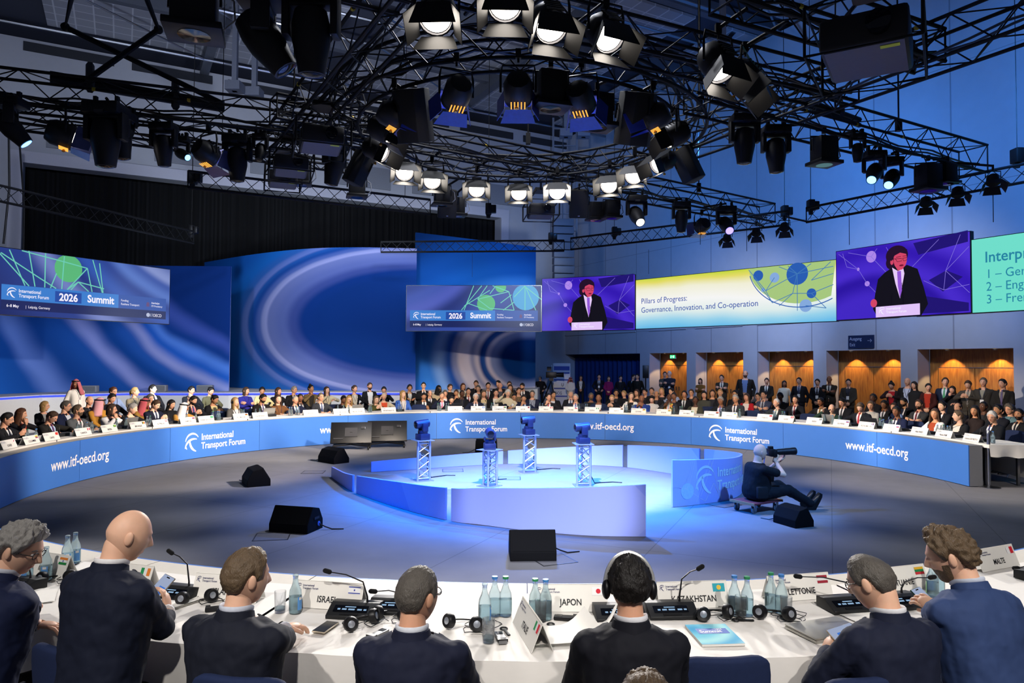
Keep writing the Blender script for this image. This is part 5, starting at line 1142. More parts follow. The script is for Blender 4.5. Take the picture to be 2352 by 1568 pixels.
for px, py, lb, r_ in ((205, 904, 'pale grey monitor box on the stage behind the bald man with the cup', 13.0), (365, 899, 'grey monitor box on the stage behind the young man in black', 13.2), (471, 898, 'grey monitor box on the stage behind the woman in the olive jacket', 13.6)):
    p = at(px, py, {205: 23.2, 365: 24.1, 471: 24.3}[px]); t = thing('stage_box', lb, 'stage monitor', (p.x, p.y, st), .2, 'monitor boxes along the stage edge'); MB().box((0, 0, .11), (.5, .3, .22)).obj('cabinet', M('box_grey', '7c7e86', .6), t, bevel=.02); MB().box((0, -.153, .11), (.44, .006, .17)).obj('grille', M('box_grille', '5f6168', .7), t)

# ================================================================== people
def fuse(mb, voxel, it=4, wrinkle=0, name='t'):
    """one continuous skin around the overlapping volumes"""
    o = bpy.data.objects.new(name, mb.mesh(name, smooth=0)); COL.objects.link(o)
    m = o.modifiers.new('r', 'REMESH'); m.mode = 'VOXEL'; m.voxel_size = voxel
    m = o.modifiers.new('s', 'SMOOTH'); m.iterations = it; m.factor = .5
    if wrinkle:
        t = bpy.data.textures.new('folds', 'CLOUDS'); t.noise_scale = .085; t.noise_depth = 2
        m = o.modifiers.new('d', 'DISPLACE'); m.texture = t; m.strength = wrinkle; m.mid_level = .3
    me = bpy.data.meshes.new_from_object(o.evaluated_get(bpy.context.evaluated_depsgraph_get()))
    old = o.data; bpy.data.objects.remove(o); bpy.data.meshes.remove(old); return me
def raw(me): return [tuple(v.co) for v in me.vertices], [tuple(p.vertices) for p in me.polygons]
class Rig:
    """joint positions of one figure, facing +Y, feet at z=0"""
    def __init__(s, drop=0, lean=0, wd=1, stand=False, belly=0):
        s.k = (round(drop, 2), round(lean, 2), round(wd, 2), stand, belly); s.drop, s.lean, s.wd, s.stand, s.belly = drop, lean, wd, stand, belly
    def T(s, p):
        x, y, z = p; z = z if z <= .5 else .5 + (z-.5)*(.5+s.drop)/.5 if z <= 1 else z + s.drop
        c, n = cos(s.lean), sin(s.lean); y, z = y*c + (z-.52)*n, .52 + (z-.52)*c - y*n
        return V((x, y, z + (.40 if s.stand else 0)))
    def head(s, yaw, pitch, roll=0):
        p = s.T((0, 0, 1.12)); return Matrix.Translation(p) @ Euler((radians(-pitch), radians(roll), radians(yaw)), 'XYZ').to_matrix().to_4x4() @ Matrix.Translation((0, .022, .086))
SECS = [(.44, .15, .10, .0), (.50, .178, .125, .01), (.60, .172, .122, .015), (.70, .158, .112, .015), (.82, .172, .120, .01), (.92, .188, .122, 0), (.98, .188, .104, -.01), (1.012, .150, .088, -.012), (1.035, .105, .076, -.010), (1.052, .07, .066, -.008)]
def torso(mb, r, grow=0, z0=0, z1=9, n=22, extra=None):
    rs = []
    for z, a, b, cy in SECS + (extra or []):
        if z < z0 or z > z1: continue
        a = a*r.wd + grow; bb = b*(.4+.6*r.wd) + grow + (r.belly*max(0, 1-((z-.66)/.2)**2) if r.belly else 0)
        ring = []
        for j in range(n):
            t = 2*pi*j/n; c, q = cos(t), sin(t); e = .82
            ring.append(r.T((a*abs(c)**e*(1 if c > 0 else -1), cy + bb*abs(q)**e*(1 if q > 0 else -1), z)))
        rs.append(ring)
    return mb.rings(rs)
def ik(S, W, hint, l1=.285, l2=.262):
    d = W - S; L = min(d.length, l1+l2-.004); W = S + d.normalized()*L; d = d.normalized()
    a = (l1*l1 - l2*l2 + L*L)/(2*L); h = sqrt(max(0, l1*l1 - a*a)); hv = V(hint); hv = hv - d*hv.dot(d)
    return S + d*a + hv.normalized()*h, W
# pose: right wrist, right elbow hint, right hand direction, palm normal, then left; flag = moves with the chest
POSES = {
 'rest': ((.13, .42, .80), (1, -.4, -.3), (-.75, .6, -.1), (0, 0, -1), (-.13, .42, .80), (-1, -.4, -.3), (.75, .6, -.1), (0, 0, -1), 0),
 'write': ((.17, .43, .79), (1, -.5, 0), (-.4, .9, -.1), (0, 0, -1), (-.22, .40, .79), (-1, -.5, 0), (.6, .8, -.1), (0, 0, -1), 0),
 'fold': ((-.07, .23, .83), (1, .1, -.8), (-1, .05, .15), (0, -1, 0), (.08, .25, .86), (-1, .1, -.8), (1, -.05, .1), (0, -1, 0), 1),
 'chin': ((.05, .23, 1.02), (1, .6, -1), (-.25, -.25, .95), (-.3, -1, 0), (-.16, .40, .80), (-1, -.4, -.3), (.8, .5, 0), (0, 0, -1), 2),
 'mouth': ((.05, .25, 1.03), (1, .5, -1), (-.45, -.3, .85), (-.3, -1, 0), (-.05, .26, 1.03), (-1, .5, -1), (.45, -.3, .85), (.3, -1, 0), 1),
 'phone': ((.08, .38, .86), (1, -.3, -.5), (-.45, .5, .6), (-.5, -.4, .2), (-.08, .38, .86), (-1, -.3, -.5), (.45, .5, .6), (.5, -.4, .2), 0),
 'lap': ((.11, .33, .63), (1, -.5, 0), (-.6, .7, -.2), (0, 0, -1), (-.11, .34, .63), (-1, -.5, 0), (.6, .7, -.2), (0, 0, -1), 0),
 'temple': ((.17, .16, 1.10), (1, .3, -.6), (-.3, 0, 1), (-1, 0, 0), (-.15, .40, .80), (-1, -.4, -.3), (.8, .5, 0), (0, 0, -1), 2),
 'cup': ((.04, .27, 1.01), (1, .3, -.8), (-.4, 0, .8), (-.6, -.6, 0), (-.16, .36, .66), (-1, -.4, -.3), (.8, .5, 0), (0, 0, -1), 2),
 'stand': ((.07, .21, .56), (1, -.6, 0), (-.8, .2, -.5), (0, -1, 0), (-.07, .22, .55), (-1, -.6, 0), (.8, .2, -.5), (0, -1, 0), 1),
 'side': ((.245, .03, .47), (.6, -1, 0), (0, .1, -1), (-1, 0, 0), (-.245, .03, .47), (-.6, -1, 0), (0, .1, -1), (1, 0, 0), 1),
 'hip': ((.20, .10, .56), (1, -.8, 0), (-.6, .4, -.5), (-.3, -1, 0), (-.20, .10, .56), (-1, -.8, 0), (.6, .4, -.5), (.3, -1, 0), 1),
 'read': ((.11, .30, .80), (1, -.4, -.6), (-.4, .6, .5), (-.4, 0, 1), (-.11, .30, .80), (-1, -.4, -.6), (.4, .6, .5), (.4, 0, 1), 1),
}
def arms(r, pose):
    P = POSES[pose] if isinstance(pose, str) else pose; out = []
    for i, sg in ((0, 1), (4, -1)):
        S = r.T((sg*.178*r.wd, -.012, .972)); w = V(P[i]); f = P[8]
        if r.stand: w.z += .40
        if f == 1 or (f == 2 and i == 0): w.z += r.drop; w.y += sin(r.lean)*(w.z-.52)*.8
        E, W = ik(S, w, P[i+1]); out.append((S, E, W, V(P[i+2]).normalized(), V(P[i+3]).normalized(), sg))
    return out
def hand(mb, W, d, nrm, sg, curl=.5, n=6, k=3, spread=.16, s=1):
    """palm, four unequal fingers and a thumb from the side of the palm"""
    d = V(d).normalized(); nrm = V(nrm); nrm = (nrm - d*nrm.dot(d)).normalized(); side = d.cross(nrm)*sg
    R = Matrix((side, d, nrm)).transposed(); W = V(W)
    mb.tube([W - d*.03*s, W, W + d*.02*s], [.026*s, .025*s, .027*s], n+2)
    mb.ell(W + d*.052*s, (.041*s, .052*s, .0165*s), R, n+4, n)
    for i, (o, L) in enumerate(((-.030, .072), (-.010, .080), (.011, .075), (.030, .060))):
        p = W + d*(.085 - abs(o)*.25)*s + side*o*s; a = o*spread/.03; pts = [p - d*.012*s]; rr = [.0095*s]; ang = .15
        for q in range(k):
            ang += curl*(.9 if q else .6); st = L*s/k*(1.15 - .15*q)
            p = p + (d*cos(ang) + nrm*sin(ang) + side*a*cos(ang)*.5).normalized()*st; pts.append(p); rr.append((.0092 - .0010*q)*s)
        pts.append(p + (pts[-1]-pts[-2]).normalized()*.004*s); rr.append(.004*s); mb.tube(pts, rr, n)
    p = W + d*.03*s - side*.03*s; t = (d*.7 - side*.55 + nrm*(.25+curl*.5)).normalized(); t2 = (d*.85 - side*.1 + nrm*(.3+curl*.6)).normalized()
    mb.tube([p - t*.015*s, p + t*.03*s, p + t*.03*s + t2*.028*s, p + t*.03*s + t2*.032*s], [.013*s, .0105*s, .0085*s, .004*s], n)
    return mb
# ---- head
def gs(x, s): return math.exp(-(x/s)**2)
def headpt(th, ph):
    """th azimuth from the nose (0) to the left, ph elevation"""
    x, y, z = -sin(th)*cos(ph), cos(th)*cos(ph), sin(ph); X, Y, Z = .0765*x*(1 + .05*max(0, -y)*max(0, z+.3)), .096*y, .115*z
    if z < 0:
        q = -z; X *= 1 - .26*q**1.5; Y = Y*(1 - .10*q) if y > 0 else Y*(1 - .42*q**1.2); Y += .014*q*q
        if y > 0: Z -= .010*y*q
    if y > 0:
        f = y
        nose = .027*gs(X, .0125)*max(0, min(1, (.024-Z)/.044))*(1 if Z > -.024 else gs(Z+.024, .010))
        Y += nose - f*.009*gs(abs(X)-.031, .014)*gs(Z-.012, .011) + f*.005*gs(Z-.034, .009)*gs(X, .05) + f*.006*gs(X, .02)*gs(Z+.058, .007) + f*.009*gs(X, .022)*gs(Z+.097, .017) - f*.003*gs(Z+.07, .006)*gs(X, .02)
    return V((X, Y, Z))
def headmesh(mb, Mx, nu=44, nv=32):
    rs = []
    for j in range(nv+1):
        ph = -pi/2 + pi*j/nv; ph = min(max(ph, -1.5), 1.5); rs.append([Mx @ headpt(2*pi*i/nu, ph) for i in range(nu)])
    o = len(mb.v); f0 = len(mb.f); mb.rings(rs); inv = Mx.inverted()
    for q in range(f0, len(mb.f)):
        c = inv @ (sum((V(mb.v[i]) for i in mb.f[q]), V())/len(mb.f[q]))
        if c.y > .07 and abs(c.x) < .021 and -.066 < c.z < -.050: mb.m[q] = 1
    for sg in (-1, 1):
        R = Mx.to_3x3() @ Euler((0, radians(sg*8), radians(sg*-22))).to_matrix()
        mb.ell(Mx @ V((sg*.0775, -.010, -.004)), (.009, .019, .032), R, 10, 8); mb.ell(Mx @ V((sg*.074, -.002, -.012)), (.010, .012, .02), R, 8, 6)
    return mb
HL = [(0, .074), (25, .070), (45, .060), (60, .034), (74, .000), (84, -.004), (92, .022), (106, .012), (118, -.03), (135, -.056), (180, -.066)]
def hairline(a):
    for (a0, h0), (a1, h1) in zip(HL, HL[1:]):
        if a <= a1: return h0 + (h1-h0)*(a-a0)/(a1-a0)
    return HL[-1][1]
def hairmesh(kind, hi=False):
    nu, nv = (110, 80) if hi else (40, 28); mb = MB(); P = {}; Mk = {}; cl = kind in ('keffiyeh', 'hijab')
    base = kind.split('+')[0]
    for j in range(nv+1):
        ph = min(max(-pi/2 + pi*j/nv, -1.5), 1.5)
        for i in range(nu):
            th = 2*pi*i/nu; p = headpt(th, ph); a = degrees(th); a = 360-a if a > 180 else a
            if cl:
                m = min(1, max(0, max((a-48)/14, (p.z-.066)/.012))); t = .018
                if base == 'hijab' and p.z < -.085: m = 1
            else:
                h = hairline(a)
                if base == 'receding' and a < 50: h = max(h, .104 - .0006*a)
                if base == 'crop': h += .004
                m = min(1, max(0, (p.z - h)/.022)); t = {'short': .017, 'crop': .0085, 'receding': .010, 'fringe': .010, 'curly': .030, 'thick': .024, 'tuft': .012}.get(base, .020)
                if base == 'fringe': m *= min(1, max(0, (.062 - p.z + (.02 if a > 120 else 0))/.03))
                if base == 'tuft': m *= min(1, max(.22, hypot(p.x-.012, p.y+.045)/.06)) if p.z > .05 else 1
                if base in ('short', 'thick', 'curly') and a < 60: t *= 1.25
            d = p.normalized(); nz = mnoise.noise(p*(60 if base == 'curly' else 42) + V((3, 1, 7)))*(.5 if base == 'curly' else .22)
            if hi: nz += mnoise.noise(V((p.x*160, p.y*60, p.z*60)))*.22 + mnoise.noise(p*300)*.12
            P[i, j] = p + d*(t*m*(1+nz) - .003*(m < .05)); Mk[i, j] = m
    idx = {}; vs = []; fs = []
    for j in range(nv):
        for i in range(nu):
            q = [(i, j), ((i+1) % nu, j), ((i+1) % nu, j+1), (i, j+1)]
            if max(Mk[k] for k in q) > .02:
                for k in q:
                    if k not in idx: idx[k] = len(vs); vs.append(P[k])
                fs.append([idx[k] for k in q])
    if all(Mk[i, nv] > .02 and (i, nv) in idx for i in range(nu)): fs.append([idx[i, nv] for i in range(nu)])
    mb.add(vs, fs)
    def curtain(L, a0, rx0, ry0, rx1, ry1, th, front=0, n=9):
        rs = []
        for j in range(n+1):
            u = j/n; z = .05 - u*(L+.05); rx = rx0 + (rx1-rx0)*u; ry = ry0 + (ry1-ry0)*u; o = []; inn = []
            for i in range(15):
                a = radians(a0 + (360-2*a0)*i/14); w_ = 1 + .04*sin(i*2.3+j*.6) if not cl else 1 + .05*sin(i*1.9)*u
                tt = th*(1 if 0 < i < 14 else .5)
                o.append(V((-sin(a)*rx*w_, cos(a)*ry*w_ + front*u, z))); inn.append(V((-sin(a)*(rx*w_-tt), cos(a)*(ry*w_-tt) + front*u, z)))
            rs.append(o + inn[::-1])
        mb.rings(rs)
    if base == 'long': curtain(.27, 62, .083, .104, .105, .10, .03)
    if base == 'longcurly': curtain(.24, 58, .094, .11, .13, .115, .045)
    if base == 'bob': curtain(.13, 60, .086, .106, .092, .098, .028)
    if base == 'pony': mb.ell((0, -.115, -.02), (.028, .03, .08), None, 8, 8)
    if base == 'bun': mb.ell((0, -.095, .06), (.042, .042, .038), None, 10, 8)
    if base == 'topbun': mb.ell((0, -.03, .135), (.04, .04, .035), None, 10, 8)
    if base == 'keffiyeh': curtain(.30, 46, .096, .118, .205, .15, .012, .0)
    if base == 'hijab': curtain(.24, 8, .088, .108, .15, .13, .012, .01)
    return mb.mesh('hair', None, smooth=180)
# ---- clothes
def body_mesh(r, pose, yaw, pitch, roll, vox, hi):
    def core():
        mb = MB(); torso(mb, r, -.006)
        mb.capsule(r.T((0, -.012, 1.0)), r.head(0, 0) @ V((0, -.02, -.05)), .062*(.5+.5*r.wd), .052*(.6+.4*r.wd), 14)
        for S, E, W, d, nr, sg in arms(r, pose): mb.capsule(S, E, .050, .041); mb.capsule(E, W, .040, .026)
        for sg in (-1, 1):
            H, K, A = legs(r, sg); mb.capsule(H, K, .075, .05); mb.capsule(K, A, .05, .035)
        return raw(fuse(mb, vox, 3))
    v, f = cached(('core', r.k, str(pose), vox), core); mb = MB().add(v, f)
    headmesh(mb, r.head(yaw, pitch, roll), *((84, 64) if hi else (44, 32)))
    for S, E, W, d, nr, sg in arms(r, pose): hand(mb, W, d, nr, sg, .55 if pose in ('phone', 'mouth', 'chin', 'cup') else .4)
    return mb.mesh('person', [None, None], smooth=180)
def legs(r, sg):
    if r.stand: return V((sg*.09, 0, .90)), V((sg*.10, .02, .5)), V((sg*.11, -.01, .09))
    return V((sg*.095, .04, .52)), V((sg*.115, .46, .505)), V((sg*.11, .43, .09))
def jacket_mesh(r, pose, vox, style, wr=0):
    def go():
        mb = MB(); torso(mb, r, .020, 0 if not r.stand else 0, extra=None)
        if style in ('suit', 'open', 'top'):
            for S, E, W, d, nr, sg in arms(r, pose):
                e = (W-E).normalized()*.015; mb.ell(S + V((sg*-.016, 0, .002)), (.066, .068, .058)); mb.capsule(S, E, .064, .056); mb.capsule(E, W - e, .054, .041)
        if style == 'tee':
            for S, E, W, d, nr, sg in arms(r, pose): mb.ell(S, (.066, .066, .06)); mb.capsule(S, S.lerp(E, .62), .064, .062)
        if r.stand:
            H = r.T((0, .01, .44)); mb.ell(H + V((0, 0, -.03)), (.19*r.wd, .135, .10), None, 18, 10)
        me = fuse(mb, vox, 4, wr)
        if style in ('suit', 'open'):
            bm = bmesh.new(); bm.from_mesh(me); kill = []; c, n_ = cos(r.lean), sin(r.lean); off = .40 if r.stand else 0
            for fa in bm.faces:
                p = fa.calc_center_median(); z = p.z - off; y0 = p.y; y = y0*c - (z-.52)*n_; zz = .52 + (z-.52)*c + y0*n_
                zz = zz if zz <= .5 else .5 + (zz-.5)*.5/(.5+r.drop) if zz <= 1 + r.drop else zz - r.drop
                if style == 'suit': wv = .012 + .085*(zz-.70)/.32 if zz > .70 else .004 if zz < .62 else 0
                else: wv = .055 + .04*(zz-.6)/.4 if zz > .5 else .05
                if y > .03 and abs(p.x) < wv: kill.append(fa)
                elif zz > 1.03 and abs(p.x) < .09 and y > .0: kill.append(fa)
            bmesh.ops.delete(bm, geom=kill, context='FACES'); bm.to_mesh(me); bm.free()
        me.shade_smooth(); me.materials.append(None); return me
    return cached(('jk', r.k, str(pose), vox, style, wr), go)
def shirt_mesh(r):
    def go():
        mb = MB(); torso(mb, r, .009, .58, 1.03, 22, [(1.035, .098, .078, -.010), (1.062, .072, .066, -.006), (1.092, .066, .064, 0)])
        mb2 = MB(); mb2.add(mb.v, mb.f[:-2]); return mb2.mesh('shirt', [None], smooth=180)
    return cached(('sh', r.k), go)
def front_y(r, z):
    for (z0, a0, b0, c0), (z1, a1, b1, c1) in zip(SECS, SECS[1:]):
        if z <= z1:
            u = max(0, (z-z0)/(z1-z0)); b = (b0+(b1-b0)*u)*(.4+.6*r.wd); bel = r.belly*max(0, 1-((z-.66)/.2)**2) if r.belly else 0
            return c0+(c1-c0)*u + b + bel
    return .06
def tie_mesh(r):
    def go():
        mb = MB(); rs = []
        for z, w_, o in ((1.055, .017, .018), (1.035, .021, .026), (1.015, .013, .020), (.96, .020, .020), (.84, .029, .020), (.74, .034, .020), (.68, .033, .018), (.645, .004, .018)):
            y = front_y(r, min(z, .985)) if z < .985 else front_y(r, .985) - (z-.985)*.62
            rs.append([r.T((-w_, y+o-.006, z)), r.T((w_, y+o-.006, z)), r.T((w_*.7, y+o+.004, z)), r.T((-w_*.7, y+o+.004, z))])
        return mb.rings(rs).mesh('tie', [None], smooth=30)
    return cached(('tie', r.k), go)
def lapel_mesh(r):
    def go():
        mb = MB()
        for sg in (-1, 1):
            rs = []
            for z, x0, w_, o in ((1.05, .060, .020, .018), (1.02, .068, .035, .024), (.96, .070, .042, .030), (.93, .064, .055, .032), (.85, .045, .040, .033), (.76, .022, .020, .033), (.70, .008, .008, .031)):
                y = front_y(r, min(z, .985)) - max(0, z-.985)*.8
                rs.append([r.T((sg*x0, y+o, z)), r.T((sg*(x0+w_), y+o-.30*w_-.004, z)), r.T((sg*(x0+w_), y+o-.014-.30*w_, z)), r.T((sg*x0, y+o-.012, z))])
            mb.rings(rs)
        return mb.mesh('lapels', [None], smooth=30)
    return cached(('lap', r.k), go)
def trouser_mesh(r, vox=.02):
    def go():
        mb = MB(); mb.ell((0, .02 if not r.stand else 0, .52 + (.38 if r.stand else 0)), (.178*r.wd, .13, .12), None, 16, 10)
        for sg in (-1, 1):
            H, K, A = legs(r, sg); mb.capsule(H, K, .092, .070); mb.capsule(K, A + V((0, 0, -.02)), .068, .055)
        me = fuse(mb, vox, 3); me.shade_smooth(); me.materials.append(None); return me
    return cached(('tr', r.wd, r.stand, vox), go)
def shoe_mesh(r):
    def go():
        mb = MB()
        for sg in (-1, 1):
            A = legs(r, sg)[2]; x, y = A.x, A.y
            mb.rings([[V((x + w_*cos(t), y + yy, .0 if sin(t) < 0 else h*sin(t))) for t in [2*pi*i/10 for i in range(10)]] for yy, w_, h in ((-.07, .028, .08), (-.04, .038, .11), (.03, .04, .09), (.10, .045, .06), (.16, .042, .05), (.20, .02, .03))])
        return mb.mesh('shoes', [None], smooth=60)
    return cached(('shoe', r.stand), go)
def glasses_mesh():
    mb = MB()
    for sg in (-1, 1):
        mb.tube([(sg*.032 + .021*cos(a), .094 - .05*abs(sg*.032 + .021*cos(a))*.6, .010 + .016*sin(a)) for a in [2*pi*i/14 for i in range(14)]], .0022, 5, close=True)
        mb.tube([(sg*.053, .090, .014), (sg*.074, .06, .016), (sg*.081, -.01, .012)], .002, 5)
    mb.tube([(-.011, .096, .012), (.011, .096, .012)], .002, 5); return mb.mesh('glasses', [None], smooth=60)
def eyes_mesh():
    mb = MB()
    for sg in (-1, 1): mb.ell((sg*.031, .0765, .012), (.0125, .009, .0075), None, 10, 8)
    mb.mi = 1
    for sg in (-1, 1): mb.ell((sg*.031, .0830, .012), (.0058, .004, .0058), None, 8, 6)
    return mb.mesh('eyes', [M('eye_white', 'd8d2cc', .3, var=.02), M('eye_dark', '1c120c', .2)], smooth=180)
def brow_mesh():
    mb = MB()
    for sg in (-1, 1): mb.tube([(sg*.012, .090, .030), (sg*.030, .086, .035), (sg*.046, .074, .030)], [.003, .0042, .002], 6)
    return mb.mesh('eyebrows', [None], smooth=180)
def beard_mesh():
    mb = MB(); vs = []; nu, nv = 36, 12
    def fn(u, v):
        th = radians(-86 + 172*u); ph = -1.25 + v*1.15; p = headpt(th, ph); a = abs(degrees(th))
        edge = min(1, v*6, (1-v)*3 if a > 30 else (1-v)*2.2, u*8, (1-u)*8); lip = 1 if not (a < 16 and -.068 < p.z < -.048) else .1
        top = 1 if a > 62 else min(1, max(0, (-.034 - .0004*max(0, a-30) - p.z)/.012)); return p + p.normalized()*(.0085*max(0, edge)*lip*top - .0015)
    return MB().grid(fn, nu, nv).mesh('beard', [None], smooth=180)
def moustache_mesh(): return MB().tube([(-.026, .088, -.050), (-.012, .100, -.043), (.012, .100, -.043), (.026, .088, -.050)], [.003, .006, .006, .003], 6).mesh('moustache', [None], smooth=180)
def headset_mesh():
    mb = MB(); mb.tube([(.086*cos(a), -.008, .01 + .118*sin(a)) for a in [pi*i/16 for i in range(17)]], .006, 6)
    for sg in (-1, 1): mb.ell((sg*.088, -.008, -.004), (.016, .03, .036), None, 12, 8)
    return mb.mesh('headset', [None], smooth=60)
def neckset_mesh():
    mb = MB(); mb.tube([(.085*sin(a), -.02 + .085*cos(a), -.175 + .02*cos(a)) for a in [radians(-130 + 260*i/14) + pi for i in range(15)]], .007, 6)
    for sg in (-1, 1): mb.ell((sg*.07, .05, -.17), (.026, .014, .032), None, 12, 8)
    return mb.mesh('headset', [None], smooth=60)
def agal_mesh():
    mb = MB()
    for z in (.070, .081): mb.tube([(.094*sin(a), .116*cos(a) - .002, z + .012*cos(a)) for a in [2*pi*i/28 for i in range(28)]], .0075, 6, close=True)
    return mb.mesh('agal', [None], smooth=180)
def lanyard_mesh(r, badge):
    def go():
        mb = MB(); yy = lambda z: front_y(r, min(z, .985)) + .026
        for sg in (-1, 1): mb.tube([r.T((sg*x, yy(z) - max(0, z-.985)*.8, z)) for x, z in ((.074, 1.04), (.055, .96), (.03, .86), (.006, .76))], .005, 5)
        if badge: mb.mi = 1; mb.box(r.T((0, yy(.72)+.006, .71)), (.085, .006, .11))
        return mb.mesh('lanyard', [None, None], smooth=30)
    return cached(('lan', r.k, badge), go)
SKIN = {'l': 'd9a384', 'p': 'e6b699', 'm': 'bf8a66', 'b': '8c5c40', 'd': '5a3a2a'}
HAIR = {'k': '15110f', 'n': '3d2a1c', 'r': '52301c', 'g': '8d8a86', 'w': 'c4c2be', 'b': 'a58350', 's': '55504a', 'o': '5e4d3a'}
def sk(c): return M('skin_' + c, SKIN[c], .5, var=.06, scale=40, sub=.12), M('lip_' + c, {'l': 'b86e60', 'p': 'c47868', 'm': '9c6250', 'b': '70443a', 'd': '4e2e28'}[c], .45)
def hm(c): return M('hair_' + c, HAIR[c], .5, var=.35, scale=60, bump=.5, bscale=260, stretch=(1, 1, .35))
def fold(h):
    m = M('cloth_' + h, h, .78, var=.12, scale=18, bump=.55, bscale=9, spec=.25, stretch=(1, 1, .55)); m.node_tree.nodes['Bump'].inputs['Distance'].default_value = .035; return m
def fab(h): return M('fabric_' + h, h, .8, var=.10, scale=60, bump=.12, bscale=900, spec=.25)
def setm(o, *ms):
    for i, m in enumerate(ms): o.material_slots[i].link = 'OBJECT'; o.material_slots[i].material = m
def person(loc, rz, label, r, pose='rest', yaw=0, pitch=0, roll=0, hair='short', hc='n', skin='l', jacket='1c1e26', shirt='d8d8dc', tie=None, style='suit', trousers='17181d', ex='', vox=.017, hi=False, group='delegates and guests around the ring', s=1, wr=0):
    me = cached(('body', r.k, str(pose), yaw, pitch, roll, vox, hi), lambda: body_mesh(r, pose, yaw, pitch, roll, vox, hi))
    o = mobj('person', me); o.location = loc; o.rotation_euler = (0, 0, rz); o.scale = (s,)*3; tag(o, label, 'person', group); setm(o, *sk(skin))
    H = r.head(yaw, pitch, roll)
    def part(nm, mesh, m, X=None, lb=None):
        c = mobj(nm, mesh, o, lb, X); setm(c, *(m if isinstance(m, tuple) else (m,))); return c
    jm = jacket_mesh(r, pose, vox, style, wr); jf = fold if hi else fab
    part({'suit': 'jacket', 'open': 'jacket', 'top': 'top', 'tee': 't_shirt'}[style], jm, jf(jacket))
    if style in ('suit', 'open'):
        part('shirt', shirt_mesh(r), fab(shirt))
        if style == 'suit': part('lapels', lapel_mesh(r), jf(jacket))
        if tie: part('tie', tie_mesh(r), M('tie_' + tie, tie, .5, var=.3, scale=90))
    part('trousers', trouser_mesh(r), jf(trousers)); part('shoes', shoe_mesh(r), black_p)
    if hair != 'bald':
        cl = hair in ('keffiyeh', 'hijab')
        hmesh = cached(('hair', hair, hi), lambda: hairmesh(hair, hi)); hmesh.materials.append(None) if not hmesh.materials else None
        c = part('headscarf' if cl else 'hair', hmesh, fab(hc) if cl and len(hc) == 6 else M('keffiyeh_check', 'b4626a', .8, var=.4, scale=160) if cl else hm(hc), H)
        if hair == 'keffiyeh': part('agal', cached('agal', agal_mesh), black_p, H)
    if not hi or 'F' in ex:
        c = mobj('eyes', cached('eyes', eyes_mesh), o, X=H)
        part('eyebrows', cached('brow', brow_mesh), hm(hc if len(hc) == 1 else 'k'), H)
    for ch, nm, fn, m in (('g', 'glasses', glasses_mesh, black_p), ('h', 'headset', headset_mesh, black_p), ('n', 'headset', neckset_mesh, black_p), ('b', 'beard', beard_mesh, None), ('m', 'moustache', moustache_mesh, None)):
        if ch in ex: part(nm, cached(nm + ch, fn), m or hm(hc if len(hc) == 1 else 'k'), H)
    if 'y' in ex or 'c' in ex: part('lanyard', lanyard_mesh(r, 'c' in ex), (M('lanyard_navy', '1a1c3c', .7), M('badge_white', 'e4e2de', .5)))
    return o

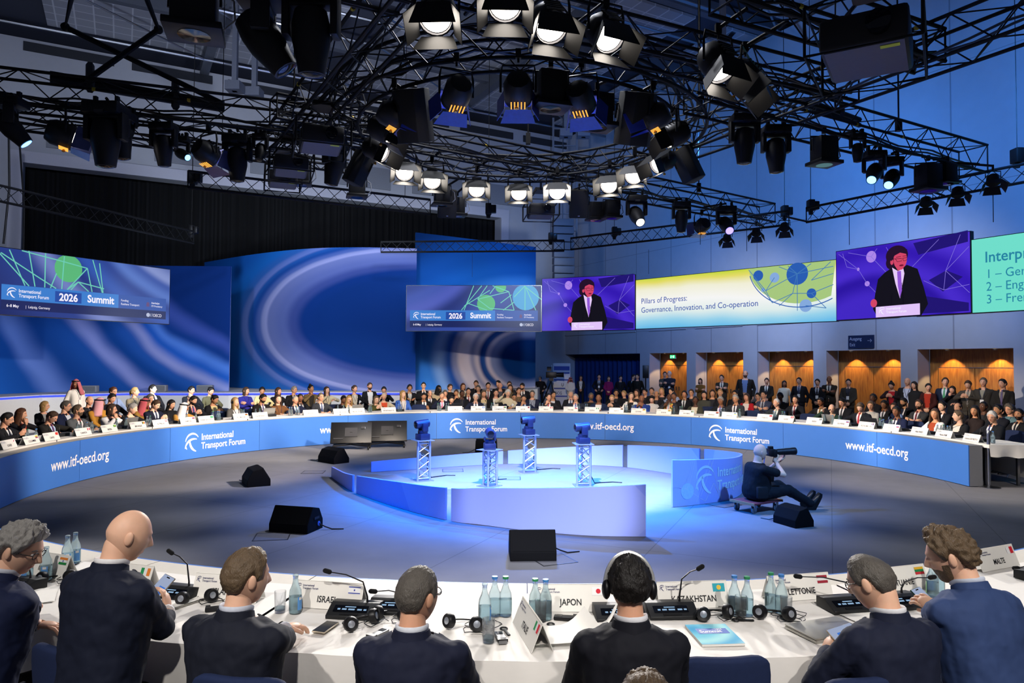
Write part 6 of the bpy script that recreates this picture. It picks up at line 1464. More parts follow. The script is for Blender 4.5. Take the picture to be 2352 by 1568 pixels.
# ================================================================== the crowd on the far side
# px | head-top y | row | hair | hair colour | skin | jacket | shirt | tie | style | pose | yaw | pitch | extras | label
CROWD = '''
5|946|1|short|k|l|17181d|d8d8dc|2b2b33|suit|phone|20|15|g|man in glasses with a striped tie at the left edge behind the CORÉE card
42|935|2|longcurly|r|l|15151a|b04a38||open|chin|25|10||woman with curly reddish hair and red scarf behind the man with the COLOMBIE card
101|926|3|bob|b|l|17171c|8a8a8a||open|lap|30|5|g|woman with grey blond bob and glasses at the back left
108|938|1|short|n|l|23221f|b8cbe6|5c3d6a|suit|write|10|32|g|man in glasses and purple tie writing behind the CHINE card
150|920|2|short|s|l|1a2240|c8ccd8||suit|lap|35|5|gn|grey haired man in navy behind the bearded man with the CANADA card
171|926|1|short|o|l|5c6064|e4e2e4|5a1c2c|suit|rest|30|-5|gb|bearded man in grey suit and burgundy tie behind the CANADA card
176|878|4s|keffiyeh|B|b|d9d6d2|d9d6d2||top|side|-60|8|c|standing man in red checked headscarf and white robe at the back left
203|908|3|bald|s|l|1b1b20|d0d0d4|3a2a30|suit|cup|5|0||bald man drinking from a white cup at the back left
227|913|2|keffiyeh|c78f96|b|a8762a|b08030||top|lap|45|8||man in pink headscarf and golden brown robe behind the BRÉSIL card
251|925|1|bob|n|l|e2e0e2|1a1a1e||open|chin|35|5|g|woman in white blazer and glasses behind the BRÉSIL card with hand at mouth
255|900|3|short|k|l|15151a|30323a||suit|lap|5|20||dark haired man looking down between the two pink headscarves
260|886|4|bun|r|l|90a4cc|90a4cc||top|lap|10|5|gy|woman with reddish bun and pale blue shirt in the back row at the left
295|922|1|bun|g|p|16161a|b84a48||open|rest|25|18||woman with pale pulled back hair and red scarf behind the BELGIQUE card
310|889|4|pony|b|l|8a7c62|8a7c62||top|lap|40|-3|y|woman in beige jacket and lanyard in the back row at the left
330|913|2|keffiyeh|b05058|b|8c682c|93702e||top|lap|35|10|g|man in red headscarf and brown robe behind the AUTRICHE card
344|903|3|short|s|l|1a1a20|d0d0d4||suit|lap|5|8|g|greying man in glasses half hidden behind the red headscarf
351|882|4|short|k|p|14141a|d8d8dc|16161c|suit|lap|30|-5||young man in black suit and tie in the back row above the AUTRICHE card
351|915|1|short|n|p|15192c|dfe4f0|1c2440|suit|phone|15|28||man in navy suit and tie reading a phone behind the AUTRICHE card
391|916|2|long|k|l|121216|121216||top|lap|15|18||woman with long black hair dressed in black left of the white headscarf
417|922|1|keffiyeh|e8e4e2|b|b4833c|e4e0dc||open|rest|40|12|m|man in white headscarf and golden robe behind the ARMENIE card
439|886|4|short|k|l|191a20|d6d6da|20202a|suit|lap|20|5|g|man in glasses and dark suit above the ARABIE SAOUDITE card
436|902|3|fringe|s|l|1b1c22|d0d0d4||suit|lap|5|22||balding man looking down behind the man in the salmon shirt
437|906|2|short|k|l|17171d|b8707a|25306a|suit|phone|15|20|b|bearded man in salmon shirt holding a phone behind the ARMENIE card
483|888|4|bun|k|l|5f5a40|6b664e||top|lap|10|18||woman with black hair tied up and olive jacket in the back row
488|905|2|bun|k|m|131317|d8c890||open|phone|20|25||woman in black jacket and pale yellow top holding a phone
540|911|1|long|b|p|55524f|d0ccc8||open|lap|20|-3|hy|blond woman in grey jacket and headset behind the ALLEMAGNE card
564|887|4|bob|n|l|2b2a86|2b2a86||top|fold|30|5|y|woman in blue blouse with folded arms in the back row
598|903|1|short|k|m|1b1613|dcd8d4|4a3c66|suit|rest|15|18|by|bearded man in dark suit and purple tie behind the VICE-PRESIDENT card
602|886|4|bun|k|m|d8cc98|d8cc98||top|lap|-10|15||woman in pale yellow blouse in the back row
638|906|1|long|n|p|6a4526|5c3c22||top|rest|-10|-3|y|woman with long dark hair and brown jacket right of the VICE-PRESIDENT card
638|889|4|long|n|l|17161b|3a3038||open|lap|30|5||woman in dark jacket in the back row behind the woman in brown
677|906|1|crop|g|l|181d33|d4dcec|3c5488|suit|rest|8|-3||man with short grey hair and blue tie left of the PRESIDENT card
675|885|4|short|g|l|17181d|dadade|55555c|suit|lap|30|3|g|grey haired man in glasses in the back row behind the PRESIDENT card
690|904|2|short|k|b|15161b|cfd0d6|35363e|suit|lap|-8|3||dark haired man half hidden behind the grey man left of the PRESIDENT card
713|883|4|topbun|k|m|84704c|3a3630||open|chin|30|-5||woman in tan jacket with hand at chin in the back row
735|902|1|short|s|l|2d2f34|dfe2ea|26345c|suit|rest|5|-3|gy|grey haired man in glasses with a lanyard behind the PRESIDENT card
749|886|4|long|n|p|d9cfae|d9cfae||top|chin|20|-3|y|woman in cream blouse with long dark hair in the back row
788|905|2|short|k|b|17171c|d0d0d4||suit|lap|5|22||dark haired man looking down behind the SECRETAIRE GENERAL card
800|907|1|longcurly|b|p|131317|d8d0c4||open|rest|10|6|g|woman with curly blond hair and glasses by the silver laptop
814|883|4|bun|n|l|16161b|cfc6b4||open|lap|30|-3|y|woman in dark blazer and white shirt in the back row above the curly blond woman
849|878|4|short|n|l|16171c|dcdcde||open|lap|10|5|nb|man with a headset around his neck in the back row
863|907|1|bob|o|p|4a4a20|4a4a20||top|phone|5|3|gy|woman in olive jacket and glasses left of the SECRETARIAT card
881|900|2|crop|w|p|cfc4a8|d2502e||open|temple|-5|5||woman with short pale hair beige jacket and orange top
881|886|4|short|k|l|141418|141418||top|mouth|-10|15||dark haired person with hand at face in the back row above the orange top
925|896|1|long|b|p|3a62b4|d6d0c8||open|lap|25|-3|y|woman with long blond hair and bright blue blazer
940|882|4|short|k|m|15161b|d6dae0|a8b0a8|suit|rest|5|8|hy|man in a headset and pale tie in the back row above the blue blazer
973|877|4|short|k|p|14151a|b8bcc4|1c1c24|suit|lap|-5|0|g|young man in glasses and black suit in the back row
973|899|2|short|k|m|121318|dcdcdf|17171e|suit|read|-5|18||man in black suit reading a paper left of the pink tie
987|896|3|fringe|n|l|1b1b20|c8ccd4|3c3c48|suit|lap|10|8|g|balding man in glasses behind the man reading a paper
1006|882|4|hijab|141416|m|a8977c|a8977c||top|lap|25|15||woman in black headscarf and beige coat in the back row
1014|898|2|short|s|l|181c30|d8dce4|d0648c|suit|rest|8|-3|ny|man with greying hair and a pink tie left of the CESAM card
1022|896|3|short|s|l|1a1a20|d0d0d4||suit|lap|8|5||man half hidden behind the man with the pink tie
1033|881|4|pony|n|l|141418|141418||top|lap|25|5|g|woman in black with glasses and tied brown hair in the back row
1037|906|1|short|k|l|131318|17171b||top|rest|-5|22||woman with short black hair behind the CESAM card and a dark laptop
1048|894|3|short|n|m|17171c|30303a||suit|mouth|-10|8||man with hand at face behind the dark skinned man
1061|894|2|crop|k|d|15161c|1c1c22|0f0f14|suit|lap|10|3|c|dark skinned man in dark suit and badge right of the CESAM card
1063|879|4|bob|r|l|d0c4a6|d0c4a6||top|lap|15|5|g|woman with brown bob glasses and cream top in the back row
1076|890|3|short|k|l|14151a|dcdcde|8a2430|suit|lap|0|0||dark haired man with a red tie left of the CEE-ONU card
1092|901|1|short|w|p|1b2136|e2e6f0|16182a|suit|rest|3|0|g|silver haired man in glasses and navy suit behind the CEE-ONU card
1094|873|5|short|n|l|1c1c22|3a3a40||suit|lap|-10|8||brown haired man at the very back above the silver haired man
1099|882|4|short|s|l|1b1c21|5c5c60||suit|lap|-15|12|g|grey haired man in glasses in the back row above the CEE-ONU card
1111|895|2|long|o|l|17171b|c8b48c||open|lap|5|5||woman with long light brown hair left of the TURKMENISTAN card
1121|877|4|short|k|l|15161b|dadade|6a1c2a|suit|lap|5|5||man with a burgundy tie in the back row above the TURKMENISTAN card
1139|892|2|short|k|l|141519|dad6cc||open|lap|5|3||man in dark blazer and open white shirt behind the TURKMENISTAN card
1146|873|5|short|k|l|17171c|2c2c32||suit|lap|-40|5||dark haired man at the very back above the TURKMENISTAN card
1149|877|4|bald|k|l|232329|50505a||suit|lap|-10|3||bald man in dark jacket in the back row
1166|892|2|curly|w|p|cbc0a4|cbc0a4||top|temple|10|10||woman with white hair and cream jacket lifting her arms
1170|874|5|short|n|l|26262c|44444c||suit|lap|0|5||brown haired person at the very back right of the bald man
1172|881|4|longcurly|n|l|60533c|60533c||top|lap|0|10||woman with wavy brown hair in the back row
1181|902|2|crop|k|m|171c30|dcdce0||open|write|0|16|g|man in glasses writing left of the QATAR card
1191|888|3|short|n|l|211f1d|7a6448||open|lap|20|3|y|brown haired man with a lanyard behind the QATAR card
1201|877|4|short|k|l|16161b|e0dede|202028|suit|lap|-20|20|b|bearded man looking down at the right end of the back row
1203|904|1|short|k|m|181f3a|a8c4e8|28345c|suit|chin|0|12||man in navy suit with hand at chin behind the QATAR card
1223|894|2|short|s|l|1c2238|9098a8||open|lap|-5|5|gy|man in round glasses and dark suit right of the QATAR card
1260|902|1|short|k|l|1d1c20|e2e2e6|b01a28|suit|chin|25|-5||man with a red tie and hand at chin behind the PEROU card
1270|898|2|short|k|m|18181d|c8c8d0||suit|lap|30|0||man with slicked dark hair behind the man with the red tie
1311|896|2|short|g|l|1a1b20|cfd2da|30405c|suit|lap|10|0||grey haired man half hidden behind the PANAMA delegate
1323|903|1|short|g|l|262a36|e0e4ee|2c4a8c|suit|rest|-10|-3|B|heavy grey haired man with a blue tie behind the PANAMA card
1357|901|2|short|s|b|2c2f36|1c1c20||open|lap|20|5|gb|man with grey beard and glasses left of the NIGERIA delegate
1376|904|1|bald|k|b|1b2744|dcdad6||open|rest|-5|8||bald man in navy blazer and white shirt behind the NIGERIA card
1406|903|2|crop|b|p|15151a|15151a||top|phone|5|18||woman with short blond hair dressed in black left of the KENYA card
1415|893|3|short|k|m|15151a|2c2c34||suit|lap|10|5|g|man in glasses in the dim rows behind the KENYA card
1434|896|3|pony|b|l|141418|141418||top|lap|-20|8||woman with blond ponytail in the dim rows behind the KENYA card
1449|901|2|long|o|p|dcd6d0|17171b||open|lap|25|-3||woman with long light brown hair and white blazer
1463|893|3|longcurly|n|l|1c1a1e|2c262a||open|lap|-15|3||woman with brown hair half hidden right of the white blazer
1474|905|1|bald|k|b|23408c|b8ccee|b41c28|suit|mouth|10|5|gB|bald man in blue suit and red tie with hands at his mouth
1482|891|4|short|k|l|15151a|26262c||suit|lap|-20|3||dark haired man in the dim rows right of the speaker stand
1497|905|2|long|k|p|c8c4c0|c8c4c0||top|lap|10|25||woman with black fringe and white top left of the GHANA delegate
1497|889|4|short|n|l|1c1c22|34343c||suit|lap|0|3||man in the dim rows below the first wooden door on its left side
1508|897|3|fringe|k|m|1b1b20|30303a||suit|lap|0|3||balding man in the dim rows left of the kente scarf
1520|890|4|bob|b|l|18181d|2c2c34||open|lap|0|3||blond woman in the dim rows below the first wooden door
1538|902|1|bald|k|d|2e3034|d6d8de|9aa0a8|suit|cup|15|0|K|dark skinned man in a bright kente scarf behind the GHANA card
1548|901|2|short|k|b|17181d|34343c||suit|lap|0|3||man half hidden right of the kente scarf
1543|889|4|short|k|l|9aa6c0|9aa6c0||top|lap|-30|3||man in pale shirt in the dim rows below the first wooden door
1572|897|3|short|k|m|131317|d0d0d4|16161c|suit|lap|0|0|h|man in a headset and dark tie behind the BAHAMAS card
1588|893|4|short|n|l|17181d|2c2c34||suit|lap|0|3|g|man in glasses in the dim rows below the second wooden door
1597|909|1|short|k|d|3c3c30|d0c6b0||open|lap|15|0||woman with short dark hair and cream neck bow right of the BAHAMAS card
1617|898|3|long|k|l|44443c|44443c||top|lap|10|3||woman with long hair and patterned top left of the ANGOLA delegate
1636|894|4|bob|n|l|1c1c22|2c2c34||open|lap|15|3|h|woman with a headset in the dim rows behind the ANGOLA card
1654|893|4|crop|b|l|1c1c22|2c2c34||open|lap|5|3||pale haired woman in the dim rows behind the ANGOLA card
1658|908|1|short|g|b|1e2126|d6d8e4|5a4a8c|suit|rest|5|5|h|grey haired man in a headset and purple tie behind the ANGOLA card
1688|896|4|short|k|m|1a1a1f|2c2c34||suit|lap|0|3||man in the dim rows below the standing man in the blue shirt
1691|904|1|short|g|m|2a2c31|d4d6da|1c1c24|suit|rest|0|3|g|grey haired man in glasses and dark tie behind the UKRAINE card
1715|902|3|longcurly|n|l|a81a24|d8d0cc||open|lap|-5|3||woman in a red jacket behind the UKRAINE card
1741|900|4|short|k|l|17171c|26262c||suit|lap|0|3||man in the dim rows left of the man in the grey suit with folded arms
1754|897|2|short|k|l|3c4258|b8bcc8|2c2434|suit|fold|-5|-3|y|man in grey suit and lanyard with folded arms left of the TURQUIE delegate
1787|913|1|crop|w|l|26292c|d8dcd8|9ab0a0|suit|rest|-20|0|m|man with white hair moustache and pale green tie behind the SUISSE card
1792|901|3|short|k|d|17171c|26262c||suit|lap|0|3||dark skinned man in the dim rows behind the white haired man
1830|906|2|short|k|l|17181e|d4d6dc|8c2030|suit|rest|5|3|c|man with a red tie and badge behind the SUISSE card
1888|912|2|short|k|b|1d1c1e|d8d4cc|8a6420|suit|rest|-10|8|m|man with moustache and yellow tie left of the green jacket
1915|926|1|fringe|b|p|23382e|e0e0e2||open|temple|20|18||man with curly receding hair and green jacket leaning on his hand by a laptop
1937|912|2|short|k|l|15161b|dadade|14141a|suit|lap|-10|22|g|man in glasses and black tie right of the green jacket
1980|920|1|short|o|p|1e2026|dcdde4|b02430|suit|write|15|32||brown haired man with a red tie looking down behind the ROYAUME-UNI card
2000|918|2|pony|o|l|b8b4ae|b8b4ae||top|lap|15|8||woman with light brown tied hair behind the man with the red tie
2006|902|4|short|k|d|17171c|2c2c34||suit|lap|-10|3||dark skinned man in black behind the tied haired woman
2032|916|3|short|k|b|17181d|d0d0d8|26262e|suit|lap|0|12|g|man in glasses left of the pale blue shirt
2054|923|3|bob|n|l|7d94be|7d94be||top|lap|0|3|y|woman in pale blue shirt with lanyard
2065|930|1|short|k|b|1a2140|dde2f0|1a2036|suit|rest|10|8||young man in navy suit and tie behind the RÉPUBLIQUE SLOVAQUE card
2077|911|4|short|k|m|15161b|c8c8d0||suit|lap|-10|15|b|bearded man looking down below the bald standing man
2110|916|2|short|n|l|37383a|d8d6da|6a1c2a|suit|fold|5|-3|b|bearded man in grey suit and red tie with folded arms
2147|936|1|longcurly|n|m|dedad8|8c3a20||open|lap|20|3||woman with long brown hair and white blazer at the right
2164|920|2|short|k|p|16171d|d8d8de|2c2c38|suit|lap|0|3||young man with black hair behind the woman in the white blazer at the right
2201|923|3|fringe|n|l|1a1a1f|30303a||suit|lap|0|8||balding man in the dim rows at the right
2207|940|1|short|o|p|1d1d20|dcd4ca||open|rest|-25|0||woman with short light brown hair and black jacket at the right
2238|931|2|longcurly|k|m|231a1a|231a1a||top|lap|20|3||woman with long dark curly hair left of the white haired man
2259|920|3|crop|k|d|17181c|24242a||suit|lap|0|3||dark skinned man in the dim rows at the right
2288|940|1|short|w|l|17191f|dcdce6|3a3c66|suit|rest|25|12|gh|white haired man in a headset at the right end of the table
2292|927|2|short|k|m|1a1c26|2c2c38||suit|lap|0|3||dark haired man half hidden behind the white haired man
2319|926|3|curly|s|l|5c7c84|5c7c84||top|lap|0|3|gy|curly grey haired person in a teal shirt at the right
2340|937|2|short|k|m|15161b|d0ccc4|17171d|suit|lap|15|3|b|bearded man in black suit at the right edge
1241|863|d2|fringe|k|l|121215|121215||top|hip|-30|0|h|cameraman in black standing behind the large video camera
1310|867|d3|keffiyeh|B|b|cbc6c0|cbc6c0||top|stand|15|15|b|standing man in red checked headscarf right of the sponsor banner
1334|862|d|bob|n|m|1b1c22|cfcac2||open|stand|10|3|y|standing woman in dark blazer right of the red checked headscarf
1376|859|d|short|k|l|12141c|cfd4e0|10121a|suit|hip|5|0|c|standing man in dark suit and tie before the navy drape
1398|863|d|bob|n|l|7a1450|7a1450||top|stand|10|8||standing woman in magenta jacket before the navy drape
1425|862|d|short|k|l|101218|1a1c24||suit|side|20|3||dim standing man right of the magenta jacket
1454|859|d|short|k|l|101218|b8bcc8||suit|side|60|3||standing man in profile at the right of the navy drape
1464|858|d|short|k|l|15130e|1c1a16||suit|side|-10|3||dim standing man beside the small speaker on a stand
1527|853|w|short|k|l|4c4a40|c8c4b8||top|fold|10|-5|gc|man in glasses and grey sweater with folded arms at the first wooden door
1538|851|w|crop|w|l|20222e|20222e||top|fold|-30|-5|c|man with pale hair and navy sweater right of the first wooden door
1609|868|w|bob|k|l|6b4a1c|6b4a1c||top|fold|-10|5||standing woman in mustard brown jacket at the second wooden door
1658|860|w|short|k|l|2f2a22|c8c4b4|2c2a30|suit|fold|-10|0|g|standing man in brown suit with folded arms at the second wooden door
1712|849|w|fringe|n|l|1c1a18|5c7096||open|side|5|0|b|tall bearded man in black jacket and blue shirt right of the second wooden door
1761|867|w|short|k|l|1d1b18|d0ccc0|1a1a1e|suit|stand|5|5||standing young man in black tie at the left of the third wooden door
1801|873|w|bob|k|b|b8b4a4|b8b4a4||top|side|20|5||standing woman in white jacket at the third wooden door
1836|866|w|short|k|l|17181e|8c94ac|2a3450|suit|side|-15|0|gc|standing man in glasses and dark suit at the right of the third wooden door
1878|869|w|short|k|l|101116|b8bcc4|101014|suit|stand|-5|5|c|standing man in black suit and badge left of the bald man with folded arms
1905|862|w|bald|k|b|29251f|cfcabc|1c1c20|suit|fold|-5|-3|g|bald man in dark suit with folded arms left of the fourth wooden door
1949|869|w|short|k|l|3a362f|3a3c48|24242c|suit|stand|5|3|c|standing man in grey brown suit at the fourth wooden door
2049|875|w|topbun|k|l|26181a|a81c24||open|phone|-10|20||standing woman with a bun and red top at the fourth wooden door
2085|866|w|bald|k|l|1a1a1c|b4bcd0||open|side|-10|0|y|large bald man in black jacket right of the fourth wooden door
2101|875|w|long|k|l|1a1a1c|1a1a1c||top|side|-20|3||dark haired woman half hidden behind the large bald man
2132|879|w|pony|k|l|3a1410|a8301c||open|stand|20|8||standing woman in a red and yellow patterned jacket left of the fifth wooden door
2171|866|w|short|n|l|182238|c4ccd4|2c8c5c|suit|side|20|-3||standing man in navy suit and green tie at the fifth wooden door
2189|885|w|long|k|l|17171b|1c1c20||top|chin|-10|10||woman with dark hair and hand at chin holding papers
2225|871|w|short|n|l|423c34|a89c88|6a625c|suit|phone|0|20|n|standing man in grey suit looking down at the fifth wooden door
2259|866|w|short|o|l|36322c|8c8878||suit|side|5|0|nc|standing man with a headset around his neck at the fifth wooden door
2304|869|w|short|k|l|24221f|8c8478|4a3c6c|suit|stand|-20|0|n|standing man in dark suit and purple tie at the right of the fifth wooden door
'''
ROW = {1: 9.15, 2: 10.05, 3: 10.85, 4: 11.5, 5: 11.95}
people = {}
for ln in CROWD.strip().split('\n'):
    px, hy, row, hair, hc, skin, jk, sh, tie, style, pose, yaw, pitch, ex, label = ln.split('|')
    px, hy, yaw, pitch = float(px), float(hy), int(yaw), int(pitch); st_ = row[0] in 'wd' or row.endswith('s')
    female = 'woman' in label; wd = (.86 if female else 1.0) * (1.14 if 'B' in ex or 'heavy' in label or 'large' in label or 'tall' in label else 1)
    if row[0] in 'wd': p = onwall(px, hy, {'w': .55 if px % 2 else .85, 'd': 1.1, 'd2': 3.0, 'd3': 2.4}[row])
    else: p = onring(px, hy, ROW[int(row[0])])
    base = .2 if not st_ and row in '345' and 62 < degrees(angof(p)) < 168 else .2 if st_ and row[0] == '4' else 0
    h0 = (1.33 + (.40 if st_ else 0))
    s = .96; drop = (p.z - base)/s - h0 - .01
    if st_: s = max(.86, min(1.1, (p.z-base)/(h0+.01))); drop = 0
    else:
        dd = max(-.15, min(.12, drop)); s *= 1 + max(-.08, min(.08, (drop-dd)/h0)); base += max(0, p.z - base - s*(h0+dd+.01)) if not base and (drop-dd)/h0 > .08 else 0; drop = round(dd/.03)*.03
    to = RC - p; rz = atan2(to.y, to.x) - pi/2
    if row[0] in 'wd': rz = atan2(-p.y*.6 + RC.y*.4, -p.x*.6) - pi/2
    r = Rig(drop, 0 if st_ else random.choice((.04, .08, .12)) if pose not in ('fold', 'lap') else -.04, wd, st_)
    o = person((p.x, p.y, base), rz, label, r, pose, yaw, pitch, 0, hair, 'k' if hair == 'keffiyeh' and hc == 'B' else hc, skin, jk, sh, tie or None, style, '17181d' if not (hair == 'keffiyeh' and st_) else 'cbc6c0', ex, s=s)
    people[label] = (o, r, pose, s)
    if 'K' in ex:      # the woven scarf hanging down both sides of the chest
        mb = MB()
        for sg in (-1, 1):
            mb.rings([[r.T((sg*(x0-.045), front_y(r, min(z, .985))+.034 - max(0, z-.985)*.8, z)), r.T((sg*(x0+.045), front_y(r, min(z, .985))+.026 - max(0, z-.985)*.8, z)), r.T((sg*(x0+.045), front_y(r, min(z, .985))+.016 - max(0, z-.985)*.8, z)), r.T((sg*(x0-.045), front_y(r, min(z, .985))+.022 - max(0, z-.985)*.8, z))] for z, x0 in ((1.04, .075), (.98, .085), (.88, .085), (.76, .08), (.64, .08))])
        km, nt, bs = NM('kente_weave'); tc = nt.nodes.new('ShaderNodeTexCoord'); ck = nt.nodes.new('ShaderNodeTexVoronoi'); ck.distance = 'CHEBYCHEV'; ck.inputs['Scale'].default_value = 26
        nt.links.new(tc.outputs['Object'], ck.inputs['Vector']); nt.links.new(ramp(nt, ck.outputs['Color'], [(0, 'c8861c'), (.35, '2c7a3c'), (.5, 'd8b030'), (.65, 'b02a20'), (.85, '1c1c18')], 'CONSTANT'), bs.inputs['Base Color'])
        mb.obj('kente_scarf', km, o)

# ================================================================== the near table: people from behind and their things
def nearp(px, hy, r_): p = onring(px, hy, r_, False); return p
def placed(px, hy, r_, turn=0):
    p = nearp(px, hy, r_); d = RC - p; return p, atan2(d.y, d.x) - pi/2 + turn
NEAR = {}
def near_person(key, px, hy, r_, label, turn=0, wr=None, wl=None, hr=(-.5, .8, 0), hl=(.5, .8, 0), nr=(0, 0, -1), nl=(0, 0, -1), er=(.5, -.5, -1), el=(-.5, -.5, -1), lean=.12, wd=1.0, fwd=.0, **k):
    """wr, wl: wrists given as points in the hall"""
    p, rz = placed(px, hy, r_, turn); s = .98
    off = V((-sin(rz), cos(rz), 0))*(-.62*sin(lean) - fwd); loc = V((p.x, p.y, 0)) + off          # hips sit behind the head when leaning
    top = p.z/s; drop = top - (1.318 - .78*(1-cos(lean))) - .012
    r = Rig(max(-.12, min(.2, drop)), lean, wd, False, k.pop('belly', 0)); W = Matrix.LocRotScale(loc, Euler((0, 0, rz)), V((s,)*3)); inv = W.inverted(); R3 = inv.to_3x3()
    df = POSES['rest']; pose = (tuple(inv @ wr) if wr else df[0], er, tuple(R3 @ V(hr)) if wr else df[2], tuple(R3 @ V(nr)) if wr else df[3], tuple(inv @ wl) if wl else df[4], el, tuple(R3 @ V(hl)) if wl else df[6], tuple(R3 @ V(nl)) if wl else df[7], 0)
    o = person(loc, rz, label, r, pose, vox=.0105, hi=True, group=None, s=s, wr=.020, **k); NEAR[key] = (o, r, W); 
    # jacket collar standing round the neck, shirt edge above it
    mb = MB(); rs = []
    for z, a, b, cy, th in ((1.005, .112, .092, -.024, .0), (1.040, .088, .082, -.022, 0), (1.082, .074, .078, -.018, 0), (1.084, .066, .068, -.016, 0), (1.045, .066, .064, -.014, 0)):
        rs.append([r.T((a*wd**.5*sin(t), cy - b*cos(t), z - .02*max(0, -cos(t)))) for t in [radians(-128 + 256*i/20) for i in range(21)]])
    mb.rings([list(q) for q in zip(*rs)]); o2 = mb.obj('jacket_collar', fold(k['jacket']), o)
    mb = MB(); mb.tube([r.T((.064*sin(t), -.014 - .066*cos(t), 1.088 - .02*max(0, -cos(t)))) for t in [2*pi*i/24 for i in range(24)]], .007, 8, close=True, ry=2.2); mb.obj('shirt_collar', fab(k.get('shirt', 'd8d8dc')), o)
    for (S, E, Wp, d, n_, sg) in arms(r, pose):          # shirt cuffs
        e = (Wp-E).normalized(); MB().tube([Wp - e*.028, Wp + e*.004], [.039, .036], 14).obj('shirt_cuff', fab(k.get('shirt', 'd8d8dc')), o)
        mb = MB(); u = V((0, 0, 1)).cross(e).normalized()
        for q in range(3): mb.ell(Wp - e*(.05 + .018*q) - u*sg*.0 + e.cross(u)*-.046, (.006, .006, .004), None, 8, 6)
        mb.obj('cuff_buttons', black_p, o)
    return o
P3 = lambda px, py, y: at(px, py, y)
near_person('left', 14, 1199, 9.35, 'grey haired man in glasses and navy suit leaning on the table at the left edge', turn=-.15, wr=P3(75, 1395, 3.75), hr=(-.6, .7, 0), lean=.30, wd=1.1, yaw=-62, pitch=22, hair='curly', hc='g', skin='p', jacket='1a2240', shirt='c8ccd8', ex='gF')
near_person('bald', 258, 1166, 9.4, 'bald man in dark navy suit reading a phone in his right hand', turn=-.10, wr=P3(384, 1404, 3.55), hr=(-.3, .5, .7), nr=(-.8, .2, .2), er=(1, -.6, -1.3), wl=P3(285, 1420, 3.75), hl=(.5, .8, .2), lean=.16, wd=1.02, yaw=-34, pitch=20, hair='bald', hc='g', skin='p', jacket='161b2c', shirt='e4e2e2')
near_person('island', 552, 1263, 9.4, 'man with short grey blond hair in dark suit at the ISLANDE card', turn=-.12, wr=P3(655, 1443, 3.55), hr=(.5, .85, -.05), er=(.8, -.5, -.6), lean=.10, wd=1.06, yaw=-30, pitch=6, hair='short', hc='o', skin='p', jacket='191c28', shirt='c8ccd8')
near_person('israel', 950, 1303, 9.4, 'man with thinning dark hair and glasses in navy suit right of the ISRAEL card', turn=.0, lean=.06, wd=1.04, yaw=-32, pitch=4, hair='tuft', hc='s', skin='l', jacket='1c2034', shirt='d8dce4', ex='gF')
near_person('japon', 1447, 1281, 9.4, 'black haired man with a headset in dark suit facing the JAPON card', turn=.0, lean=.08, wd=1.02, yaw=-4, pitch=8, hair='thick', hc='k', skin='l', jacket='16171f', shirt='e0e0e4')
near_person('letton', 2030, 1269, 9.4, 'man with cropped greying hair and glasses holding a phone near the silver laptop', turn=.16, wl=P3(1905, 1498, 3.30), hl=(.25, .75, .25), nl=(.7, -.2, -.5), el=(-1, -.5, -.5), wr=P3(1985, 1480, 3.35), lean=.14, wd=1.04, yaw=24, pitch=24, hair='tuft', hc='s', skin='p', jacket='1a1f33', shirt='e2e2e6', ex='gF')
near_person('right', 2220, 1217, 9.3, 'man with curly brown hair and beard in blue suit leaning over a phone', turn=.10, wl=P3(2150, 1398, 3.75), hl=(-.4, .7, .3), nl=(.5, -.3, -.6), el=(-1, -.2, -.3), wr=P3(2250, 1420, 3.6), lean=.30, wd=1.08, yaw=42, pitch=20, hair='curly', hc='o', skin='p', jacket='33456f', shirt='c8d0e0', ex='b')
# head of a viewer cut by the bottom edge
near_person('front', 1492, 1556, 10.35, 'person with brown hair cut off by the bottom edge of the picture', lean=.05, wd=1.0, yaw=0, pitch=5, hair='short', hc='o', skin='p', jacket='20222a', shirt='c8ccd8')
# headset of the man at the JAPON card
o, r, W = NEAR['japon']; H = r.head(-4, 8); hs = thing('headset', 'black interpretation headset with a silver band worn by the man at the JAPON card', 'headset', (0, 0, 0))
hs.matrix_world = W @ H; mb = MB(); mb.tube([(.102*cos(a), -.012, .004 + .134*sin(a)) for a in [pi*i/20 for i in range(21)]], .010, 8); mb.obj('headband', M('headset_silver', 'c4c4c2', .35, .6), hs)
for sg in (-1, 1): MB().ell((sg*.098, -.012, -.012), (.020, .034, .042), None, 14, 10).obj('ear_cup', black_p, hs)
# ---- phones in hands
ph_m = M('phone_screen', 'aebcdc', emit=.75); blue_b = M('phone_bubble', '3f7ee0', emit=.8); ph_d = M('phone_dark', '121316', .12)
def phone(M4, label, case, lit=True):
    t = thing('smartphone', label, 'phone'); t.matrix_world = M4
    MB().box((0, 0, -.004), (.074, .150, .008)).obj('body', case, t, bevel=.003); MB().box((0, 0, .0006), (.068, .143, .0012)).obj('screen', ph_m if lit else ph_d, t)
    if lit: MB().box((.012, .005, .0016), (.036, .014, .0008)).box((.012, -.028, .0016), (.036, .020, .0008)).obj('chat_bubbles', blue_b, t); MB().box((0, .062, .0016), (.02, .006, .0008)).obj('camera_notch', ph_d, t)
def frame(c, up, nrm):
    y = V(up).normalized(); z = V(nrm); z = (z - y*z.dot(y)).normalized(); x = y.cross(z); m = Matrix((x, y, z)).transposed().to_4x4(); m.translation = c; return m
phone(frame(P3(366, 1350, 3.68), (.42, .62, .62), (-.1, -.75, .65)), 'smartphone showing a chat in the hand of the bald man', M('case_grey', '80786c', .3, .5))
phone(frame(P3(2128, 1376, 3.80), (-.40, .70, .55), (.2, -.7, .7)), 'smartphone with a green case in the hand of the man in the blue suit', M('case_green', '1e4434', .4))
